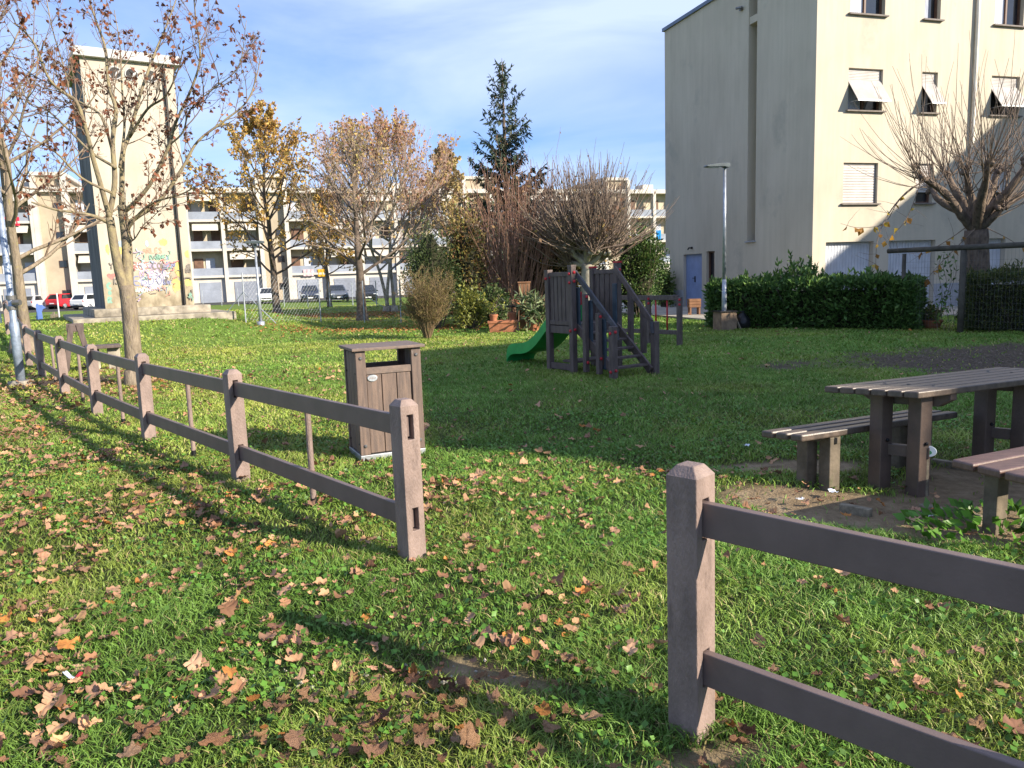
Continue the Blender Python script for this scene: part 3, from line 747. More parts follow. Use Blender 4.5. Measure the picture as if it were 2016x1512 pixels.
mb = MB(); mb.beam(Cc - w_ * 0.09 - u_ * 0.03 + Z3 * 0.70, Cc - w_ * 0.09 - u_ * 0.03 + Z3 * 1.40, 0.10, 0.03, w_); obj('blue_guard', mb, m_blue, sl, 0.012)
# stairs
run = 0.93
Eq, Fq = sb - u_ * run + w_ * 0.02, sb - u_ * run + w_ * 0.86
for p, h in ((Eq, 0.80), (Fq, 0.82)):
    pp = obj('stair_post', vp(p, -0.2, h, 0.10), m_play, sl, 0.008)
for p, q in ((B_ + w_ * 0.07, Eq + w_ * 0.075), (Cc - w_ * 0.07, Fq - w_ * 0.075)):
    mb = MB(); mb.beam(p + Z3 * (FZ - 0.04), q + u_ * 0.02 + Z3 * 0.05, 0.04, 0.13); obj('stringer', mb, m_play, sl, 0.004)
for i in range(5):
    f = (i + 0.6) / 5.4; c = sb + w_ * 0.44 - u_ * run * (1 - f) * 0.97 + Z3 * (0.06 + f * (FZ - 0.10)); mb = MB(); mb.box(c, 0.70, 0.13, 0.035, w_, u_); obj('tread', mb, m_play, sl, 0.004)
for p, q, zt, zb in ((B_ + w_ * 0.062, Eq + w_ * 0.065, 1.60, 0.74), (Cc - w_ * 0.062, Fq - w_ * 0.065, 1.66, 0.80)):
    mb = MB(); mb.beam(p + Z3 * zt, q + Z3 * zb, 0.035, 0.085); mb.mi = 0; hr = obj('handrail', mb, m_play if zt > 1.61 else m_bluerail, sl, 0.006)
    mb = MB(); mb.beam(q + Z3 * (zb + 0.01), q + Z3 * (zb - 0.17) - u_ * 0.02, 0.034, 0.06, w_); obj('handrail_end', mb, m_bluerail, sl, 0.006)
for f, s_ in ((0.33, 0), (0.66, 0), (0.36, 1), (0.70, 1)):
    base = (B_ if s_ == 0 else Cc) * (1 - f) + (Eq if s_ == 0 else Fq) * f
    top = 1.56 * (1 - f) + 0.72 * f if s_ == 0 else 1.60 * (1 - f) + 0.78 * f
    mb = vp(base, (0.06 if s_ == 0 else 0.30) , top - 0.01, 0.075); obj('baluster', mb, m_play, sl, 0.005)
    if s_ == 0:
        q = base + w_ * 0.07 - u_ * 0.045; mb = MB(); mb.beam(q + Z3 * (top - 0.9), q + Z3 * (top - 0.12), 0.09, 0.03, w_); obj('blue_guard', mb, m_blue, sl, 0.012)
for p, z in ((A_, 1.53), (B_, 1.60), (B_, 1.46), (B_, FZ - 0.08), (Cc, 1.62), (B_ + (Eq - B_) * 0.33, 1.22), (B_ + (Eq - B_) * 0.66, 0.92), (Eq, 0.70), (Eq, 0.12), (B_ + (Eq - B_) * 0.33, 0.2), (B_ + (Eq - B_) * 0.66, 0.28)):
    hs_ = 0.05 if np.linalg.norm(p - B_) < .02 or p is A_ or p is Cc or p is Eq else 0.04
    mb = MB(); dd = nrm(-u_ * 0.75 - w_ * 0.65); dn_ = -u_
    mb.lathe([(0.024, -0.004), (0.024, 0.012), (0.013, 0.022)], p + dn_ * hs_ + Z3 * z, 10, w_, Z3, dn_); obj('red_bolt_cap', mb, m_red, sl, smooth=False)
    if p is A_ or p is B_ or p is Eq:
        mb = MB(); mb.lathe([(0.024, -0.004), (0.024, 0.012), (0.013, 0.022)], p - w_ * hs_ + Z3 * (z - 0.02), 10, u_, Z3, -w_); obj('red_bolt_cap', mb, m_red, sl)
# lower ground frame and seat
mb = MB(); mb.beam(A_ + Z3 * 0.09, B_ + Z3 * 0.09, 0.06, 0.10); obj('ground_beam', mb, m_play, sl, 0.004)
mb = MB(); mb.box((B_ + Cc) / 2 + u_ * 0.2 + Z3 * 0.17, 0.80, 0.34, 0.035, w_, u_); obj('low_seat', mb, m_play, sl, 0.004)
mb = MB(); mb.box(Dd + Z3 * 1.16 - w_ * 0.3 , 0.10, 0.03, 0.22, w_, u_); obj('red_panel', mb, m_red, sl, 0.01)
mb = MB(); mb.box((A_ + Dd) / 2 + Z3 * 0.98 + u_ * 0.02, 0.50, 0.035, 0.38, w_, u_); obj('slide_hood', mb, m_green, sl, 0.012)
# the chute: a wavy trough with raised sides
path = [(0.0, FZ + 0.03), (0.14, FZ + 0.0), (0.34, 0.62), (0.58, 0.42), (0.82, 0.27), (1.05, 0.215), (1.30, 0.20), (1.44, 0.16), (1.52, 0.06), (1.525, 0.0)]
pa = np.array(path); tt = np.linspace(0, len(pa) - 1, 40)
px_ = np.interp(tt, range(len(pa)), pa[:, 0]); pz_ = np.interp(tt, range(len(pa)), pa[:, 1])
for _ in range(3):
    px_[1:-1] = (px_[:-2] + 2 * px_[1:-1] + px_[2:]) / 4; pz_[1:-1] = (pz_[:-2] + 2 * pz_[1:-1] + pz_[2:]) / 4
ws = 0.26; sidew = 0.04; sh_ = 0.16
sec = [(-ws - sidew, -0.03), (-ws - sidew, sh_), (-ws, sh_), (-ws, 0.0), (ws, 0.0), (ws, sh_), (ws + sidew, sh_), (ws + sidew, -0.03)]
mb = MB(); o = A_ + w_ * 0.44 + u_ * 0.02; k = len(sec); vs = []
for i, (a, z) in enumerate(zip(px_, pz_)):
    fall = np.clip((40 - i) / 6, 0.15, 1)
    for s_, h in sec:
        q = o + u_ * a + w_ * s_; vs.append([q[0], q[1], float(gh(q[0], q[1])) + z + (h * fall if h > 0 else h)])
fs = [(i * k + j, (i + 1) * k + j, (i + 1) * k + (j + 1) % k, i * k + (j + 1) % k) for i in range(39) for j in range(k)] + [tuple(range(k)), tuple(39 * k + j for j in range(k))[::-1]]
mb.add(vs, fs); obj('chute', mb, m_green, sl)

# second play frame behind the stairs
f0 = G(1338, 680); fd = nrm([-0.66, 0.75, 0]); fn = np.array([-fd[1], fd[0], 0])
pf = thing('play_frame', 'low dark timber play frame with red poles standing beyond the slide stairs', 'play frame', f0)
m_orange = mat('orange plastic pole', (0.55, 0.14, 0.04), 0.4, 0.2)
for a, h in ((0, 1.02), (0.82, 1.04), (2.3, 1.04)):
    p = f0 + fd * a; mb = MB(); mb.beam([p[0], p[1], -0.1], [p[0], p[1], h], 0.095, 0.095, fd); o = obj('post', mb, m_play, pf, 0.008)
    for z in (h - 0.06, h - 0.16):
        mb = MB(); mb.lathe([(0.027, 0), (0.027, 0.014), (0.015, 0.024)], p - fn * -0.048 * 0 + np.array([-fn[0], -fn[1], 0]) * -0.0 + Z3 * z + (-np.array([p[0], p[1], 0]) / np.linalg.norm(p[:2])) * 0.052, 10, nrm(np.cross(Z3, p)), Z3, -nrm([p[0], p[1], 0])); obj('red_bolt_cap', mb, m_red, pf)
for z, hh in ((1.00, 0.10), (0.27, 0.09)):
    mb = MB(); mb.beam(f0 + fd * 0.04 + Z3 * z, f0 + fd * 2.26 + Z3 * z, 0.07, hh); obj('rail', mb, m_play, pf, 0.005)
for a, m in ((0.32, m_red), (0.62, m_red), (1.35, m_orange), (1.8, m_red)):
    p = f0 + fd * a; mb = MB(); mb.tube([p + Z3 * 0.30, p + Z3 * 0.97], 0.018 if m is m_red else 0.035, 10); obj('pole', mb, m, pf, smooth=True)

# ================================================================== BUILDINGS
def wall(mb, o, e, s0, s1, z0, z1, rects, depth, band=None, inward=None, mi=(0, 1)):
    """outer skin of a wall from s0..s1, z0..z1 with real openings and their reveals"""
    o = np.asarray(o, float); inw = np.asarray(inward, float)
    P = lambda s_, z_, d_=0.0: o + e * s_ + Z3 * z_ + inw * d_
    S_ = sorted({s0, s1, *[r[0] for r in rects], *[r[1] for r in rects]}); Zs = sorted({z0, z1, *[r[2] for r in rects], *[r[3] for r in rects], *([band] if band else [])})
    S_ = [a for a in S_ if s0 <= a <= s1]; Zs = [a for a in Zs if z0 <= a <= z1]
    for a, b in zip(S_[:-1], S_[1:]):
        for c, d in zip(Zs[:-1], Zs[1:]):
            ms, mz = (a + b) / 2, (c + d) / 2
            if any(r[0] < ms < r[1] and r[2] < mz < r[3] for r in rects): continue
            mb.mi = mi[1] if band and mz < band else mi[0]
            mb.quad(P(a, c), P(b, c), P(b, d), P(a, d))
    mb.mi = mi[0]
    for r in rects:
        a, b, c, d = r[:4]
        mb.quad(P(a, c), P(a, d), P(a, d, depth), P(a, c, depth)); mb.quad(P(b, c), P(b, c, depth), P(b, d, depth), P(b, d))
        mb.quad(P(a, d), P(b, d), P(b, d, depth), P(a, d, depth)); mb.quad(P(a, c), P(a, c, depth), P(b, c, depth), P(b, c))
    mb.mi = 0

m_stucco = bpy.data.materials.new('cream stucco'); m_stucco.use_nodes = True
t = m_stucco.node_tree; b = t.nodes['Principled BSDF']; b.inputs['Roughness'].default_value = 0.92; b.inputs['Specular IOR Level'].default_value = 0.15
tcn = N(t, 'ShaderNodeTexCoord')
def nzs(sc, st, det=5):
    mpn = N(t, 'ShaderNodeMapping'); mpn.inputs['Scale'].default_value = st; t.links.new(tcn.outputs['Object'], mpn.inputs[0])
    n = N(t, 'ShaderNodeTexNoise'); n.inputs['Scale'].default_value = sc; n.inputs['Detail'].default_value = det; n.inputs['Roughness'].default_value = 0.6; t.links.new(mpn.outputs[0], n.inputs['Vector']); return n
cA = ramp(nzs(0.7, (1.0, 1.0, 0.55), 7).outputs['Fac'], [(0.30, (0.49, 0.432, 0.345)), (0.52, (0.55, 0.487, 0.39)), (0.75, (0.59, 0.525, 0.425))])
cB = ramp(nzs(2.6, (2.2, 2.2, 0.16)).outputs['Fac'], [(0.35, (0.80, 0.82, 0.78)), (0.6, (1, 1, 1))])
mm = N(t, 'ShaderNodeMix', data_type='RGBA', blend_type='MULTIPLY'); mm.inputs['Factor'].default_value = 0.38
t.links.new(cA.outputs[0], mm.inputs['A']); t.links.new(cB.outputs[0], mm.inputs['B']); t.links.new(mm.outputs['Result'], b.inputs['Base Color'])
bp = N(t, 'ShaderNodeBump'); bp.inputs['Strength'].default_value = 0.25; bp.inputs['Distance'].default_value = 0.01; t.links.new(nzs(45, (1, 1, 1), 3).outputs['Fac'], bp.inputs['Height']); t.links.new(bp.outputs[0], b.inputs['Normal'])
flecks(m_stucco, (0.44, 0.40, 0.325), 0.56, 0.45, (1, 1, .8), .10); flecks(m_stucco, (0.36, 0.34, 0.28), 0.66, 1.6, (2.5, 2.5, .25), .12)
m_band = mat('grey blue plinth paint', (0.36, 0.37, 0.40), 0.85, 0.2, 2)
m_cope = mat('dark metal coping', (0.12, 0.15, 0.20), 0.4, 0.2, 2, metal=0.3)
m_sill = mat('grey stone sill', (0.20, 0.17, 0.15), 0.7, 0.2, 6)
m_shut = mat('white roller shutter', (0.52, 0.485, 0.46), 0.5, 0.12, 3)
m_frame = mat('brown wooden window frame', (0.14, 0.075, 0.05), 0.5, 0.2, 8)
m_glass = mat('dark window glass', (0.02, 0.022, 0.028), 0.06, 0.2, 3, spec=0.8)
m_curt = mat('white net curtain', (0.55, 0.58, 0.66), 0.9, 0.25, 14, stretch=(6, 6, .3))
m_gar = mat('pale grey garage door', (0.56, 0.58, 0.63), 0.5, 0.12, 3)
m_door = mat('blue metal door', (0.24, 0.31, 0.52), 0.5, 0.12, 3)
m_gut = mat('cream drain pipe', (0.66, 0.62, 0.54), 0.5, 0.12, 3)
nR = np.array([E1[1], -E1[0], 0]); nL = -E1
def sR(u, v):
    p = gplane(u, v, C0, nR); return float((p - C0) @ E1), float(p[2])
def sL(u, v):
    p = gplane(u, v, C0, nL); return float((p - C0) @ E2), float(p[2])
LLEN, ZT = sL(1310, 62)
blk = thing('apartment_block', 'cream stuccoed apartment block with white shutters and garages behind the laurel hedge', 'apartment building', C0)
def rect(f, u0, v0, u1, v1, bot=None):
    a, z1_ = f(u0, v0); b_, _ = f(u1, v0); _, z0_ = f(u0, v1)
    return (a, b_, z0_ if bot is None else bot, z1_)
row1 = [rect(sR, 1671, 133, 1739, 217), rect(sR, 1816, 141, 1847, 223), rect(sR, 1953, 148, 2009, 228)]
row2 = [rect(sR, 1661, 320, 1729, 401), rect(sR, 1805, 324, 1838, 402), rect(sR, 1938, 326, 1990, 404)]
fl = row1[0][2] - row2[0][2]
row0 = [(r[0], r[1], r[2] + fl, r[3] + fl) for r in row1]
row0[0] = (row0[0][0], row0[0][1], sR(1672, 26)[1], row0[0][3])
for i in (1, 2): row0[i] = (row0[i][0], row0[i][1], row0[0][2], row0[0][3])
for i in (1, 2):
    row1[i] = (*row1[i][:2], row1[0][2], row1[0][3]); row2[i] = (*row2[i][:2], row2[0][2], row2[0][3])
gar = [rect(sR, 1626, 477, 1720, 600, 0.06), rect(sR, 1750, 475, 1842, 600, 0.06), rect(sR, 1892, 475, 1980, 600, 0.06)]
gt = gar[0][3]; gar = [(g[0], g[1], g[2], gt) for g in gar]
more = []
for k in range(1, 4):
    more += [(a + 9.4 * k, b_ + 9.4 * k, c, d) for (a, b_, c, d) in row0 + row1 + row2 + gar if b_ + 9.4 * k < 33]
ZB = 0.84
SLEN = 33.5
mb = MB(); wall(mb, C0, E1, 0, SLEN, 0, ZT, row0 + row1 + row2 + gar + more, 0.26, ZB, -nR)
slit_a, slit_z0 = sL(1487, 476); slit_b, _ = sL(1471, 477)
dr = rect(sL, 1383, 499, 1347, 607, 0.06); wn = rect(sL, 1408, 494, 1392, 575, 0.7)
slit = (slit_a, slit_b, slit_z0, ZT - 0.02)
GZ = sL(1312, 500)[1]
wall(mb, C0, E2, 0, LLEN, GZ, ZT, [slit] , 0.38, None, E1)
wall(mb, C0, E2, 0, LLEN - 0.35, 0, GZ, [dr, wn], 0.22, 0.74, E1)
q = C0 + E2 * (LLEN - 0.35); mb.quad(q + Z3 * 0, q + E1 * 9.5, q + E1 * 9.5 + Z3 * GZ, q + Z3 * GZ); q2 = C0 + E2 * LLEN
mb.quad(q + Z3 * GZ, q2 + Z3 * GZ, q2 + E1 * 9.5 + Z3 * GZ, q + E1 * 9.5 + Z3 * GZ)
mb.quad(q2 + Z3 * GZ, q2 + E1 * SLEN + Z3 * GZ, q2 + E1 * SLEN + Z3 * ZT, q2 + Z3 * ZT)
qe = C0 + E1 * SLEN; mb.quad(qe, qe + E2 * LLEN, qe + E2 * LLEN + Z3 * ZT, qe + Z3 * ZT)
sb_ = C0 + E1 * 0.38
mb.quad(sb_ + E2 * (slit[0] - 0.02) + Z3 * slit[2], sb_ + E2 * (slit[1] + 0.02) + Z3 * slit[2], sb_ + E2 * (slit[1] + 0.02) + Z3 * ZT, sb_ + E2 * (slit[0] - 0.02) + Z3 * ZT)
_, lz = sL(1482, 45)
mb.box(C0 + E1 * 0.16 + E2 * (slit[0] + slit[1]) / 2 + Z3 * (lz + 0.12), 0.26, slit[1] - slit[0] - 0.004, 0.24, E1, E2)
obj('wall', mb, [m_stucco, m_band], blk)
mb = MB(); mb.box(C0 + E1 * 0.1 + E2 * (slit[0] + slit[1]) / 2 + Z3 * (slit[2] + 0.02), 0.34, slit[1] - slit[0] + 0.1, 0.045, E1, E2); obj('sill', mb, m_band, blk)
mb = MB(); cc_ = C0 + E1 * SLEN / 2 + E2 * LLEN / 2
mb.box(cc_ + Z3 * (ZT + 0.06), SLEN + 0.16, LLEN + 0.16, 0.13, E1, E2); obj('roof', mb, m_cope, blk)
# window fittings
def glazing(r, fy, o, e, n_out, kind='curtain', root=None):
    """frame with two casements and panes set back in the opening"""
    a, b_, c, d = r; P = lambda s_, z_, dep: o + e * s_ + Z3 * z_ - n_out * dep
    mb = MB(); w = 0.06; dp = fy
    mb.beam(P(a + w / 2, c, dp), P(a + w / 2, d, dp), w, 0.06, e); mb.beam(P(b_ - w / 2, c, dp), P(b_ - w / 2, d, dp), w, 0.06, e)
    mb.beam(P(a + w, d - w / 2, dp), P(b_ - w, d - w / 2, dp), 0.06, w); mb.beam(P(a + w, c + w / 2, dp), P(b_ - w, c + w / 2, dp), 0.06, w)
    if b_ - a > 0.8: mb.beam(P((a + b_) / 2, c + w, dp), P((a + b_) / 2, d - w, dp), 0.09, 0.062, e)
    f = obj('window', mb, m_frame, root)
    mb = MB(); mb.quad(P(a, c, dp + 0.03), P(b_, c, dp + 0.03), P(b_, d, dp + 0.03), P(a, d, dp + 0.03))
    o_ = obj('pane', mb, m_glass); o_.parent = f; o_.location = tuple(-np.array(root.location))
    if kind == 'curtain':
        mb = MB(); n = 22; k0 = P(a + 0.08, c + 0.06, dp + 0.02); vs = []; 
        for i in range(n + 1):
            s_ = a + 0.07 + (b_ - a - 0.14) * (i / n) * (0.46 if b_ - a > 0.8 else 0.5); dd = dp + 0.018 + 0.006 * math.sin(i * 1.9)
            vs += [P(s_, c + 0.07, dd), P(s_, d - 0.07, dd)]
        mb.add(vs, [(2 * i, 2 * i + 2, 2 * i + 3, 2 * i + 1) for i in range(n)])
        o_ = obj('curtain', mb, m_curt); o_.parent = f; o_.location = tuple(-np.array(root.location))
    return f
def sillbar(r, o, e, n_out, root):
    mb = MB(); mb.box(o + e * (r[0] + r[1]) / 2 + Z3 * (r[2] - 0.018) + n_out * 0.0, r[1] - r[0] + 0.16, 0.20, 0.045, e, n_out); obj('sill', mb, m_sill, root)
def shutter(r, o, e, n_out, root, mode):
    """roller shutter: 'out' hangs straight for a quarter and then swings outward, 'down' is closed, 'half' half raised"""
    a, b_, c, d = r; a += 0.03; b_ -= 0.03; P = lambda s_, z_, dep: o + e * s_ + Z3 * z_ + n_out * dep
    H_ = d - c; mb = MB(); n = 30
    prof = []
    if mode == 'out':
        for i in range(8): prof.append((d - H_ * 0.25 * i / 7, -0.10))
        for i in range(1, 23): f = i / 22; prof.append((d - H_ * (0.25 + 0.57 * f), -0.10 + 0.62 * H_ / 1.55 * f))
    else:
        lo = c + 0.02 if mode == 'down' else c + H_ * 0.28
        prof = [(d - (d - lo) * i / 15, -0.10) for i in range(16)]
    rip = []
    for (z0_, y0_), (z1_, y1_) in zip(prof[:-1], prof[1:]):
        dz, dy = z1_ - z0_, y1_ - y0_; l_ = math.hypot(dz, dy); nz_, ny_ = dy / l_, -dz / l_
        rip += [(z0_ + nz_ * 0.0, y0_), (z0_ + dz * 0.25 + nz_ * 0.008, y0_ + dy * 0.25 + ny_ * 0.014), (z0_ + dz * 0.75 + nz_ * 0.008, y0_ + dy * 0.75 + ny_ * 0.014)]
    rip.append(prof[-1]); vs = []
    for z_, y_ in rip: vs += [P(a, z_, y_), P(b_, z_, y_), P(a, z_, y_ - 0.012), P(b_, z_, y_ - 0.012)]
    k = len(rip); fs = []
    for i in range(k - 1):
        j = 4 * i; fs += [(j, j + 4, j + 5, j + 1), (j + 2, j + 3, j + 7, j + 6), (j, j + 2, j + 6, j + 4), (j + 1, j + 5, j + 7, j + 3)]
    mb.add(vs, fs); s_ = obj('shutter', mb, m_shut, root)
    if mode == 'out':
        mb = MB(); z_, y_ = prof[-1]
        mb.beam(P(a, z_, y_), P(b_, z_, y_), 0.03, 0.045); mb.tube([P(a + 0.02, c + 0.18 * H_, -0.05), P(a + 0.02, z_, y_)], 0.008, 6); mb.tube([P(b_ - 0.02, c + 0.18 * H_, -0.05), P(b_ - 0.02, z_, y_)], 0.008, 6)
        o_ = obj('swing_arms', mb, m_steel); o_.parent = s_; o_.location = tuple(-np.array(root.location))
for rows, mode in ((row0, None), (row1, 'out'), (row2, None)):
    for i, r in enumerate(rows):
        glazing(r, 0.17, C0, E1, nR, 'curtain' if rows is row0 or i == 0 else '', blk); sillbar(r, C0, E1, nR, blk)
        m_ = mode or ('down' if rows is row2 and i == 0 else 'half' if rows is row2 else None)
        if rows is row0 and i == 2: continue
        if m_: shutter(r, C0, E1, nR, blk, m_)
for i, r in enumerate(more):
    if r[2] < 0.2: continue
    glazing(r, 0.17, C0, E1, nR, '', blk); sillbar(r, C0, E1, nR, blk)
    if i % 3: shutter(r, C0, E1, nR, blk, 'down')
for g in gar + [r for r in more if r[2] < 0.2]:
    mb = MB(); P = lambda s_, z_, dep: C0 + E1 * s_ + Z3 * z_ - nR * dep
    mb.box(P((g[0] + g[1]) / 2, (g[2] + g[3]) / 2, 0.21), g[1] - g[0], 0.04, g[3] - g[2], E1, nR)
    n = 16
    for i in range(n): mb.box(P(g[0] + (g[1] - g[0]) * (i + 0.5) / n, (g[2] + g[3]) / 2, 0.183), (g[1] - g[0]) / n * 0.72, 0.014, g[3] - g[2] - 0.06, E1, nR)
    gd = obj('garage_door', mb, m_gar, blk)
    mb = MB(); mb.box(P((g[0] + g[1]) / 2 - 0.12, 1.25, 0.165), 0.05, 0.03, 0.16, E1, nR); o_ = obj('handle', mb, m_dark); o_.parent = gd; o_.location = tuple(-np.array(blk.location))
P = lambda s_, z_, dep: C0 + E2 * s_ + Z3 * z_ - nL * dep
mb = MB(); mb.box(P((dr[0] + dr[1]) / 2, (dr[2] + dr[3]) / 2, 0.15), dr[1] - dr[0], 0.05, dr[3] - dr[2], E2, nL); do = obj('door', mb, m_door, blk)
mb = MB(); mb.box(P(dr[0] + 0.5 * (dr[1] - dr[0]), 1.18, 0.115), 0.05, 0.03, 0.24, E2, nL); mb.beam(P(dr[0] + 0.5 * (dr[1] - dr[0]), 1.22, 0.08), P(dr[0] + 0.5 * (dr[1] - dr[0]) + 0.14, 1.22, 0.08), 0.02, 0.025)
o_ = obj('handle', mb, m_dark); o_.parent = do; o_.location = tuple(-np.array(blk.location))
glazing(wn, 0.14, C0, E2, nL, '', blk)
ls, lz_ = sL(1364, 491); mb = MB(); mb.lathe([(0.05, 0), (0.05, 0.04), (0.03, 0.05)], P(ls, lz_ + 0.06, 0.002), 10, E2, Z3, nL); mb.tube([P(ls, lz_ + 0.06, -0.04), P(ls, lz_ + 0.06, -0.16), P(ls, lz_ - 0.02, -0.2)], 0.03, 8); obj('wall_lamp', mb, m_dark, blk)
ls, lz_ = sL(1462, 18); mb = MB(); mb.box(P(ls, lz_, -0.05), 0.10, 0.10, 0.10, E2, nL); mb.tube([P(ls - 0.1, lz_ + 0.02, -0.08), P(ls + 0.12, lz_ + 0.05, -0.16)], 0.045, 8); obj('wall_camera', mb, m_bolt, blk)
ds, _ = sR(1911, 250); mb = MB(); mb.tube([C0 + E1 * ds + nR * 0.085 + Z3 * z_ for z_ in (0.1, 3, 6, 9, ZT - 0.05)], 0.062, 10); dp_ = obj('drain_pipe', mb, m_gut, blk, smooth=True)
for k in (1, 2, 3):
    mb = MB(); mb.tube([C0 + E1 * (ds + 9.4 * k) + nR * 0.085 + Z3 * z_ for z_ in (0.1, 6, ZT - 0.05)], 0.062, 10); obj('drain_pipe', mb, m_gut, blk)

# the block next door on the right, whose shade lies over the lawn (it stands outside the frame)
kf = 1 / math.tan(SUN_EL)
HW = 11.9
SAa, SBb = np.array([-0.75, 7.2, 0]), np.array([-2.15, 17.0, 0])
sun3 = np.array([SUN_AZ[0], SUN_AZ[1], 0])
A2 = SAa + sun3 * HW * kf; B2 = SBb + sun3 * HW * kf; ld = nrm([math.sin(R_(67)), math.cos(R_(67)), 0])
nb = thing('apartment_block', 'cream apartment block beyond the frame whose shade covers the middle of the lawn', 'apartment building', A2)
def plain_block(root, quad, h, nw):
    for i in range(4):
        p, q = quad[i], quad[(i + 1) % 4]; e = nrm(q - p); L_ = np.linalg.norm(q - p); no = np.array([e[1], -e[0], 0]); rs = []
        n = max(1, int(L_ // nw))
        for k in range(n):
            for z in (3.3, 6.4, 9.4): rs.append((L_ * (k + 0.5) / n - 0.6, L_ * (k + 0.5) / n + 0.6, z, z + 1.4))
        mb = MB(); wall(mb, p, e, 0, L_, -0.1, h, rs, 0.2, 0.84, -no); obj('wall', mb, [m_stucco, m_band], root)
        for r in rs:
            mb = MB(); mb.box(p + e * (r[0] + r[1]) / 2 + Z3 * (r[2] + r[3]) / 2 - no * 0.16, r[1] - r[0], 0.04, r[3] - r[2], e, no); obj('shutter', mb, m_shut, root)
    mb = MB(); k = len(quad); vs = [q + Z3 * (h + 0.13) for q in quad] + [q + Z3 * h for q in quad]; mb.add(vs, [(0, 1, 2, 3), (7, 6, 5, 4)] + [(i, 4 + i, 4 + (i + 1) % 4, (i + 1) % 4) for i in range(4)]); obj('roof', mb, m_cope, root)
plain_block(nb, [A2, A2 + ld * 26, B2 + ld * 26, B2], HW, 4.0)
w2 = lambda s_, d_: C0 + E1 * s_ + nR * d_
SE = 15.6
plain_block(nb, [w2(SE, 18.5), w2(SE + 14, 18.5), w2(SE + 14, 8.0), w2(SE, 8.0)], HW - 0.2, 4.0)

# ------------------------------------------------------------------ the long balcony block at the back
m_white = mat('white painted concrete', (0.53, 0.49, 0.435), 0.85, 0.12, 0.8)
m_beige = mat('beige facade paint', (0.41, 0.34, 0.25), 0.9, 0.15, 0.6)
m_par = mat('grey blue balcony parapet', (0.27, 0.295, 0.35), 0.7, 0.18, 0.9)
m_rec = mat('loggia wall', (0.50, 0.43, 0.32), 0.9, 0.25, 0.7)
m_brown = mat('brown shutters', (0.16, 0.09, 0.06), 0.6, 0.3, 2)
m_awn = mat('pale awning cloth', (0.50, 0.46, 0.40), 0.8, 0.1, 3)
m_gar2 = mat('grey metal garage door', (0.22, 0.24, 0.29), 0.6, 0.15, 1)
def sF(u, v=500): return float((gplane(u, v, FB, -FI) - FB) @ FE)
PF = lambda s_, z_, d_=0.0: FB + FE * s_ + FI * d_ + Z3 * z_
fb = thing('balcony_block', 'long white four storey block of grey balconies beyond the parked cars', 'apartment building', FB + Z3 * -0.4)
def fbox(name, s0, s1, z0, z1, d0, d1, m, root=fb):
    mb = MB(); mb.box(PF((s0 + s1) / 2, (z0 + z1) / 2, (d0 + d1) / 2), s1 - s0, d1 - d0, z1 - z0, FE, FI); return obj(name, mb, m, root)
def fsub(par, name, s0, s1, z0, z1, d0, d1, m):
    mb = MB(); mb.box(PF((s0 + s1) / 2, (z0 + z1) / 2, (d0 + d1) / 2), s1 - s0, d1 - d0, z1 - z0, FE, FI); o = obj(name, mb, m); o.parent = par; o.location = tuple(-np.array(fb.location))
G0 = -0.42
FLZ = [2.35, 5.3, 8.5]; PARZ = [3.42, 6.4, 9.6]; CEIL = [5.3, 8.5, 11.7]; ROOF = 12.2
xs_ = dict(l0=sF(72), t0=sF(82), t1=sF(136), r0=sF(143), r1=sF(373), a=sF(443), c=sF(516), d=sF(568), e=sF(642), f=sF(713))
bay = (xs_['f'] - xs_['e'])
tw = [(xs_['t0'], xs_['t1']), (xs_['c'] + 0.15, xs_['d'] - 0.1)]
step = (xs_['r1'] - xs_['r0']) / 3
colsL = [xs_['l0'] - bay * k for k in (3, 2, 1, 0)]
colsM = [xs_['r0'] + step * k for k in range(4)] + [xs_['a'], xs_['c']]
colsR = [xs_['d'], xs_['e'], xs_['f'], xs_['f'] + bay, xs_['f'] + 2 * bay, xs_['f'] + 3 * bay]
s2 = colsR[-1] + 0.4; tw.append((s2, s2 + 3.2))
colsR2 = [s2 + 3.6 + bay * k for k in range(6)]
s3 = sF(1196); tw.append((s3, sF(1236)))
colsR2 = [c for c in colsR2 if c < s3 - 1] + [s3 - 0.2]
colsR3 = [sF(1237), sF(1288), sF(1288) + bay, sF(1288) + 2 * bay]
s_end0, s_end1 = colsL[0] - 0.5, colsR3[-1] + 0.5
fbox('core', s_end0, s_end1, G0, ROOF - 0.25, 1.6, 11, m_rec)
fbox('roof', s_end0, s_end1, ROOF - 0.5, ROOF, -0.1, 11.2, m_white)
fr_ = np.random.default_rng(21)
passage = None
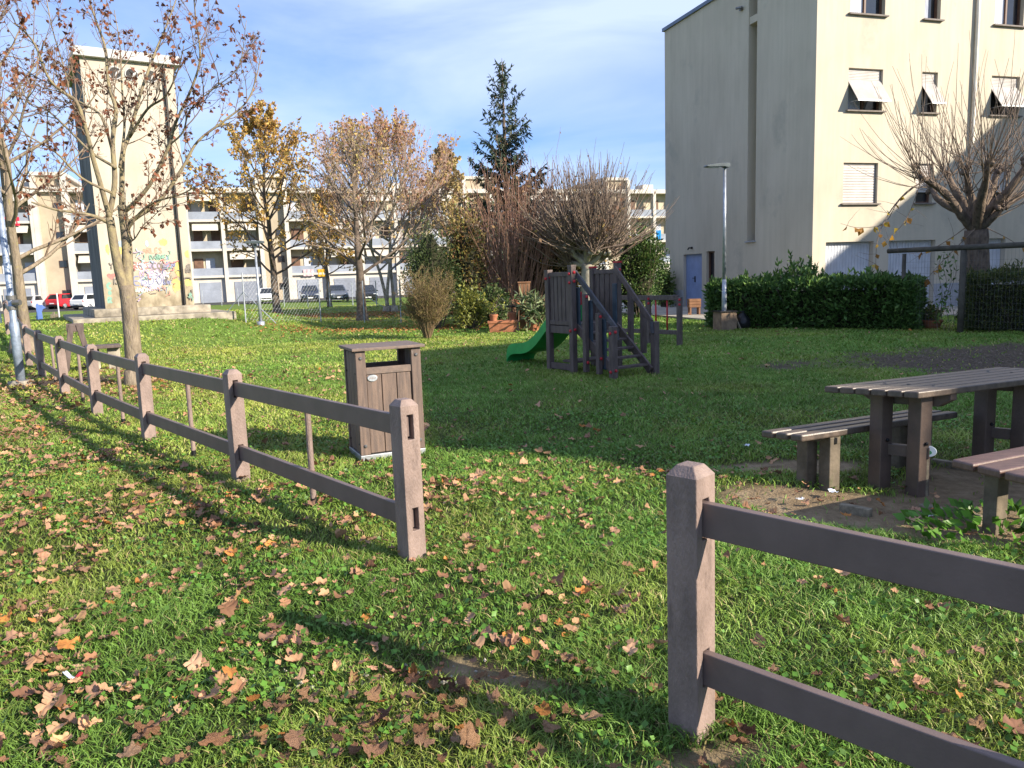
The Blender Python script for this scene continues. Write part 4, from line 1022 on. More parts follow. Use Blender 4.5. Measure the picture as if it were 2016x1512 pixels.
for cols in (colsL, colsM, colsR, colsR2, colsR3):
    for c in cols: fbox('column', c - 0.2, c + 0.2, G0, ROOF - 0.5, -0.22, 0.6, m_white)
    for a, b_ in zip(cols[:-1], cols[1:]):
        for z0, zp, zc in zip(FLZ, PARZ, CEIL):
            bal = fbox('balcony', a + 0.2, b_ - 0.2, z0, z0 + 0.24, -0.12, 1.6, m_white)
            fsub(bal, 'parapet', a + 0.2, b_ - 0.2, z0 + 0.24, zp, 0.0, 0.10, m_par)
            n = fr_.integers(2, 4)
            for k in range(n):
                w0 = a + (b_ - a) * (k + 0.28) / n; w1 = w0 + (0.95 if fr_.random() < .6 else 1.35)
                if w1 > b_ - 0.3: continue
                wi = fbox('window', w0, w1, z0 + 0.26 if fr_.random() < .6 else z0 + 1.1, zc - 0.75, 1.5, 1.6, [m_brown, m_shut, m_curt, m_brown][fr_.integers(4)])
            if fr_.random() < 0.28:
                mb = MB(); p0, p1 = PF(a + 0.5, zc - 0.15, 0.3), PF(b_ - 0.5, zc - 0.15, 0.3); p2, p3 = PF(b_ - 0.5, zc - 0.95, -0.55), PF(a + 0.5, zc - 0.95, -0.55)
                mb.add([p0, p1, p2, p3, p0 - Z3 * .03, p1 - Z3 * .03, p2 - Z3 * .03, p3 - Z3 * .03], [(0, 1, 2, 3), (7, 6, 5, 4), (0, 4, 5, 1), (1, 5, 6, 2), (2, 6, 7, 3), (3, 7, 4, 0)]); obj('awning', mb, m_awn, fb)
        # ground floor
        gw = fbox('ground_wall', a + 0.2, b_ - 0.2, G0, FLZ[0], 0.25, 0.55, m_white)
        if fr_.random() < 0.8 or abs(a - xs_['r1']) < 0.1:
            w_0 = a + 0.75; w_1 = w_0 + min(2.5, b_ - a - 1.4)
            fbox('garage_door', w_0, w_1, G0 + 0.02, 1.85, 0.18, 0.26, m_gar2 if fr_.random() < .6 else m_par)
for a, b_ in tw:
    fbox('stair_tower', a, b_, G0, ROOF + 1.2, 0.5, 11.1, m_beige)
    fbox('stair_tower_head', a - 0.35, b_ + 0.35, ROOF + 1.2, ROOF + 1.55, 0.2, 11.4, m_white)
    for c in (a - 0.12, b_ + 0.12): fbox('column', c - 0.22, c + 0.22, G0, ROOF + 1.2, -0.25, 0.7, m_white)
    for z in (0.8, 3.9, 6.9, 9.9):
        wi = fbox('window', b_ - 1.1, b_ - 0.35, z, z + 0.75, 0.44, 0.52, m_brown); fsub(wi, 'pane', b_ - 1.05, b_ - 0.4, z + 0.05, z + 0.7, 0.41, 0.44, m_glass)
for s_, w__ in ((colsL[-1] - 1.5, 1.8), (colsM[1], 1.4), (colsR[3], 2.0), (colsR3[1], 1.6)):
    fbox('roof_hut', s_, s_ + w__, ROOF, ROOF + 1.0, 3, 5, m_white)
# washing and cloths over the parapets
for (u, v, wd, hgt, colr, lbl) in [(24, 436, 1.3, 0.9, (0.65, 0.02, 0.05), 'red cloth hung over a balcony of the white block'), (607, 537, 1.2, 0.75, (0.62, 0.45, 0.47), 'pink and white cloth hung over a balcony behind the golden tree'),
                                   (635, 537, 1.1, 0.85, (0.62, 0.33, 0.03), 'orange cloth hung over a balcony behind the golden tree'), (1295, 463, 1.0, 1.3, (0.02, 0.24, 0.62), 'blue cloth on a balcony beside the near building edge')]:
    p = gplane(u, v, FB - FI * 0.06, -FI); mb = MB(); n = 10; vs = []
    for i in range(n + 1):
        x_ = (i / n - 0.5) * wd; w__ = 0.035 * math.sin(i * 1.7)
        for z_ in (hgt / 2, 0, -hgt / 2): vs += [p + FE * x_ + Z3 * z_ - FI * (w__ * (1 - z_) + 0.04), p + FE * x_ + Z3 * z_ - FI * (w__ * (1 - z_) + 0.02)]
    fs = []
    for i in range(n):
        for j in range(2):
            A0 = i * 6 + j * 2; B0 = A0 + 6; fs += [(A0, B0, B0 + 2, A0 + 2), (A0 + 1, A0 + 3, B0 + 3, B0 + 1)]
    mb.add(vs, fs); tag(obj('hanging_cloth', mb, mat('cloth %d' % u, colr, 0.9, 0.3, 3), None, loc=p), lbl, 'cloth', 'cloths hung over balconies')

# ================================================================== TRANSFORMER TOWER
m_tower = bpy.data.materials.new('tower render'); m_tower.use_nodes = True
t = m_tower.node_tree; b = t.nodes['Principled BSDF']; b.inputs['Roughness'].default_value = 0.95; b.inputs['Specular IOR Level'].default_value = 0.1
tcn = N(t, 'ShaderNodeTexCoord')
cA = ramp(nzs(1.1, (1.2, 1.2, 0.5)).outputs['Fac'], [(0.3, (0.41, 0.36, 0.29)), (0.55, (0.49, 0.435, 0.36)), (0.75, (0.53, 0.48, 0.40))])
cD = ramp(nzs(2.2, (1.5, 1.5, 1.0), 8).outputs['Fac'], [(0.3, (0.20, 0.165, 0.11)), (0.6, (0.42, 0.36, 0.26))])
sx = N(t, 'ShaderNodeSeparateXYZ'); t.links.new(tcn.outputs['Object'], sx.inputs[0])
nn_ = nzs(1.8, (1, 1, 0.7), 6); ad = N(t, 'ShaderNodeMath', operation='MULTIPLY_ADD'); ad.inputs[1].default_value = -1.6; t.links.new(nn_.outputs['Fac'], ad.inputs[0]); t.links.new(sx.outputs['Z'], ad.inputs[2])
mr = N(t, 'ShaderNodeMapRange'); mr.inputs['From Min'].default_value = -0.35; mr.inputs['From Max'].default_value = 0.75; mr.inputs['To Min'].default_value = 1; mr.inputs['To Max'].default_value = 0; t.links.new(ad.outputs[0], mr.inputs['Value'])
mm = N(t, 'ShaderNodeMix', data_type='RGBA'); t.links.new(mr.outputs['Result'], mm.inputs['Factor']); t.links.new(cA.outputs[0], mm.inputs['A']); t.links.new(cD.outputs[0], mm.inputs['B']); t.links.new(mm.outputs['Result'], b.inputs['Base Color'])
m_step = mat('worn concrete steps', (0.34, 0.30, 0.24), 0.95, 0.5, 3, 0.4, 30)
m_wcap = mat('white cornice', (0.50, 0.49, 0.48), 0.8, 0.15, 3)
ZP = 0.98
TE1 = nrm([math.sin(R_(58)), math.cos(R_(58)), 0]); TE2 = np.array([-TE1[1], TE1[0], 0]); TNO = -TE2     # front face along TE1, side face along TE2
T0 = gz(208, 608, ZP)
def sT(u, v):
    p = gplane(u, v, T0, TNO); return float((p - T0) @ TE1), float(p[2])
TWD, _ = sT(383, 603)
psd = gplane(186, 600, T0, TE1); TDP = float((psd - T0) @ TE2)
TDP = max(2.6, min(4.0, TDP))
_, TZT = sT(166, 112)
TB0 = np.array([T0[0], T0[1], 0])
tower = thing('transformer_tower', 'tall cream tower with round vents and graffiti on the grassy mound', 'tower', TB0 + Z3 * ZP)
PT = lambda s_, z_, d_=0.0: TB0 + TE1 * s_ + Z3 * z_ + TNO * d_
mb = MB(); holes = []
vent = [sT(u, v) for u, v in ((226, 143), (259, 147), (297, 152))]
mb.box(PT(TWD / 2, (ZP + TZT) / 2 - 0.05, -TDP / 2), TWD, TDP, TZT - ZP + 0.1, TE1, TNO); mb.m[4] = 1; obj('wall', mb, [m_tower, mat('dark side render', (0.16, 0.15, 0.15), .95, .5, 1.5, .2, 20, stretch=(1, 1, .3))], tower)  # left side face gets a darker render colour than the front
mb = MB(); mb.box(PT(TWD / 2, TZT + 0.13, -TDP / 2), TWD + 0.34, TDP + 0.34, 0.26, TE1, TNO); obj('cornice', mb, m_wcap, tower, 0.01)
for s_, z_ in vent:
    z_ = vent[1][1]; mb = MB(); mb.tube([PT(s_ + 0.175 * math.cos(a), z_ + 0.175 * math.sin(a), 0.015) for a in np.linspace(0, 2 * PI, 25)], 0.02, 6); v_ = obj('round_vent', mb, m_wcap, tower)
    mb = MB(); mb.lathe([(0.165, 0), (0.165, 0.012)], PT(s_, z_, 0.0), 24, TE1, Z3, TNO); o_ = obj('opening', mb, m_dark); o_.parent = v_; o_.location = tuple(-np.array(tower.location))
    mb = MB(); mb.prism([(-0.02, -0.12), (0.03, 0.03), (0.14, 0.09), (0.10, 0.0), (0.03, -0.06)], PT(s_, z_, 0.014), TE1, Z3, TNO * 0.02); o_ = obj('broken_blade', mb, m_wcap); o_.parent = v_; o_.location = tuple(-np.array(tower.location))
cs, _ = sT(345, 400); mb = MB(); mb.tube([PT(cs, z_, 0.05) for z_ in (ZP + 0.02, 4, 7, TZT - 0.02)], 0.045, 8); obj('conduit', mb, m_dark, tower)
mb = MB(); mb.box(PT(TWD / 2 + 0.02, ZP - 0.12, -TDP / 2 + 0.1), TWD + 0.75, TDP + 0.8, 0.24, TE1, TNO); obj('plinth_step', mb, m_step, tower, 0.02)
mb = MB(); mb.box(PT(TWD / 2 + 0.05, ZP - 0.60, -TDP / 2 + 0.15), TWD + 2.0, TDP + 1.7, 0.72, TE1, TNO); obj('plinth_step', mb, m_step, tower, 0.02)
# graffiti: painted strokes on the render
PAL = {'b': (0.07, 0.13, 0.42), 'k': (0.05, 0.05, 0.07), 'r': (0.60, 0.07, 0.09), 'y': (0.75, 0.60, 0.08), 't': (0.06, 0.38, 0.30), 'w': (0.78, 0.76, 0.74), 'o': (0.62, 0.22, 0.14), 'l': (0.30, 0.50, 0.72), 'p': (0.42, 0.30, 0.55)}
PAL = {k: tuple(a * .6 + b_ * .4 for a, b_ in zip(c, (0.50, 0.43, 0.34))) for k, c in PAL.items()}; keys = list(PAL); gm_ = [mat('spray paint ' + k, PAL[k], 0.8, 0.25, 4) for k in keys]
mb = MB(); gr_ = np.random.default_rng(5); lay = [0]
def stroke(pts, w, c, closed=False, fill=False):
    lay[0] += 1; d_ = 0.0015 + 0.00035 * lay[0]; pts = np.array(pts, float); mb.mi = keys.index(c); pts[:, 0] = np.clip(pts[:, 0], 0.04, TWD - 0.04)
    if fill:
        n = len(pts); mb.add([PT(p[0], p[1], d_) for p in pts], [tuple(range(n))]); return
    if closed: pts = np.vstack([pts, pts[:1]])
    tg = np.gradient(pts, axis=0); tg /= np.maximum(1e-6, np.linalg.norm(tg, axis=1))[:, None]; nn = np.stack([-tg[:, 1], tg[:, 0]], -1) * w / 2
    vs = [PT(*q, d_) for p, m_ in zip(pts, nn) for q in (p - m_, p + m_)]
    mb.add(vs, [(2 * i, 2 * i + 2, 2 * i + 3, 2 * i + 1) for i in range(len(pts) - 1)])
GL = {'A': [[(0, 0), (.3, 1), (.6, 0)], [(.12, .4), (.5, .4)]], 'R': [[(0, 0), (0, 1), (.4, .95), (.5, .75), (.35, .55), (0, .5)], [(.2, .5), (.55, 0)]], 'L': [[(0, 1), (0, 0), (.5, 0)]], 'E': [[(.5, 1), (0, 1), (0, 0), (.5, 0)], [(0, .5), (.4, .5)]], 'S': [[(.5, .9), (.2, 1), (0, .8), (.4, .45), (.45, .15), (.2, 0), (0, .1)]],
      'C': [[(.6, .85), (.35, 1), (.08, .8), (0, .45), (.15, .1), (.4, 0), (.62, .15)]], '+': [[(0, .5), (.7, .5)], [(.35, .95), (.35, .1)]], 'B': [[(0, 0), (0, 1), (.4, .9), (.4, .6), (0, .52), (.5, .4), (.5, .1), (0, 0)]], 'D': [[(0, 0), (0, 1), (.4, .85), (.5, .5), (.4, .15), (0, 0)]], 'O': [[(.3, 1), (.05, .7), (.05, .3), (.3, 0), (.55, .3), (.55, .7), (.3, 1)]], 'W': [[(0, 1), (.15, 0), (.3, .7), (.45, 0), (.6, 1)]], 'K': [[(0, 0), (0, 1)], [(.5, 1), (0, .45), (.5, 0)]], 'Y': [[(0, 1), (.3, .5), (.6, 1)], [(.3, .5), (.3, 0)]], 'N': [[(0, 0), (0, 1), (.5, 0), (.5, 1)]]}
def smooth2(p):
    p = np.array(p, float)
    for _ in range(2):
        if len(p) < 3: return p
        q = [p[0]]
        for a, c in zip(p[:-1], p[1:]): q += [a * .75 + c * .25, a * .25 + c * .75]
        q.append(p[-1]); p = np.array(q)
    return p
def word(u, v, txt, hpx, c, w, sx_=0.75, closed=False):
    s_, z_ = sT(u, v); h = hpx / 62.0
    for ch in txt:
        for st_ in GL.get(ch, []): stroke(smooth2([(s_ + a * h * sx_ * 1.2, z_ + q * h) for a, q in st_]), w, c)
        s_ += h * sx_ * 0.85
word(212, 569, 'C', 11, 't', 0.07); word(213, 582, '+', 10, 't', 0.07); word(214, 597, 'R', 11, 't', 0.06)
word(281, 499, 'ARLES', 10, 'o', 0.045, 0.85)
s_, z_ = sT(219, 544); stroke([(s_ + 0.115 * (16 * math.sin(a) ** 3) / 16, z_ + 0.115 * (13 * math.cos(a) - 5 * math.cos(2 * a) - 2 * math.cos(3 * a) - math.cos(4 * a)) / 16) for a in np.linspace(0, 2 * PI, 30)[:-1]], 0, 'r', fill=True)
def blob(u, v, ru, rv, c, ragged=0.25):
    s_, z_ = sT(u, v); k = 26; f = 1 / 62.0
    stroke([(s_ + ru * f * math.cos(a) * (1 + ragged * gr_.normal() * .5), z_ + rv * f * math.sin(a) * (1 + ragged * gr_.normal() * .5)) for a in np.linspace(0, 2 * PI, k)[:-1]], 0, c, fill=True)
blob(321, 477, 8, 7, 'y'); blob(369, 500, 5, 7, 'y'); blob(371, 556, 7, 7, 'y'); blob(347, 560, 8, 12, 'y', .4); blob(350, 530, 6, 14, 'y', .4); blob(289, 480, 3, 6, 'l'); blob(236, 482, 4, 8, 'l'); blob(212, 490, 3, 9, 'y', .5); blob(237, 493, 3, 7, 'y'); blob(310, 506, 4, 6, 't'); blob(330, 508, 3, 4, 'l')
blob(298, 555, 24, 12, 'w', .3); blob(306, 523, 12, 7, 'p', .3); blob(320, 523, 7, 7, 'p', .3); blob(277, 525, 12, 8, 'w', .3); blob(312, 541, 22, 9, 'w', .3)
word(264, 562, 'EBDOB', 17, 'b', 0.035, 0.9); word(276, 546, 'NSBRO', 14, 'p', 0.035, 0.8); word(300, 530, 'CORA', 12, 'k', 0.045, 0.85); word(262, 530, 'RES', 13, 'r', 0.035, 0.9); word(330, 528, 'KN', 13, 'b', 0.04, .7); word(366, 537, 'BYN', 9, 'k', 0.035, .5); word(367, 528, 'ARS', 8, 'k', 0.03, .5)
word(264, 576, 'WADN', 9, 'w', 0.04, 1.0); word(290, 572, 'OLAY', 8, 'p', 0.025, .9); word(295, 511, 'DAWNEY', 9, 't', 0.03, 0.8); word(322, 560, 'SAY', 7, 'b', 0.03, .8); word(225, 560, 'KOL', 12, 'k', 0.03, .7); word(216, 530, 'Y', 12, 'k', 0.03)
for _ in range(54):
    u, v = gr_.uniform(260, 340), gr_.uniform(498, 582); s_, z_ = sT(u, v); n = gr_.integers(4, 8); p = np.cumsum(gr_.normal(size=(n, 2)) * [0.065, 0.06], 0) + [s_, z_]
    stroke(smooth2(p), gr_.uniform(0.012, 0.026), gr_.choice(list('bkrtpl')))
for a0 in (0.0, 0.5): 
    s_, z_ = sT(370, 560 + 0); stroke([(s_ + 0.16 * math.cos(a), z_ + 0.12 + 0.1 * math.sin(a)) for a in np.linspace(0.3, 2.8, 10)], 0.04, 'k')
s_, z_ = sT(371, 580); 
for k in range(5): stroke(smooth2(np.cumsum(gr_.normal(size=(5, 2)) * .06, 0) + [s_, z_]), 0.035, 'k' if k % 2 else 't')
obj('graffiti', mb, gm_, tower)

# ================================================================== TREES AND PLANTS
class Tree:
    """collects limbs (thick) and twigs (thin) as tubes, and leaf positions"""
    def __init__(s, seed): s.r = np.random.default_rng(seed); s.trunk = MB(); s.twig = MB(); s.lp = []; s.ld = []
    def cat(s, pts, n=6):
        p = np.array(pts, float); 
        if len(p) < 3: return p
        e = np.vstack([2 * p[0] - p[1], p, 2 * p[-1] - p[-2]]); o = []
        for i in range(1, len(e) - 2):
            for t_ in np.linspace(0, 1, n, endpoint=False):
                a, b_, c, d = e[i - 1], e[i], e[i + 1], e[i + 2]
                o.append(0.5 * (2 * b_ + (c - a) * t_ + (2 * a - 5 * b_ + 4 * c - d) * t_ ** 2 + (3 * b_ - a - 3 * c + d) * t_ ** 3))
        o.append(p[-1]); return np.array(o)
    def limb(s, pts, r0, r1, n=8, sm=5, rough=0.0):
        p = s.cat(pts, sm); k = len(p); r = np.linspace(0, 1, k) ** 0.85 * (r1 - r0) + r0
        if rough: r = r * (1 + rough * s.r.normal(size=k))
        s.trunk.tube(p, r, n); return p
    def shoot(s, p, d, L_, r0, lev, cfg):
        k = cfg['seg'][lev]; d = nrm(d); p = np.array(p, float); pts = [p.copy()]
        up = cfg['up'][lev]; wob = cfg['wob'][lev]
        for i in range(k):
            d = nrm(d + s.r.normal(size=3) * wob + np.array([0, 0, up]))
            p = p + d * L_ / k; pts.append(p.copy())
        pts = np.array(pts); rr = np.linspace(r0, max(r0 * cfg.get('tip', 0.3), cfg.get('rmin', 0.002)), k + 1)
        (s.trunk if lev < cfg.get('thick', 0) else s.twig).tube(pts, rr, 5 if lev == 0 else (4 if lev == 1 else 3), cap=False)
        nc = cfg['n'][lev] if lev < len(cfg['n']) else 0
        if nc:
            nc = max(1, int(round(nc * (0.7 + 0.6 * s.r.random()))))
            for j in range(nc):
                f = cfg.get('t0', 0.25) + (1 - cfg.get('t0', 0.25)) * (j + s.r.random()) / nc; x = f * k; i = min(k - 1, int(x)); q = pts[i] + (pts[i + 1] - pts[i]) * (x - i)
                dd = nrm(pts[i + 1] - pts[i]); rv = s.r.normal(size=3); rv -= dd * (rv @ dd); rv = nrm(rv); a = R_(cfg['ang'][lev]) * (0.7 + 0.6 * s.r.random())
                s.shoot(q, dd * math.cos(a) + rv * math.sin(a), L_ * cfg['ratio'][lev] * (1.1 - 0.6 * f) * (0.7 + 0.6 * s.r.random()), r0 * 0.55 * (1 - 0.5 * f), lev + 1, cfg)
        if lev >= cfg.get('leaflev', 1):
            m = cfg.get('leaves', 0)
            m = int(m) + (s.r.random() < m - int(m))
            for _ in range(m):
                f = s.r.uniform(0.25, 1.0) * k; i = min(k - 1, int(f)); s.lp.append(pts[i] + (pts[i + 1] - pts[i]) * (f - i)); s.ld.append(s.r.normal(size=3))
        return pts
    def leaves_mesh(s, name, root, size, cols, asp=0.8, hang=0.7, m=None, curl=0.5, dens=1.0):
        if not s.lp: return
        P = np.array(s.lp); D = np.array(s.ld)
        if dens < 1: k = s.r.random(len(P)) < dens; P, D = P[k], D[k]
        D[:, 2] -= hang; n = len(P); cols = np.array(cols); c = cols[s.r.integers(len(cols), size=n)] * (0.75 + 0.5 * s.r.random((n, 1)))
        V, F, C = leafcards(P, D, size * (0.6 + 0.8 * s.r.random(n)), asp, c, curl)
        return meshnp(name, V, [F], m or leafmat('tree leaves', 0.6, 0.35, 0.25), C, parent=root)
m_barkg = mat('grey brown maple bark', (0.33, 0.265, 0.195), 0.95, 0.4, 4, 0.9, 14, 0.1, col2=(0.17, 0.135, 0.10), stretch=(5, 5, 1.1))
m_barky = mat('bark with yellow lichen', (0.32, 0.265, 0.15), 0.95, 0.4, 7, 0.6, 26, 0.1, col2=(0.18, 0.145, 0.11), stretch=(2, 2, 1))
flecks(m_barkg, (0.33, 0.28, 0.12), 0.58, 6, (2, 2, 1), .12)
m_twigd = mat('dark twigs', (0.21, 0.15, 0.11), 0.9, 0.3, 6)
m_twigp = mat('pale twigs', (0.29, 0.225, 0.175), 0.9, 0.3, 6)
m_twigr = mat('reddish twigs', (0.30, 0.17, 0.12), 0.9, 0.3, 6)
m_barkd = mat('dark bark', (0.16, 0.125, 0.10), 0.95, 0.4, 5, 0.6, 20, 0.1)
m_barkp = mat('pale plane bark', (0.42, 0.38, 0.30), 0.95, 0.4, 4, 0.4, 14, 0.1, col2=(0.22, 0.19, 0.14))
m_barkk = mat('knotty pollard bark', (0.22, 0.165, 0.125), 0.95, 0.4, 6, 0.9, 22, 0.1, col2=(0.09, 0.07, 0.058), stretch=(2, 2, 1))
BROWN = [(0.27, 0.10, 0.055), (0.21, 0.075, 0.045), (0.33, 0.14, 0.075), (0.14, 0.055, 0.038)]
GOLD = [(0.58, 0.36, 0.085), (0.50, 0.28, 0.075), (0.46, 0.33, 0.09), (0.60, 0.44, 0.14), (0.38, 0.21, 0.075)]
LAUREL = [(0.075, 0.15, 0.035), (0.10, 0.19, 0.045), (0.06, 0.12, 0.03), (0.14, 0.23, 0.055)]

def px3(u, v, Y): return gy(u, v, Y)

# --- maple in front of the tower, limbs drawn from the trunk's fork outwards
b_ = G(266, 757); Y0 = b_[1]
t1 = thing('tree', 'slender half-bare maple with hanging brown leaves in front of the tower', 'tree', b_)
T = Tree(11)
def pl(pts, dy): return [px3(u, v, Y0 + d) for (u, v), d in zip(pts, np.linspace(0, dy, len(pts)))]
trk = T.limb([b_ - Z3 * 0.15] + pl([(266, 757), (262, 690), (256, 620), (249, 562)], 0.0), 0.145, 0.118, 14, 6, 0.02)
T.trunk.tube([b_ - Z3 * 0.1, b_ + Z3 * 0.06, b_ + Z3 * 0.25], [0.21, 0.165, 0.14], 14)
low = T.trunk; T.trunk = MB(); lims = [T.limb(pl([(250, 585), (236, 540), (225, 485), (216, 428)], -0.15), 0.085, 0.062, 10), T.limb(pl([(250, 585), (251, 530), (249, 475), (240, 405)], 0.25), 0.10, 0.07, 10)]
def L2(pts, base, dy, r0, r1): return T.limb([px3(u, v, Y0 + base + d) for (u, v), d in zip(pts, np.linspace(0, dy, len(pts)))], r0 * 0.74, r1 * 0.72, 7)
cfg1 = dict(seg=[6, 5, 4], up=[0.10, 0.07, 0.0], wob=[0.10, 0.14, 0.2], n=[6, 3], ang=[42, 45], ratio=[0.5, 0.5], leaves=1.4, leaflev=1, rmin=0.0028, tip=0.35)
br = [L2([(216, 440), (192, 428), (160, 420), (111, 413), (62, 398)], -0.1, -0.7, 0.05, 0.018), L2([(217, 432), (200, 370), (183, 310), (168, 250), (150, 200), (119, 178), (94, 150), (70, 90), (48, 62), (28, 45)], -0.15, -1.1, 0.06, 0.012),
      L2([(214, 430), (226, 360), (222, 280), (228, 217), (214, 167), (208, 100), (196, 60), (178, 8), (165, -40)], -0.12, 0.5, 0.065, 0.012), L2([(222, 300), (200, 230), (165, 205), (140, 190), (128, 140), (104, 60), (90, -10)], 0.0, 0.9, 0.03, 0.01),
      L2([(240, 410), (242, 305), (256, 262), (278, 180), (305, 105), (328, 50), (352, -15)], 0.25, 1.1, 0.062, 0.012), L2([(241, 420), (268, 396), (300, 355), (333, 286), (345, 244), (380, 167), (394, 111), (386, 40), (380, -20)], 0.25, -0.7, 0.055, 0.011),
      L2([(243, 445), (283, 418), (320, 388), (361, 328), (390, 278), (444, 236), (486, 200), (505, 150), (516, 96)], 0.22, 0.6, 0.055, 0.008), L2([(244, 462), (275, 420), (307, 397), (358, 382), (392, 362)], 0.2, -0.5, 0.038, 0.012),
      L2([(228, 330), (180, 300), (130, 250), (90, 215), (60, 205), (30, 150)], -0.1, 1.0, 0.035, 0.008), L2([(255, 270), (290, 215), (325, 190), (350, 140), (362, 90)], 0.3, -0.9, 0.035, 0.008), L2([(247, 480), (265, 470), (285, 440), (300, 440)], 0.2, -0.4, 0.02, 0.007),
      L2([(333, 286), (360, 260), (375, 215), (420, 175), (470, 130), (485, 40)], 0.0, -0.8, 0.022, 0.006), L2([(220, 380), (160, 350), (110, 300), (60, 270), (20, 240)], -0.2, -1.2, 0.032, 0.008), L2([(236, 330), (245, 250), (240, 170), (236, 90), (225, 20)], 0.1, 1.5, 0.034, 0.009)]
for L_ in br:
    n = len(L_); cnt = max(3, int(n * 0.43))
    for i in range(cnt):
        f = 0.22 + 0.78 * (i + T.r.random()) / cnt; k = min(n - 2, int(f * (n - 1))); d = nrm(L_[k + 1] - L_[k]); rv = T.r.normal(size=3); rv = nrm(rv - d * (rv @ d))
        T.shoot(L_[k], d * 0.75 + rv * 0.75 + Z3 * 0.2, T.r.uniform(0.35, 0.95) * (1.15 - 0.4 * f), 0.010 * (1.25 - 0.6 * f), 0, cfg1)
obj('trunk', low, m_barkg, t1, smooth=True); obj('limbs', T.trunk, m_barky, t1, smooth=True); obj('twigs', T.twig, m_twigd, t1)
T.leaves_mesh('crown', t1, 0.07, BROWN, 0.75, 0.9, curl=0.8, dens=0.30)

def auto_tree(name, label, base, H_, spread, trunk_h, r0, seed, bark, twm, leafc, leafsize, cfg, nl=9, lean=(0, 0), flare=1.0, nst=1, crown_pow=0.6, leafdens=1.0, group=None):
    T = Tree(seed); root = thing(name, label, 'tree', base, group)
    for st_ in range(nst):
        off = np.zeros(3) if nst == 1 else np.append(T.r.normal(size=2) * 0.16, 0); ln = np.array([lean[0], lean[1], 0]) + (0 if nst == 1 else np.append(T.r.normal(size=2) * 0.09, 0))
        top = base + off + ln * H_ + Z3 * H_ * 0.93; n = 8; pts = [base + off - Z3 * 0.15]
        for i in range(1, n + 1): pts.append(base + off + (top - base - off) * i / n + np.append(T.r.normal(size=2) * 0.012 * H_ * (i / n), 0))
        p = T.limb(pts, r0 * (1 if nst == 1 else 0.6), 0.012, 9, 3, 0.02); T.trunk.tube([base + off - Z3 * .1, base + off + Z3 * .08, base + off + Z3 * .3], [r0 * 1.5, r0 * 1.15, r0 * 0.98], 10)
        k = len(p)
        for j in range(nl):
            f = trunk_h / H_ + (0.97 - trunk_h / H_) * (j + T.r.random() * 0.8) / nl; i = min(k - 2, int(f * (k - 1))); az = j * 2.4 + T.r.random(); rel = (f - trunk_h / H_) / (1 - trunk_h / H_)
            sp = spread * (0.35 + 0.65 * math.sin(PI * min(1, (rel * 0.85 + 0.18)) ** crown_pow)) ; el = R_(20 + 45 * rel)
            T.shoot(p[i], [math.cos(az) * math.cos(el), math.sin(az) * math.cos(el), math.sin(el)], sp * (1.0 - 0.25 * rel), r0 * cfg.get('limb', 0.28) * (1 - 0.7 * rel) + 0.006, 0, cfg)
    obj('trunk', T.trunk, bark, root, smooth=True); obj('twigs', T.twig, twm, root)
    T.leaves_mesh('crown', root, leafsize, leafc, 0.8, 0.6, curl=0.6, dens=leafdens)
    return root
cfgM = dict(seg=[6, 5, 4], up=[0.10, 0.09, 0.05], wob=[0.12, 0.15, 0.2], n=[7, 4], ang=[45, 45], ratio=[0.45, 0.5], leaves=2.0, leaflev=1, rmin=0.005, tip=0.3, thick=1)
cfgG = dict(cfgM, leaves=15, rmin=0.007, n=[9, 4], wob=[.14, .2, .25]); cfgB = dict(cfgM, up=[0.2, 0.22, 0.2], n=[9, 5], leaves=0.55, rmin=0.006, ang=[32, 30])
g2 = 'autumn trees on the lawn'
q = G(58, 690)
auto_tree('tree', 'left maple with split pale trunk and brown leaves behind the leaning lamp post', q, 9.0, 3.0, 2.2, 0.22, 31, m_barkg, m_twigd, BROWN, 0.075, dict(cfgM, leaves=2.6, rmin=0.004, n=[7, 4], limb=.22), 16, (-0.02, 0.0), nst=2, leafdens=0.28)
q = G(546, 617)
auto_tree('tree', 'golden-leaved plane tree in the middle beside the slim lamp post', q, 10.2, 5.2, 2.0, 0.22, 41, m_barkd, m_twigd, GOLD, 0.125, cfgG, 26, (-0.015, 0), leafdens=0.6, crown_pow=0.8)
q = G(714, 632)
auto_tree('tree', 'thin-leaved tree with a straight dark trunk right of the golden tree', q, 7.6, 3.5, 1.9, 0.22, 51, m_barkd, m_twigp, [(0.52, 0.36, 0.14), (0.45, 0.28, 0.14), (0.50, 0.40, 0.15)], 0.10, dict(cfgM, leaves=1.3, rmin=0.005, n=[10, 6]), 18, (0.0, 0), leafdens=0.6)
q = G(766, 614)
auto_tree('tree', 'almost bare pinkish tree of several pale stems with yellow tips', q, 8.6, 5.3, 2.2, 0.16, 61, m_barkp, mat('pinkish fine twigs', (0.40, 0.27, 0.21), 0.9, 0.3, 5), [(0.50, 0.36, 0.08), (0.46, 0.24, 0.13), (0.40, 0.20, 0.12)], 0.13, dict(cfgB, leaves=1.0, n=[13, 7], rmin=0.0065), 17, (0.02, 0), nst=3, leafdens=0.75)
q = gp(-3.4, 45)
auto_tree('tree', 'pale sparse tree far back between the bare tree and the spruce', q, 9.2, 3.2, 2.5, 0.18, 71, m_barkp, m_twigp, [(0.52, 0.42, 0.17), (0.45, 0.33, 0.15), (0.40, 0.30, 0.15)], 0.16, dict(cfgM, leaves=6, rmin=0.009, n=[9, 5]), 22)
q = gp(-11.5, 50)
auto_tree('tree', 'yellowing tree behind the golden tree in front of the white block', q, 7.6, 2.6, 2.2, 0.16, 72, m_barkd, m_twigd, GOLD, 0.2, dict(cfgM, leaves=4.0, rmin=0.008), 15, leafdens=0.7)

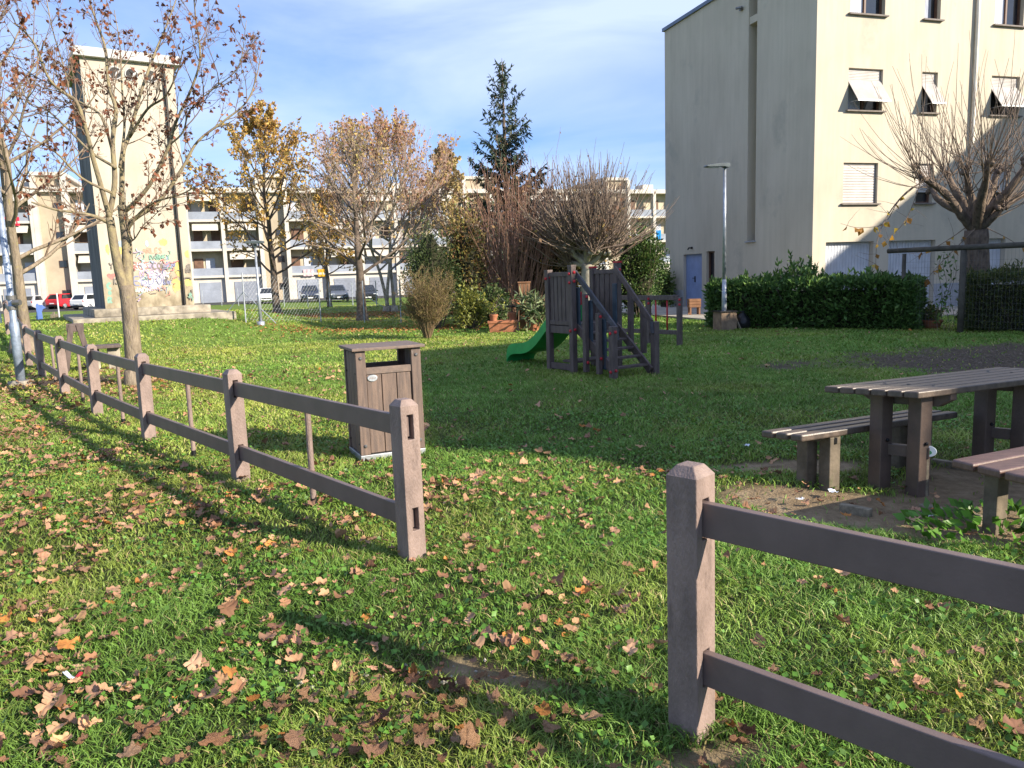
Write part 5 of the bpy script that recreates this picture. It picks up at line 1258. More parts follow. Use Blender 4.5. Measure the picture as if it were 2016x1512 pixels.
# --- pollards: fists of wood sending up bunches of rods
def pollard(name, label, base, trunk_top, r0, arms, nshoot, L_, seed, rod, bark, spreadk=0.55, leaves=None, extra=None, twist=0.06, rr=0.011, wob=0.035, updir=0.055, tipshare=0.72, armk=0.6):
    T = Tree(seed); root = thing(name, label, 'tree', base)
    ts = [base - Z3 * 0.15, base + Z3 * 0.05, base * 0.5 + np.array(trunk_top) * 0.5 + np.append(T.r.normal(size=2) * 0.04, 0), np.array(trunk_top)]
    T.limb(ts, r0 * 1.12, r0 * 0.92, 14, 6, 0.04)
    for arm in arms:
        a = [np.array(trunk_top) - Z3 * 0.05] + [np.array(q) for q in arm]; ra = r0 * 0.5
        p = T.limb(a, ra, ra * 0.42, 8, 5, 0.06); e = p[-1]; d = nrm(p[-1] - p[-3])
        for _ in range(4): T.trunk.lathe([(0.02, -0.06), (0.06, -0.03), (0.07, 0.02), (0.03, 0.07)], e + T.r.normal(size=3) * 0.05, 7)
        n = int(nshoot * (0.8 + 0.4 * T.r.random()))
        for _ in range(n):
            at = e if T.r.random() < tipshare else p[int(T.r.uniform(0.45, 1) * (len(p) - 1))]
            dd = nrm(np.array([d[0] * armk, d[1] * armk, 0.55 + (0.6 - armk) * .6]) + T.r.normal(size=3) * spreadk)
            if dd[2] < -0.15: dd[2] *= -0.5
            T.shoot(at + T.r.normal(size=3) * 0.05, dd, L_ * (0.45 + 0.75 * T.r.random()), rr * (0.7 + 0.5 * T.r.random()), 0, dict(seg=[9], up=[updir], wob=[wob], n=[], ang=[], ratio=[], leaves=leaves or 0, leaflev=0, tip=0.28, rmin=0.0025))
    if extra: extra(T)
    obj('trunk', T.trunk, bark, root, smooth=True); obj('shoots', T.twig, rod, root)
    return root, T
YP = 18.6
bp0 = np.array([gy(1927, 640, YP)[0], YP, 0.0]); tt_ = gy(1922, 452, YP)
arms = [[gy(1895, 425, YP - .1), gy(1858, 378, YP - .3), gy(1812, 348, YP - .5)], [gy(1905, 415, YP + .2), gy(1880, 375, YP + .5), gy(1866, 345, YP + .7)], [gy(1916, 410, YP), gy(1908, 375, YP), gy(1902, 340, YP - .2)], [gy(1935, 405, YP), gy(1955, 370, YP + .3), gy(1962, 335, YP + .5)],
        [gy(1945, 415, YP - .3), gy(1985, 375, YP - .6), gy(2025, 318, YP - .8)], [gy(1950, 425, YP), gy(2000, 390, YP + .2), gy(2060, 360, YP + .4)], [gy(1930, 400, YP - .6), gy(1940, 360, YP - 1.0), gy(1945, 330, YP - 1.3)], [gy(1910, 430, YP + .5), gy(1850, 395, YP + .9), gy(1835, 370, YP + 1.3)], [gy(1940, 440, YP - .2), gy(1958, 425, YP - .4), gy(1972, 410, YP - .5)]]
def droop(T):
    for dy, pts in ((-.5, [(1830, 350), (1785, 378), (1750, 420), (1728, 470), (1724, 520)]), (-.4, [(1820, 352), (1770, 395), (1740, 440), (1690, 448), (1655, 440)]), (.3, [(1912, 440), (1870, 470), (1830, 492), (1790, 500)]), (-.3, [(1920, 450), (1890, 480), (1850, 520), (1820, 555)]), (.2, [(1935, 445), (1985, 470), (2030, 500)]), (-.6, [(1815, 352), (1790, 420), (1770, 450), (1735, 480)])):
        p = T.cat([gy(u, v, YP + dy) for u, v in pts], 5); T.twig.tube(p, np.linspace(0.022 if dy == -.5 else 0.012, 0.004, len(p)), 5)
        for k in range(4, len(p), 2):
            if T.r.random() < 0.6: T.shoot(p[k], T.r.normal(size=3) + [0, 0, -0.2], 0.5, 0.005, 0, dict(seg=[5], up=[-0.02], wob=[.1], n=[], ang=[], ratio=[], leaves=0, leaflev=9))
            for _ in range(2):
                if T.r.random() < 0.55: T.lp.append(p[k]); T.ld.append(T.r.normal(size=3) * .6)
pr, T = pollard('tree', 'pollarded tree with long bare upright shoots in front of the garages', bp0, tt_, 0.27, arms, 30, 2.55, 81, mat('brown rods', (0.235, 0.175, 0.135), 0.9, 0.3, 5), m_barkk, 0.42, extra=droop, wob=0.05, updir=0.075)
T.leaves_mesh('crown', pr, 0.15, [(0.48, 0.26, 0.04), (0.50, 0.36, 0.05), (0.36, 0.18, 0.05)], 0.8, 0.8, curl=0.6)
YQ = 24.6
bq = np.array([gy(1158, 640, YQ)[0], YQ, 0.0]); tq = gy(1158, 520, YQ)
ar = []
pr_ = np.random.default_rng(9)
for k in range(15):
    az = k * 2.4; el = -0.05 + 1.4 * pr_.random(); rr_ = 0.50 + 0.36 * pr_.random(); e = tq + np.array([math.cos(az) * math.cos(el), math.sin(az) * math.cos(el), math.sin(el) * 1.15]) * rr_ * 1.05
    ar.append([tq * 0.55 + e * 0.45 + pr_.normal(size=3) * 0.08 + Z3 * 0.05, tq * .2 + e * .8 + pr_.normal(size=3) * .06, e])
pq, T = pollard('tree', 'dense round-headed pollard with a mass of pale shoots behind the slide', bq, tq, 0.23, ar, 64, 2.5, 91, mat('grey brown rods', (0.215, 0.16, 0.125), 0.9, 0.35, 5), m_barkp, 0.52, leaves=0.4, rr=0.018, tipshare=0.45, wob=0.085, updir=0.085, armk=0.28)
T.leaves_mesh('crown', pq, 0.12, [(0.26, 0.15, 0.08), (0.20, 0.11, 0.07), (0.40, 0.28, 0.08)], 0.6, 0.8, curl=0.7)

def multistem(name, label, base, n, L_, spread, seed, rod, rr, n2, leaves, leafc, lsz, cat_='shrub', up=0.05, rad=0.2, leafdens=1, asp=0.6, ang=28):
    T = Tree(seed); root = thing(name, label, cat_, base)
    for _ in range(n):
        a = T.r.random() * 2 * PI; t_ = spread * (T.r.random() ** 0.6); T.shoot(base + np.array([math.cos(a), math.sin(a), 0]) * rad * T.r.random() - Z3 * .05, [math.cos(a) * t_, math.sin(a) * t_, 1], L_ * (0.6 + 0.5 * T.r.random()), rr * (0.7 + .5 * T.r.random()), 0,
                dict(seg=[8, 5, 4], up=[up, up, up], wob=[0.06, 0.1, 0.15], n=n2, ang=[ang, ang], ratio=[0.4, 0.5], leaves=leaves, leaflev=min(1, len(n2)), tip=0.3, rmin=0.003, t0=0.3))
    obj('stems', T.twig, rod, root); T.leaves_mesh('foliage', root, lsz, leafc, asp, 0.3, dens=leafdens); return root
YS = 26.3
sb2 = np.array([gy(1012, 620, YS)[0], YS, 0.0])
multistem('shrub', 'tall reddish brown shrub of bare upright rods below the spruce', sb2, 210, 5.1, 0.42, 101, m_twigr, 0.018, [2], 0.8, [(0.26, 0.14, 0.08), (0.32, 0.20, 0.10)], 0.12, rad=0.9)
# young fig by the trough: slim stem, then a vase of rods
qf = G(967, 632); qf = np.array([qf[0], qf[1] + 0.5, 0.0]); Tf = Tree(111); rt = thing('tree', 'slim young tree with pale upright rods behind the terracotta trough', 'tree', qf)
kf_ = np.array([gy(966, 572, qf[1])[0], qf[1], gy(966, 572, qf[1])[2]]); Tf.limb([qf - Z3 * .1, qf * .5 + kf_ * .5 + [.02, 0, 0], kf_], 0.05, 0.04, 9)
for u, v, dy in ((945, 415, .2), (972, 405, -.1), (985, 420, .3), (915, 470, -.3), (900, 500, .1), (958, 440, .4), (978, 470, -.4), (935, 450, .5)):
    e = gy(u, v, qf[1] + dy); mid = kf_ * .45 + e * .55 + np.array([(e - kf_)[0] * 0.18, 0, -0.05]); p = Tf.cat([kf_, mid, e], 7); Tf.twig.tube(p, np.linspace(0.026, 0.006, len(p)), 6)
obj('trunk', Tf.trunk, m_barkp, rt, smooth=True); obj('shoots', Tf.twig, mat('pale pink rods', (0.46, 0.33, 0.27), 0.85, .2, 6), rt)

# feathery bush and evergreen masses
qb = G(843, 666)
multistem('shrub', 'feathery olive brown bush with a short stem alone on the lawn edge', qb, 60, 1.62, 0.55, 121, mat('olive brown fine twigs', (0.22, 0.155, 0.085), 0.9, .3, 6), 0.010, [9, 5], 2, [(0.20, 0.17, 0.055), (0.25, 0.18, 0.07), (0.17, 0.15, 0.05)], 0.05, rad=0.07, asp=0.35, ang=30)

def leaf_mass(name, label, cat_, base, boxes, n, size, cols, asp, seed, stems=None, core=None, m=None, tilt=0.4, group=None, shape='ell', noise=0.35, top=None):
    """a bush: leaves through the outer part of a lumpy volume, over stems and an inner thicket of twigs"""
    r = np.random.default_rng(seed); root = thing(name, label, cat_, base, group); Ps, Ns = [], []
    for (c, rad) in boxes:
        c = np.array(c, float); rad = np.array(rad, float); k = int(n * (rad[0] * rad[2]) / sum(q[1][0] * q[1][2] for q in boxes))
        if shape == 'ell':
            d = r.normal(size=(k, 3)); d /= np.linalg.norm(d, axis=1)[:, None]; f = 1 - 0.55 * r.random(k) ** 1.6
            lump = 1 + noise * (vn(d[:, 0] * 3 + c[0] * 3, d[:, 1] * 3 + d[:, 2] * 4 + c[1], 0.8, seed % 8) - 0.5) * 2
            p = c + d * rad * (f * lump)[:, None]; nn = d
        else:
            ax = r.integers(0, 5, k); u = r.random((k, 3)) * 2 - 1; nn = np.zeros((k, 3)); dep = r.random(k) ** 1.6 * 0.45
            for i_, (a, s_) in enumerate(((0, 1), (0, -1), (1, -1), (2, 1), (1, 1))):
                q_ = ax == i_; u[q_, a] = s_ * (1 - dep[q_] / 1.0 * 0.6); nn[q_, a] = s_
            lump = noise * (vn(u[:, 0] * rad[0] + 5, u[:, 2] * rad[2] + u[:, 1], 0.35, seed % 8) - 0.5)
            p = np.stack([u[:, 0] * rad[0], u[:, 1] * rad[1], u[:, 2] * rad[2]], -1) + nn * lump[:, None]
        Ps.append(p); Ns.append(nn)
    P = np.concatenate(Ps); Nn = np.concatenate(Ns)
    if shape == 'box':
        c, ex, ey = top; P = np.asarray(c) + P[:, :1] * ex + P[:, 1:2] * ey + P[:, 2:] * Z3; Nn = Nn[:, :1] * ex + Nn[:, 1:2] * ey + Nn[:, 2:] * Z3
    keep = P[:, 2] > base[2] + 0.03; P, Nn = P[keep], Nn[keep]; k = len(P)
    D = Nn * 0.55 + r.normal(size=(k, 3)) * 0.6 + [0, 0, 0.35]
    cols = np.array(cols); C = cols[r.integers(len(cols), size=k)] * (0.7 + 0.6 * r.random((k, 1)))
    V, F, C4 = leafcards(P, D, size * (0.6 + 0.8 * r.random(k)), asp, C, 0.3, N_=Nn * 0 + r.normal(size=(k, 3)) * tilt + np.cross(D, Nn) * 0 + np.cross(Nn + 1e-3, D))
    meshnp('foliage', V, [F], m or leafmat('evergreen leaves', 0.48, 0.25, 0.35), C4, parent=root)
    tw = MB()
    for i in range(stems or 26):
        e = P[r.integers(k)]; cc = P.mean(0); s0 = np.array([cc[0] * .7 + e[0] * .3, cc[1] * .7 + e[1] * .3, base[2] - 0.05])
        mid = s0 * .5 + e * .5 + r.normal(size=3) * .05; tw.tube([s0, mid, e], [0.02, 0.013, 0.004], 5)
    obj('stems', tw, m_barkd, root)
    if core:
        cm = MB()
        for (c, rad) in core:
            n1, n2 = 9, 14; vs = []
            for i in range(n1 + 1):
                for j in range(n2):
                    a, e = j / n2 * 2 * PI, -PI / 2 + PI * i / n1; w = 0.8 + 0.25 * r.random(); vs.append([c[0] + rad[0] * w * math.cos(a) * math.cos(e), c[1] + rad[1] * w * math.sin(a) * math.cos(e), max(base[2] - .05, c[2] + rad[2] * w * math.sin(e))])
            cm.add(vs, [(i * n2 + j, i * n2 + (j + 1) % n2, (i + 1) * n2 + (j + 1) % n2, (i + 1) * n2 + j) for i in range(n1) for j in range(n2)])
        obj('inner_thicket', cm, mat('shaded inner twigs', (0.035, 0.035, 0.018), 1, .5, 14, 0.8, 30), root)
    return root
def bush(label, u0, u1, v0, Y, n, size, cols, asp, seed, lob=5, name='shrub', noise=0.4, d=0.8, z0=0.0, core=True, cat_='shrub'):
    x0, x1 = gy(u0, 560, Y)[0], gy(u1, 560, Y)[0]; zt = gy((u0 + u1) / 2, v0, Y)[2]; cx = (x0 + x1) / 2; w = (x1 - x0) / 2; base = np.array([cx, Y, float(gh(cx, Y))]); r = np.random.default_rng(seed); bx_ = [((cx, Y, z0 + (zt - z0) * 0.5), (w * 0.82, w * d, (zt - z0) * 0.48))]
    for _ in range(lob): bx_.append(((cx + r.uniform(-.5, .5) * w, Y + r.uniform(-.5, .5) * w * d, z0 + (zt - z0) * r.uniform(.3, .78)), (w * r.uniform(.35, .55), w * d * r.uniform(.35, .55), (zt - z0) * r.uniform(.18, .28))))
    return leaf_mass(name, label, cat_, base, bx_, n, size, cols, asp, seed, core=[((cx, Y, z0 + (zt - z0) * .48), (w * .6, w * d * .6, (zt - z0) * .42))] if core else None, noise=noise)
bush('dark glossy round laurel bush beside the near building and slide', 1190, 1312, 446, 26.5, 11000, 0.10, [(0.06, 0.12, 0.028), (0.085, 0.145, 0.035), (0.04, 0.085, 0.022), (0.13, 0.17, 0.05)], 0.42, 131)
bush('dark olive green evergreen bush behind the feathery bush', 785, 912, 440, 24.5, 9500, 0.085, [(0.07, 0.105, 0.035), (0.05, 0.08, 0.028), (0.10, 0.13, 0.045)], 0.4, 141)
bush('yellow and rust coloured leafy shrub left of the young tree', 868, 975, 415, 25.2, 6500, 0.10, [(0.22, 0.18, 0.05), (0.20, 0.105, 0.045), (0.14, 0.155, 0.045), (0.27, 0.20, 0.06), (0.14, 0.09, 0.045)], 0.6, 151, noise=0.6)
bush('low yellow green shrub at the foot of the rusty shrub', 886, 962, 560, 23.6, 2600, 0.085, [(0.27, 0.26, 0.05), (0.20, 0.22, 0.05), (0.16, 0.18, 0.05)], 0.6, 152, noise=0.6, core=False)
bush('dark ivy thicket under the pollard head behind the pots', 955, 1200, 425, 26.8, 10000, 0.11, [(0.045, 0.06, 0.025), (0.09, 0.075, 0.045), (0.13, 0.14, 0.03), (0.16, 0.11, 0.065)], 0.7, 161, 7, d=0.35, noise=0.5)
bush('small pale green bush between the laurel bush and the near building', 1285, 1332, 525, 33, 2200, 0.11, [(0.13, 0.20, 0.05), (0.18, 0.24, 0.06)], 0.6, 171, 3)
bush('dark evergreen shrub low beside the trough and young tree', 925, 1010, 560, 24.4, 3000, 0.10, [(0.04, 0.08, 0.025), (0.06, 0.10, 0.03), (0.20, 0.24, 0.10)], 0.5, 181, 3)
# hedges
def hedge(label, p, q, dep, h, n, size, cols, asp, seed, spikes, name='hedge'):
    d = q - p; d[2] = 0; L_ = np.linalg.norm(d); d = d / L_; back = np.array([-d[1], d[0], 0])
    if back[1] < 0: back = -back
    c = (p + q) / 2 + back * dep / 2; base = np.array([c[0], c[1], 0.0])
    root = leaf_mass(name, label, 'hedge', base, [((0, 0, 0), (L_ / 2, dep / 2, h / 2))], n, size, cols, asp, seed, shape='box', top=(c + Z3 * h / 2, d, back), noise=0.22, stems=60)
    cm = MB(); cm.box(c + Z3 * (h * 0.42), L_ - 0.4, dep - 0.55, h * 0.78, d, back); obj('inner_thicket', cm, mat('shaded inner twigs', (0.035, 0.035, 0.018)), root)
    T = Tree(seed)
    for _ in range(spikes):
        s_ = T.r.random() * L_; b0_ = p + d * s_ + back * dep * T.r.uniform(.15, .8) + Z3 * (h - 0.1); hh_ = T.r.uniform(.10, .42) * (0.30 + 0.9 * float(vn(s_ * 1.0, 0.0, 0.55, 3)) + (1.25 * math.exp(-((s_ / L_ - .42) / .10) ** 2) + .5 * math.exp(-((s_ / L_ - .72) / .08) ** 2) if seed == 201 else 0))
        pts = T.shoot(b0_, np.array([0, 0, 1]) + T.r.normal(size=3) * .25, hh_, 0.008, 0, dict(seg=[4], up=[.05], wob=[.06], n=[], ang=[], ratio=[], leaves=0, leaflev=9))
        for k in range(int(hh_ * 42)):
            f = T.r.random() * 4; i = min(3, int(f)); T.lp.append(pts[i] + (pts[i + 1] - pts[i]) * (f - i)); T.ld.append(T.r.normal(size=3) * .8 + [0, 0, .9])
    obj('shoots', T.twig, m_barkd, root); T.leaves_mesh('top_leaves', root, size * 1.05, cols, asp, -0.5, leafmat('evergreen leaves'), 0.3); return root
hp, hq = G(1398, 648), G(1808, 656); hp[2] = hq[2] = 0
hq = np.array([gy(1806, 600, 18.0)[0], 18.0, 0]); hp = np.array([gy(1392, 600, 20.9)[0], 20.9, 0])
hz = gy(1600, 556, 19.4)[2]
hedge('dense dark laurel hedge with leafy shoots along its top in front of the garages', hp, hq, 1.15, hz, 25000, 0.135, LAUREL, 0.4, 201, 190)
kp, kq = np.array([gy(1893, 600, 17.3)[0], 17.3, 0]), np.array([gy(2120, 600, 16.0)[0], 16.0, 0])
hedge('dark conifer hedge cut by the right frame edge with a yellowish lit top', kp, kq, 1.3, gy(1960, 540, 17)[2], 15000, 0.09, [(0.08, 0.11, 0.03), (0.06, 0.09, 0.028), (0.17, 0.18, 0.045)], 0.3, 211, 120)

# --- spruce
YC = 31.0; sbp = np.array([gy(1004, 600, YC)[0], YC, 0.0]); zt = gy(1005, 114, YC)[2]
sp_ = thing('spruce', 'tall dark spruce with drooping branches rising behind the bare shrubs', 'tree', sbp)
T = Tree(221); T.trunk.tube([sbp - Z3 * .2, sbp + Z3 * zt * .5, sbp + Z3 * zt * .85, sbp + Z3 * zt], [0.20, 0.11, 0.035, 0.008], 9)
P_, D_, S_ = [], [], []
z = 1.0
while z < zt - 0.15:
    f = z / zt; R0 = 2.5 * (1 - f) ** 0.92 + 0.14; nb_ = 7 if f < .7 else 5
    for k in range(nb_):
        az = T.r.random() * 2 * PI; R1 = R0 * T.r.uniform(.45, 1.2); n = 9; pts = []
        sl_ = -0.42 * (1 - f) + 0.45 * f
        for i in range(n + 1): t_ = i / n; pts.append(sbp + np.array([math.cos(az) * R1 * t_, math.sin(az) * R1 * t_, z + R1 * (sl_ * t_ + 0.45 * t_ ** 2.4)]) + T.r.normal(size=3) * .012)
        pts = np.array(pts); T.twig.tube(pts, np.linspace(0.022 * (1.1 - f), 0.006, n + 1), 4, cap=False)
        m_ = int(R1 * (60 if f < .62 else 30)) + 8
        for _ in range(m_):
            t_ = T.r.uniform(.12, 1) * n; i = min(n - 1, int(t_)); q = pts[i] + (pts[i + 1] - pts[i]) * (t_ - i); ou = nrm(pts[i + 1] - pts[i]); sd_ = nrm(np.cross(ou, Z3)) * T.r.choice([-1, 1])
            P_.append(q); D_.append(ou * .5 + sd_ * T.r.uniform(.1, .7) + Z3 * T.r.uniform(-1.2, 0.15 if f < .75 else 0.5)); S_.append(T.r.uniform(.18, .38) * (1.1 - .45 * f))
        P_.append(pts[-2]); D_.append(nrm(pts[-1] - pts[-2])); S_.append(.25)
    z += 0.30 - 0.02 * f
P_, D_, S_ = np.array(P_), np.array(D_), np.array(S_); n = len(P_); cs_ = np.array([(0.035, 0.058, 0.034), (0.05, 0.072, 0.040), (0.028, 0.045, 0.030), (0.075, 0.085, 0.05)])
V, F, C = leafcards(P_, D_, S_, 0.26, cs_[T.r.integers(4, size=n)] * (.75 + .5 * T.r.random((n, 1))), 0.2)
obj('trunk', T.trunk, m_barkd, sp_, smooth=True); obj('branches', T.twig, m_barkd, sp_); meshnp('crown', V, [F], leafmat('spruce needles', 0.6, 0.12, 0.3), C, parent=sp_)
cn = MB()
for _ in range(46):
    k = T.r.integers(n); q = P_[k]
    if q[2] < zt * .55: continue
    cn.tube([q, q - Z3 * .05, q - Z3 * .12, q - Z3 * .15], [0.008, 0.022, 0.02, 0.006], 6)
obj('cones', cn, mat('brown cones', (0.30, 0.17, 0.08), .8), sp_)

# --- trees seen through the ground floor gap and behind the far block's ends
for k, (x, y) in enumerate(((-62, 120), (26, 118))):
    auto_tree('tree', ['bushy tree behind the left end of the white block', 'bushy tree behind the white block beside the near building'][k], np.array([x, y, -0.4]), 8.5, 3.5, 2.0, 0.25, 300 + k, m_barkd, m_twigd, GOLD + [(0.12, 0.14, 0.04)] * 3, 0.4, dict(cfgM, leaves=3, rmin=0.02, n=[5, 3]), 10)

# --- lit clump of broad weeds by the table
wp = G(1965, 1050); r = np.random.default_rng(5); pts, dd = [], []
for _ in range(230):
    a = r.random() * 2 * PI; rr_ = 0.34 * math.sqrt(r.random()); x, y = wp[0] + math.cos(a) * rr_ * 1.5, wp[1] + math.sin(a) * rr_
    pts.append([x, y, float(gh(x, y)) + 0.02 + 0.13 * r.random() * (1 - rr_ / .5)]); dd.append([math.cos(a) + r.normal() * .6, math.sin(a) + r.normal() * .6, 0.5 + .5 * r.random()])
V, F, C = leafcards(np.array(pts), np.array(dd), 0.05 + 0.05 * r.random(230), .55, np.array([[0.10, 0.23, 0.03]]) * (.7 + .7 * r.random((230, 1))), .3)
wd = thing('weed_clump', 'bright green clump of broad-leaved weeds in front of the near bench', 'weed', wp); meshnp('foliage', V, [F], leafmat('clover leaves'), C, parent=wd)

# ================================================================== STREET FURNITURE AND SMALL THINGS
m_pole = mat('galvanised lamp pole', (0.40, 0.43, 0.48), 0.42, 0.25, 9, 0, None, 0.5, metal=0.55)
m_pole2 = mat('painted grey blue pole', (0.30, 0.36, 0.46), 0.45, 0.35, 9, 0.1, 40, 0.5, metal=0.3)
m_lamp = mat('dark grey lamp head', (0.10, 0.12, 0.13), 0.45, 0.2, 6)
m_lens = mat('lamp lens', (0.55, 0.58, 0.6), 0.2, 0.1)
# lamp by the hedge, rising from a plywood box
lb = G(1429, 649); YL = lb[1] - 0.05
ltop = gy(1427, 326, YL); lp = thing('street_lamp', 'slim galvanised lamp post with a flat grey head in front of the laurel hedge', 'street lamp', [ltop[0], YL, 0])
x = ltop[0]
mb = MB(); mb.tube([[x, YL, -0.3], [x, YL, 0.9], [x, YL, 1.3]], [0.062, 0.062, 0.052], 12); mb.tube([[x, YL, 1.28], [x, YL, ltop[2]]], [0.048, 0.034], 12); obj('pole', mb, m_pole, lp, smooth=True)
mb = MB(); h0 = np.array([x, YL, ltop[2]]); hd = nrm([-1, -0.15, 0.0]); hs = np.array([-hd[1], hd[0], 0])
prof = [(-0.10, 0.05), (0.0, 0.06), (0.25, 0.045), (0.5, 0.01), (0.53, -0.02), (0.45, -0.035), (0.05, -0.03), (-0.06, -0.06), (-0.1, -0.04)]
mb.prism(prof, h0 - hs * 0.11, hd, Z3, hs * 0.22); obj('lamp_head', mb, m_lamp, lp, 0.012)
mb = MB(); mb.box(h0 + hd * 0.28 - Z3 * 0.042, 0.30, 0.16, 0.012, hd, hs); obj('lens', mb, m_lens, lp)
bx0 = G(1428, 650); bc = np.array([x + 0.02, YL, 0])
m_ply = mat('weathered plywood', (0.30, 0.21, 0.14), 0.85, 0.4, 5, 0.1, 30, col2=(0.17, 0.115, 0.08))
pb = thing('plywood_box', 'brown plywood box with a dark lid round the foot of the lamp post', 'box', bc)
e_ = nrm([0.97, 0.22, 0]); f_ = np.array([-e_[1], e_[0], 0])
for sgn, (ax, ay) in ((-1, (e_, f_)), (1, (e_, f_)), (-1, (f_, e_)), (1, (f_, e_))):
    mb = MB(); mb.box(bc + ay * 0.215 * sgn + Z3 * 0.23, 0.43 if ax is e_ else 0.40, 0.02, 0.50, ax, ay); obj('side_panel', mb, m_ply, pb, 0.003)
mb = MB()
for (cx, cy, sx, sy) in ((0, -0.16, .52, .20), (0, .16, .52, .20), (-.17, 0, .18, .12), (.17, 0, .18, .12)): mb.box(bc + e_ * cx + f_ * cy + Z3 * 0.495, sx, sy, 0.025, e_, f_)
obj('lid', mb, m_dark, pb)
mb = MB(); mb.beam(bc + e_ * 0.26 + Z3 * 0.40, bc + e_ * 0.34 - f_ * 0.25 - Z3 * 0.05, 0.03, 0.05); tag(obj('wooden_stake', mb, m_edge, loc=bc + e_ * 0.3), 'short stake leaning against the plywood box', 'stake')
bg_ = bc + e_ * 0.55 + f_ * 0.1; mb = MB(); mb.lathe([(0.16, 0), (0.22, 0.1), (0.2, 0.25), (0.1, 0.38), (0.05, 0.44), (0.09, 0.47)], bg_, 12); tag(obj('rubbish_bag', mb, mat('black bag', (0.012, 0.012, 0.014), 0.35, .2, 4, 0.6, 9), loc=bg_, smooth=True), 'black bag on the grass against the hedge beside the box', 'bag')
# leaning lamp at the left
lb = G(42, 757); l2 = thing('street_lamp', 'grey blue lamp post on a concrete foot at the left end of the rail fence', 'street lamp', lb)
tp_ = gy(4, 440, lb[1]); dirn = (tp_ - lb) / (tp_ - lb)[2]; dirn = np.array([dirn[0] * 0.6, 0, 1.0]); 
mb = MB(); mb.box(lb + Z3 * -0.03, 0.30, 0.30, 0.2); obj('foot', mb, m_step, l2, 0.02)
mb = MB(); mb.tube([lb, lb + dirn * 1.05, lb + dirn * 1.1, lb + dirn * 5.2], [0.072, 0.072, 0.052, 0.04], 14); obj('pole', mb, m_pole2, l2, smooth=True)
mb = MB(); mb.tube([lb + dirn * 1.45, lb + dirn * 1.52], 0.075, 14); mb.tube([lb + dirn * 1.28, lb + dirn * 1.34], 0.07, 14); mb.lathe([(0.05, 0), (0.05, 0.12)], lb + dirn * 1.40 + [0.06, -0.05, 0], 10, (0, 1, 0), (0, 0, 1), (1, 0, 0)); obj('clamp', mb, m_bolt, l2)
mb = MB(); hp_ = lb + dirn * 5.2; mb.prism(prof, hp_ + [0, -0.11, 0], np.array([-1, 0, 0]), Z3, np.array([0, 0.22, 0])); obj('lamp_head', mb, m_lamp, l2, 0.012)
# slim lamp by the golden tree
lb = G(514, 640); l3 = thing('street_lamp', 'slim pale lamp post with a flat top beside the golden tree', 'street lamp', lb); tp3 = gy(503, 480, lb[1])
mb = MB(); mb.tube([lb - Z3 * .1, lb + Z3 * .12], 0.12, 12); mb.tube([lb + Z3 * .1, lb + Z3 * .9, lb + Z3 * .95, [lb[0], lb[1], tp3[2]]], [0.055, 0.055, 0.04, 0.032], 12); obj('pole', mb, m_pole, l3, smooth=True)
mb = MB(); q = np.array([lb[0], lb[1], tp3[2]]); mb.box(q + Z3 * 0.05, 0.52, 0.3, 0.07); mb.lathe([(0.03, -0.15), (0.07, 0.0)], q, 10); obj('lamp_head', mb, m_lamp, l3, 0.01)

# wire fences
m_wire = mat('galvanised wire', (0.36, 0.37, 0.38), 0.5, 0.2, metal=0.5)
def wire_fence(label, pts, h, braces=(), r_=0.026, mp_=None, nw=5, m_=None):
    root = thing('wire_fence', label, 'fence', pts[0])
    for p in pts:
        mb = MB(); mb.tube([p - Z3 * .2, p + Z3 * h], r_, 8); obj('post', mb, m_ or m_pole, root)
    for i, d in braces:
        mb = MB(); mb.tube([pts[i] + Z3 * h * 0.62, pts[i] + np.array(d) - Z3 * .05], r_ * 0.7, 6); obj('brace', mb, m_ or m_pole, root)
    mb = MB(); 
    for p, q in zip(pts[:-1], pts[1:]):
        for k in range(nw): z = h * (0.06 + 0.92 * k / (nw - 1)); mb.tube([p + Z3 * z, q + Z3 * z], 0.0028, 3, cap=False)
        if mp_:
            d = q - p; L_ = np.linalg.norm(d); n = int(L_ / mp_); H_ = h
            for k in range(-int(H_ / mp_), n):
                for sg in (1, -1):
                    a0, a1 = k * mp_, k * mp_ + H_ * 0.95
                    lo, hi = max(a0, 0), min(a1, L_)
                    if hi - lo < 0.05: continue
                    z0_, z1_ = (lo - a0), (hi - a0)
                    if sg < 0: z0_, z1_ = H_ * .97 - z0_, H_ * .97 - z1_
                    mb.tube([p + d / L_ * lo + Z3 * (z0_ + .03), p + d / L_ * hi + Z3 * (z1_ + .03)], 0.0022, 3, cap=False)
    obj('wire_mesh', mb, m_wire, root); return root
w1 = [G(484, 633), G(632, 634), G(718, 636), G(790, 636)]
wire_fence('low wire mesh fence on posts crossing the lawn beyond the mound', w1, 1.55, [(0, (-1.0, 0.3, 0)), (0, (1.0, -0.2, 0))], 0.022, 0.16)
w2_ = [G(u, v) for u, v in ((400, 602), (437, 602), (470, 602), (560, 604), (607, 606), (650, 605), (695, 602), (707, 609), (742, 604), (790, 604))]
wire_fence('far wire fence on thin grey posts along the parking road', w2_, 1.6, [(7, (1.4, 0.6, 0))], 0.03, None)
w3 = [gp(*(gz(u, v, 0.15)[:2])) for u, v in ((-60, 655), (-20, 650), (4, 648), (12, 646), (20, 643), (118, 634))]
wire_fence('tall pale steel fence posts at the left edge behind the leaning lamp post', w3, 1.45, [], 0.03, None, 4, mat('white painted posts', (0.62, 0.64, 0.66), .5, .15))
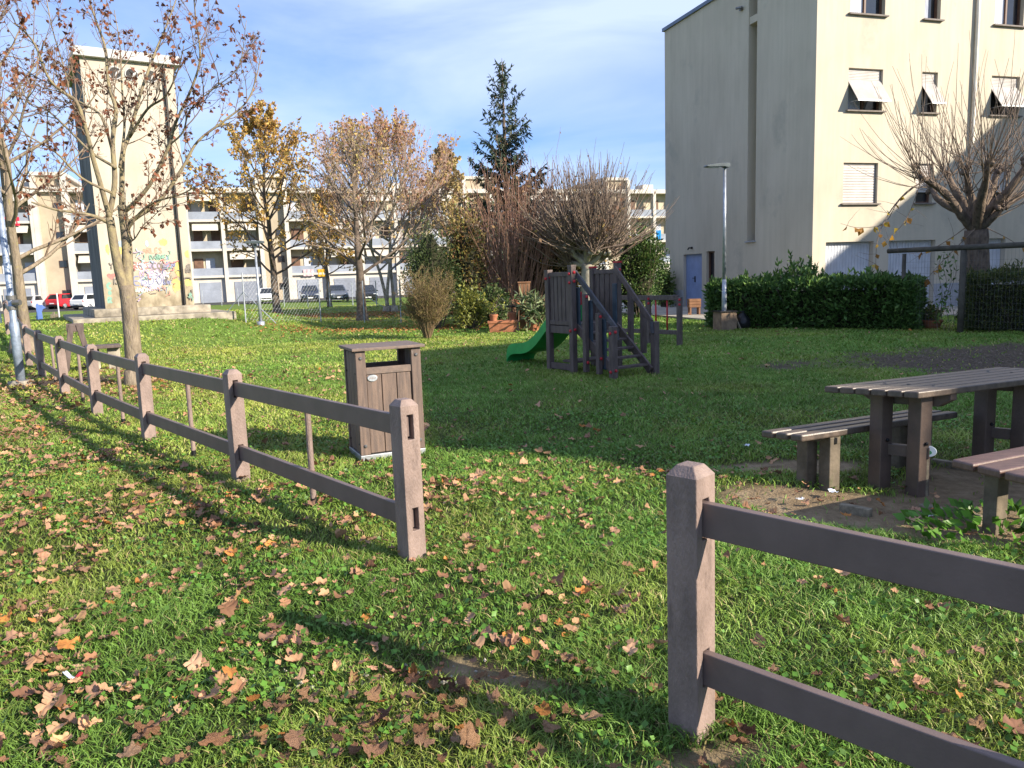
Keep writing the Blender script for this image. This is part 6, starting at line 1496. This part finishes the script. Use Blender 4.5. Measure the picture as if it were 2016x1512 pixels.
# wire mesh fence with a log rail at the right
pA, pB = np.array([gy(1777, 600, 18.3)[0], 18.3, 0]), np.array([gy(1890, 655, 17.1)[0], 17.1, 0]); dd_ = nrm(pB - pA); pC = pB + dd_ * 2.6
m_log = mat('dark weathered round timber', (0.085, 0.075, 0.06), 0.85, .35, 5, .3, 30)
zr = lambda u, v, Y: gy(u, v, Y)[2]
lf = thing('log_rail_fence', 'log rail fence with square wire mesh in front of the pollarded tree', 'fence', pB)
for p, zt_, rr_ in ((pA, zr(1777, 497, 18.3), 0.045), (pB, zr(1890, 490, 17.1), 0.065), (pC, zr(1890, 490, 17.1), 0.06)):
    mb = MB(); mb.tube([p - Z3 * .2, p + Z3 * (zt_ - 0.03)], rr_, 12); obj('post', mb, m_log, lf, smooth=True)
zA, zB = zr(1777, 492, 18.3), zr(1890, 489, 17.1); zA = zB = (zA + zB) / 2
mb = MB(); mb.tube([pA - dd_ * 0.42 + Z3 * zA, pA * .5 + pB * .5 + Z3 * (zA + 0.004), pC + dd_ * .6 + Z3 * zB], [0.055, 0.06, 0.062], 14); obj('log_rail', mb, m_log, lf, smooth=True)
mb = MB(); Lh = np.linalg.norm(pC - pA)
for k in range(int(Lh / 0.075)): q = pA + dd_ * (0.05 + k * 0.075); mb.tube([q + Z3 * .12, q + Z3 * (zA - .05)], 0.0018, 3, cap=False)
for k in range(int((zA - .2) / 0.13)): mb.tube([pA + Z3 * (.15 + .13 * k), pC + Z3 * (.15 + .13 * k)], 0.0018, 3, cap=False)
obj('wire_mesh', mb, mat('rusty dark wire', (0.16, 0.16, 0.16), .6), lf)
# climber on that fence
T = Tree(401); cp = pB - dd_ * 0.22; rt = thing('climbing_plant', 'thin climber with dark drooping leaves hanging on the wire mesh fence', 'plant', cp)
for k in range(4):
    pts = np.array([cp + dd_ * (0.06 * math.sin(i * .9 + k) - .1 * k) + np.array([0, -.03, 0]) + Z3 * (0.03 + i * zA / 12) for i in range(12)]); T.twig.tube(pts, 0.006, 4)
    for i in range(26): q = pts[T.r.integers(2, 12)]; T.lp.append(q + T.r.normal(size=3) * [.07, .04, .06]); T.ld.append(T.r.normal(size=3) * .6)
obj('stems', T.twig, m_barkd, rt); T.leaves_mesh('foliage', rt, 0.11, LAUREL, .4, .7, leafmat('evergreen leaves'))

# --- pots and boxes at the garden corner
m_terra = mat('terracotta', (0.42, 0.165, 0.085), 0.8, .3, 6, .1, 30)
tr0 = G(990, 654); tr0 = np.array([tr0[0], tr0[1] + 0.2, 0.0]); Yt = tr0[1]
x0, x1 = gy(962, 650, Yt)[0], gy(1021, 650, Yt)[0]; tw_ = x1 - x0
tg = thing('terracotta_trough', 'long terracotta trough on the lawn edge below the young tree', 'planter', tr0)
mb = MB(); hh_ = 0.34
def ring(c, w, d, z): return [[c[0] - w / 2, c[1] - d / 2, z], [c[0] + w / 2, c[1] - d / 2, z], [c[0] + w / 2, c[1] + d / 2, z], [c[0] - w / 2, c[1] + d / 2, z]]
def taper(mb, c, rings):
    vs = []; 
    for w, d, z in rings: vs += ring(c, w, d, z)
    k = len(rings); mb.add(vs, [(3, 2, 1, 0)] + [(i * 4 + j, i * 4 + (j + 1) % 4, (i + 1) * 4 + (j + 1) % 4, (i + 1) * 4 + j) for i in range(k - 1) for j in range(4)] + [tuple((k - 1) * 4 + j for j in range(4))])
taper(mb, tr0, [(tw_ * .86, .30, 0), (tw_ * .94, .36, hh_ * .8), (tw_, .40, hh_ * .8), (tw_, .40, hh_), (tw_ * .92, .33, hh_), (tw_ * .9, .32, hh_ * .86)]); obj('trough', mb, m_terra, tg, 0.008)
mb = MB(); mb.box(tr0 + Z3 * hh_ * .87, tw_ * .9, .32, .02); obj('soil', mb, mat('potting soil', (0.05, 0.04, 0.03), 1), tg)
def pot(label, u, v, Y, zb, r_, h_, seed, leafc, nlv, lsz, ph, asp=.3, cat_='potted plant', drop=.0):
    x = gy(u, v, Y)[0]; p = np.array([x, Y, zb]); root = thing('potted_plant', label, cat_, p)
    mb = MB(); mb.lathe([(r_ * .68, 0), (r_ * .93, h_ * .78), (r_, h_ * .78), (r_, h_), (r_ * .88, h_), (r_ * .8, h_ * .85)], p, 18); obj('pot', mb, m_terra, root)
    T = Tree(seed)
    for k in range(nlv): T.shoot(p + Z3 * h_ * .85 + T.r.normal(size=3) * [r_ * .4, r_ * .4, 0], np.array([0, 0, 1]) + T.r.normal(size=3) * .38, ph * T.r.uniform(.5, 1.1), .007, 0, dict(seg=[5, 3], up=[.02, 0], wob=[.1, .1], n=[3], ang=[40], ratio=[.4], leaves=4, leaflev=0, rmin=.003))
    obj('stems', T.twig, m_barkd, root); T.leaves_mesh('foliage', root, lsz, leafc, asp, -.3, leafmat('clover leaves')); return root
zt_ = hh_ + 0.0
pot('small terracotta pot with a yellow green plant standing on the trough', 972, 630, Yt, hh_ * .88, .125, .22, 501, [(0.25, 0.30, 0.04), (0.34, 0.32, 0.05), (0.14, 0.22, 0.04)], 12, .08, .55)
pot('terracotta pot with a bare grey plant between the trough and the boxes', 1010, 628, Yt + .35, .30, .14, .24, 502, [(0.22, 0.24, 0.18), (0.16, 0.16, 0.12)], 7, .07, .5, .25)
mb = MB(); mb.box([gy(1010, 640, Yt + .35)[0], Yt + .35, .15], .34, .3, .30); tag(obj('stone_block', mb, m_step, None, .02, loc=[gy(1010, 640, Yt + .35)[0], Yt + .35, 0]), 'low stone block under the pot with the bare plant', 'block')
pot('terracotta pot with strappy grey green leaves beside the slide foot', 1050, 650, Yt + .1, 0, .21, .26, 503, [(0.20, 0.26, 0.12), (0.28, 0.30, 0.16), (0.12, 0.18, 0.07)], 22, .30, .8, .12)
pot('wide terracotta bowl of trailing plants at the gap beside the laurel hedge', 1835, 640, 18.6, 0, .24, .20, 504, [(0.10, 0.16, 0.03), (0.24, 0.24, 0.05)], 22, .09, .4, .5)
m_box = mat('brown painted wood', (0.27, 0.135, 0.07), .7, .3, 5, .1, 30)
xb, Yb = gy(1033, 600, Yt + .9)[0], Yt + .9
z0b, z1b = gy(1033, 592, Yb)[2], gy(1033, 557, Yb)[2]
b1 = thing('wooden_crate', 'lower brown wooden crate of the stack behind the pots', 'crate', [xb + .05, Yb, 0]); mb = MB(); mb.box([xb + .06, Yb, z0b / 2], .44, .36, z0b); obj('body', mb, m_box, b1, .012)
b2 = thing('wooden_planter', 'tall narrow brown wooden planter on top of the crate behind the pots', 'planter', [xb, Yb, z0b + .01]); mb = MB(); taper(mb, np.array([xb, Yb, 0]), [(.30, .28, z0b + .01), (.34, .32, z1b), (.38, .36, z1b), (.38, .36, z1b + .04)]); obj('body', mb, m_box, b2, .006)
for k in (-1, 0, 1):
    mb = MB(); mb.box([xb + k * .105, Yb - .152, (z0b + z1b) / 2], .012, .02, z1b - z0b - .04, (1, 0, 0), (0, 1, 0.0)); obj('batten', mb, m_edge, b2)
mb = MB(); pc = np.array([gy(1018, 607, Yb - .25)[0], Yb - .25, gy(1018, 603, Yb - .25)[2]]); mb.lathe([(.30, -.02), (.32, 0), (.32, .02), (.29, .03)], pc, 20); mb.tube([pc - Z3 * .02, [pc[0], pc[1], 0]], .03, 8); tag(obj('round_table', mb, m_dark, loc=[pc[0], pc[1], 0]), 'small dark round garden table among the pots', 'table')
pot('small orange pot on the round garden table', 1018, 598, Yb - .25, pc[2] + .03, .085, .16, 505, [(0.2, 0.12, 0.06)], 2, .06, .12)
# wooden planter on legs by the blue door
Yw = 26.6; xw0, xw1 = gy(1355, 600, Yw)[0], gy(1378, 600, Yw)[0]; zb_, zt2 = gy(1366, 605, Yw)[2], gy(1366, 588, Yw)[2]
wpn = thing('wooden_planter', 'small orange brown wooden planter on legs by the blue door', 'planter', [(xw0 + xw1) / 2, Yw, .05])
for k in range(3): mb = MB(); mb.box([(xw0 + xw1) / 2, Yw, zb_ + (zt2 - zb_) * (k + .5) / 3], xw1 - xw0, .34, (zt2 - zb_) / 3 - .008); obj('board', mb, m_box, wpn, .004)
for sx_ in (-1, 1):
    for sy_ in (-1, 1): mb = MB(); mb.beam([(xw0 + xw1) / 2 + sx_ * (xw1 - xw0) * .38, Yw + sy_ * .13, .04], [(xw0 + xw1) / 2 + sx_ * (xw1 - xw0) * .38, Yw + sy_ * .13, zb_ + .02], .05, .05, (1, 0, 0)); obj('leg', mb, m_box, wpn)

# --- side-on bench behind the fence at the left
qb = G(157, 731); bd = nrm([0.86, 0.51, 0]); bn_ = np.array([-bd[1], bd[0], 0])
ob = thing('park_bench', 'dark plastic bench seen end-on behind the rail fence near the maple', 'bench', qb)
mb = MB()
for sgn in (-1, 1):
    mb.beam(qb + bd * 0.25 * sgn - Z3 * .1, qb + bd * 0.06 * sgn + Z3 * 0.92, 0.10, 0.14, bn_)
mb.box(qb + Z3 * .86, .30, .10, .16, bd, bn_); obj('end_frame', mb, m_play, ob, .01)
s0_ = G(207, 728); mb = MB()
for k in (-.11, .11): mb.box(np.array([s0_[0], s0_[1], 0]) + bd * 0.0 + bn_ * k + Z3 * (float(gh(s0_[0], s0_[1])) + .46), .62, .2, .06, bd, bn_)
obj('seat', mb, m_play, ob, .008)
for sgn in (-1, 1): mb = MB(); p = np.array([s0_[0], s0_[1], 0]) + bd * .18 * sgn; mb.beam(p - Z3 * .1, p + Z3 * (float(gh(p[0], p[1])) + .43), .12, .22, bd); obj('leg', mb, m_step, ob, .01)
# --- blue dog cut-out and wooden boards at the left fence
yd = G(80, 640)[1]; mdog = mat('blue painted board', (0.16, 0.26, 0.62), .6, .15, 4)
out_ = [(62, 642), (70, 640), (72, 615), (70, 600), (73, 597), (76, 601), (82, 600), (90, 606), (84, 609), (82, 614), (84, 628), (88, 636), (92, 637), (89, 641), (83, 639), (80, 632), (79, 642)]
mb = MB(); pts = [gy(u, v, yd) for u, v in out_]; o0 = np.array([gy(76, 640, yd)[0], yd, float(gh(gy(76, 640, yd)[0], yd))]); poly = [(p[0] - o0[0], p[2] - o0[2]) for p in pts][::-1]
mb.prism(poly, o0, np.array([1, 0, 0]), Z3, np.array([0, .02, 0])); tag(obj('dog_cutout', mb, mdog, loc=o0), 'flat blue painted dog-shaped board standing behind the left tree trunk', 'cut-out board')
ww = thing('wooden_boards', 'weathered grey boards standing upright beside the tower steps', 'boards', gp(*G(110, 640)[:2])); q = np.array(ww.location)
for k in range(4): mb = MB(); mb.box(q + np.array([(k - 1.5) * .10, .02 * k, .22 + .05 * (k % 2)]), .09, .05, .56 + .1 * (k % 2)); obj('board', mb, m_edge, ww, .006)
# --- scraps of litter
m_paper = mat('white paper scrap', (0.70, 0.73, 0.78), .8, .15, 9)
def scrap(lbl, u, v, sx_, sy_, m_, seed, name='paper_scrap', cat_='litter'):
    p = G(u, v) + Z3 * .03; r = np.random.default_rng(seed); mb = MB(); n = 5; vs = []
    a = r.random() * 3; ex = np.array([math.cos(a), math.sin(a), 0]); ey = np.array([-math.sin(a), math.cos(a), 0])
    for i in range(n):
        for j in range(n): vs.append(p + ex * (i / 4 - .5) * sx_ + ey * (j / 4 - .5) * sy_ + Z3 * (r.random() * .25 * min(sx_, sy_) + abs(i - 2) * .1 * sy_))
    mb.add(vs, [(i * n + j, i * n + j + 1, (i + 1) * n + j + 1, (i + 1) * n + j) for i in range(4) for j in range(4)]); o = obj(name, mb, m_, loc=p); o.modifiers.new('thick', 'SOLIDIFY').thickness = .0015; tag(o, lbl, cat_)
scrap('pale blue paper scrap on the grass left of the table legs', 1640, 979, .07, .05, m_paper, 1); scrap('crumpled white scrap on the lawn left of the far bench', 1470, 885, .05, .04, m_paper, 2)
scrap('white scrap on the bare earth behind the near fence rail', 1575, 992, .05, .03, m_paper, 3); scrap('pale scrap on the earth beyond the fence rail in front of the table', 1826, 1026, .06, .04, m_paper, 4)
scrap('thin white wrapper strip on the grass in the left foreground', 137, 1345, .09, .018, m_paper, 5, 'wrapper'); scrap('thin red wrapper strip on the grass in the left foreground', 152, 1350, .09, .018, m_red, 6, 'wrapper')
# pebbles on the bare patch
r = np.random.default_rng(77); mb = MB()
for _ in range(90):
    x, y = -0.55 + r.normal() * .28, 2.93 + r.normal() * .07; s_ = r.uniform(.005, .016); z_ = float(gh(x, y)) + s_ * .3
    q = np.array([[0, 0, 1], [1, 0, 0], [0, 1, 0], [-1, 0, 0], [0, -1, 0], [0, 0, -1]]) * s_ * r.uniform(.6, 1.2, (6, 3)); mb.add(q + [x, y, z_], [(0, 1, 2), (0, 2, 3), (0, 3, 4), (0, 4, 1), (5, 2, 1), (5, 3, 2), (5, 4, 3), (5, 1, 4)])
tag(obj('gravel', mb, mat('pebble stone', (0.40, 0.36, 0.31), .8, .4, 30)), 'small pale pebbles on the worn patch of earth in the foreground', 'gravel', kind='stuff')
r = np.random.default_rng(78); mb = MB()
for _ in range(1500):
    x, y = 8.3 + r.normal() * 2.0, 12.4 + r.normal() * 1.3
    if float(soil_mask(np.array([x]), np.array([y]))[0]) < .2: continue
    a = r.random() * PI; l_ = r.uniform(.03, .09); mb.beam([x, y, float(gh(x, y)) + .012], [x + math.cos(a) * l_, y + math.sin(a) * l_, float(gh(x, y)) + .012 + r.uniform(0, .03)], .012, .006)
tag(obj('wood_chips', mb, mat('dark wood chips', (0.17, 0.13, 0.10), .9, .5, 20)), 'dark wood chips strewn on the bare patch behind the table', 'wood chips', kind='stuff')

# ================================================================== PARKED CARS
m_tyre = mat('tyre rubber', (0.02, 0.02, 0.021), .8, .2); m_rim = mat('alloy rim', (0.45, 0.46, 0.48), .35, .1, metal=.7)
m_cg = mat('car glass', (0.015, 0.018, 0.022), .05, .1, spec=.8); m_hl = mat('headlamp', (0.65, 0.68, 0.70), .15, .1); m_tl = mat('tail lamp', (0.42, 0.02, 0.02), .25, .1); m_plate = mat('number plate', (0.72, 0.72, 0.70), .5, .05)
def paint(nm, c): return mat('car paint ' + nm, c, .28, .06, 2, spec=.6)
def car(label, u, v, head, col, kind='hatch', L_=4.1, W_=1.76, H_=1.5):
    p = gz(u, v, -0.395); root = thing('parked_car', label, 'car', p, 'cars parked along the far block', rz=-R_(head), local=True)
    suv = kind == 'suv'; hb = 0.62 * H_; gcl = 0.22 if suv else 0.17
    # stations from rear (-y) to front (+y): (y, z_low, z_belt, half width)
    st = [(-.5, .38, .58, .80), (-.485, .25, .62, .93), (-.40, gcl / H_ + .02, .64, 1.0), (-.2, gcl / H_, .64, 1.0), (.1, gcl / H_, .63, 1.0), (.22, gcl / H_, .62, .99), (.36, gcl / H_ + .01, .57, .97), (.46, .2, .50, .90), (.495, .26, .42, .76)]
    mb = MB(); vs = []
    for y, zl, zb, hw in st:
        w = hw * W_ / 2
        for x, z in ((-w * .92, zl), (-w, zl + .12), (-w, (zl + zb) / 2), (-w * .95, zb - .015), (-w * .80, zb + .012), (w * .80, zb + .012), (w * .95, zb - .015), (w, (zl + zb) / 2), (w, zl + .12), (w * .92, zl)): vs.append((x, y * L_, z * H_))
    k = 10; n = len(st); mb.add(vs, [(i * k + j, i * k + (j + 1) % k, (i + 1) * k + (j + 1) % k, (i + 1) * k + j) for i in range(n - 1) for j in range(k)] + [tuple(range(k)), tuple((n - 1) * k + j for j in range(k))[::-1]])
    # cabin
    yb0, yt0, yt1, yf = (-.47, -.36, .04, .24) if kind != 'sedan' else (-.36, -.2, .04, .24)
    bw, tw2 = W_ / 2 * .93, W_ / 2 * .74; zb = .615 * H_
    cab = [(-bw, yb0 * L_, zb), (bw, yb0 * L_, zb), (bw, yf * L_, zb), (-bw, yf * L_, zb), (-tw2, yt0 * L_, H_ * .985), (tw2, yt0 * L_, H_ * .985), (tw2, yt1 * L_, H_), (-tw2, yt1 * L_, H_)]
    mb.add(cab, [(0, 4, 5, 1), (1, 5, 6, 2), (2, 6, 7, 3), (3, 7, 4, 0), (4, 7, 6, 5)]); obj('body', mb, col, root, .03)
    C_ = [np.array(q) for q in cab]
    def win(name, a, b_, c, d, m0=.1, m1=.12, n=None):
        nn = nrm(np.cross(b_ - a, d - a)) * .008
        f = lambda s_, t_: (a * (1 - s_) + b_ * s_) * (1 - t_) + (d * (1 - s_) + c * s_) * t_ 
        cen = (a + b_ + c + d) / 4; nn = nn if nn @ (cen - np.array([0, 0, H_ * .8])) > 0 else -nn
        mb = MB(); mb.quad(*[f(s_, t_) + nn for s_, t_ in ((m0, m1), (1 - m0, m1), (1 - m0, 1 - m1), (m0, 1 - m1))]); obj(name, mb, m_cg, root)
    win('rear_window', C_[0], C_[1], C_[5], C_[4]); win('windscreen', C_[3], C_[2], C_[6], C_[7], .07, .08)
    win('side_window', C_[1], C_[2], C_[6], C_[5]); win('side_window', C_[0], C_[3], C_[7], C_[4])
    wr = .33 if suv else .30
    for sx_ in (-1, 1):
        for y in (-.31, .31):
            c = np.array([sx_ * (W_ / 2 - .10), y * L_, wr]); mb = MB(); mb.lathe([(wr, -.1), (wr, .09), (wr * .7, .105)], c, 18, (0, 1, 0), (0, 0, 1), (sx_, 0, 0)); w_o = obj('wheel', mb, m_tyre, root)
            mb = MB(); mb.lathe([(wr * .66, .10), (wr * .6, .112)], c, 14, (0, 1, 0), (0, 0, 1), (sx_, 0, 0)); o = obj('rim', mb, m_rim); o.parent = w_o
        mb = MB(); mb.box((sx_ * W_ * .36, .462 * L_, .445 * H_), .36, .14, .13, nrm((1, -sx_ * .25, 0)), nrm((sx_ * .25, 1, 0))); obj('headlight', mb, m_hl, root, .02)
        mb = MB(); mb.box((sx_ * W_ * .40, -.488 * L_, .54 * H_), .20, .07, .20); obj('tail_light', mb, m_tl, root, .02)
        mb = MB(); mb.box((sx_ * (W_ / 2 + .06), .2 * L_, .64 * H_), .16, .09, .12); obj('mirror', mb, col, root, .02)
    for y, z in ((-.502, .38), (.499, .27)): mb = MB(); mb.box((0, y * L_, z * H_), .52, .02, .11); obj('number_plate', mb, m_plate, root)
    mb = MB(); mb.box((0, .492 * L_, .345 * H_), .9, .05, .10); obj('grille', mb, m_dark, root); mb = MB(); mb.box((0, -.487 * L_, .23 * H_), W_ * .78, .10, .17); obj('bumper', mb, m_dark, root, .02)
    return root
car('red hatchback parked with its rear to the lawn at the left of the tower', 133, 607, 12, paint('red', (0.55, 0.02, 0.03)), 'suv', 4.2, 1.8, 1.58)
car('white estate car half hidden by the tower edge', 183, 608, 12, paint('white', (0.70, 0.71, 0.73)), 'hatch', 4.3)
car('silver grey hatchback behind the blue dog board', 82, 609, 12, paint('silver', (0.42, 0.43, 0.45)), 'hatch')
car('dark grey car at the far left behind the pale steel posts', 18, 611, 12, paint('graphite', (0.06, 0.065, 0.075)), 'suv')
car('white hatchback facing the lawn beside the golden tree trunk', 529, 597, 168, paint('ivory', (0.72, 0.73, 0.75)), 'hatch', 4.0)
car('dark blue car facing the lawn right of the stair tower', 611, 594, 165, paint('navy', (0.03, 0.04, 0.075)), 'suv', 4.3, 1.8, 1.6)
car('grey blue car facing the lawn left of the dark tree trunk', 664, 593, 160, paint('slate', (0.10, 0.115, 0.15)), 'suv', 4.3, 1.8, 1.58)
car('black car parked right behind the straight dark tree trunk', 722, 593, 165, paint('black', (0.015, 0.016, 0.02)), 'suv', 4.3)
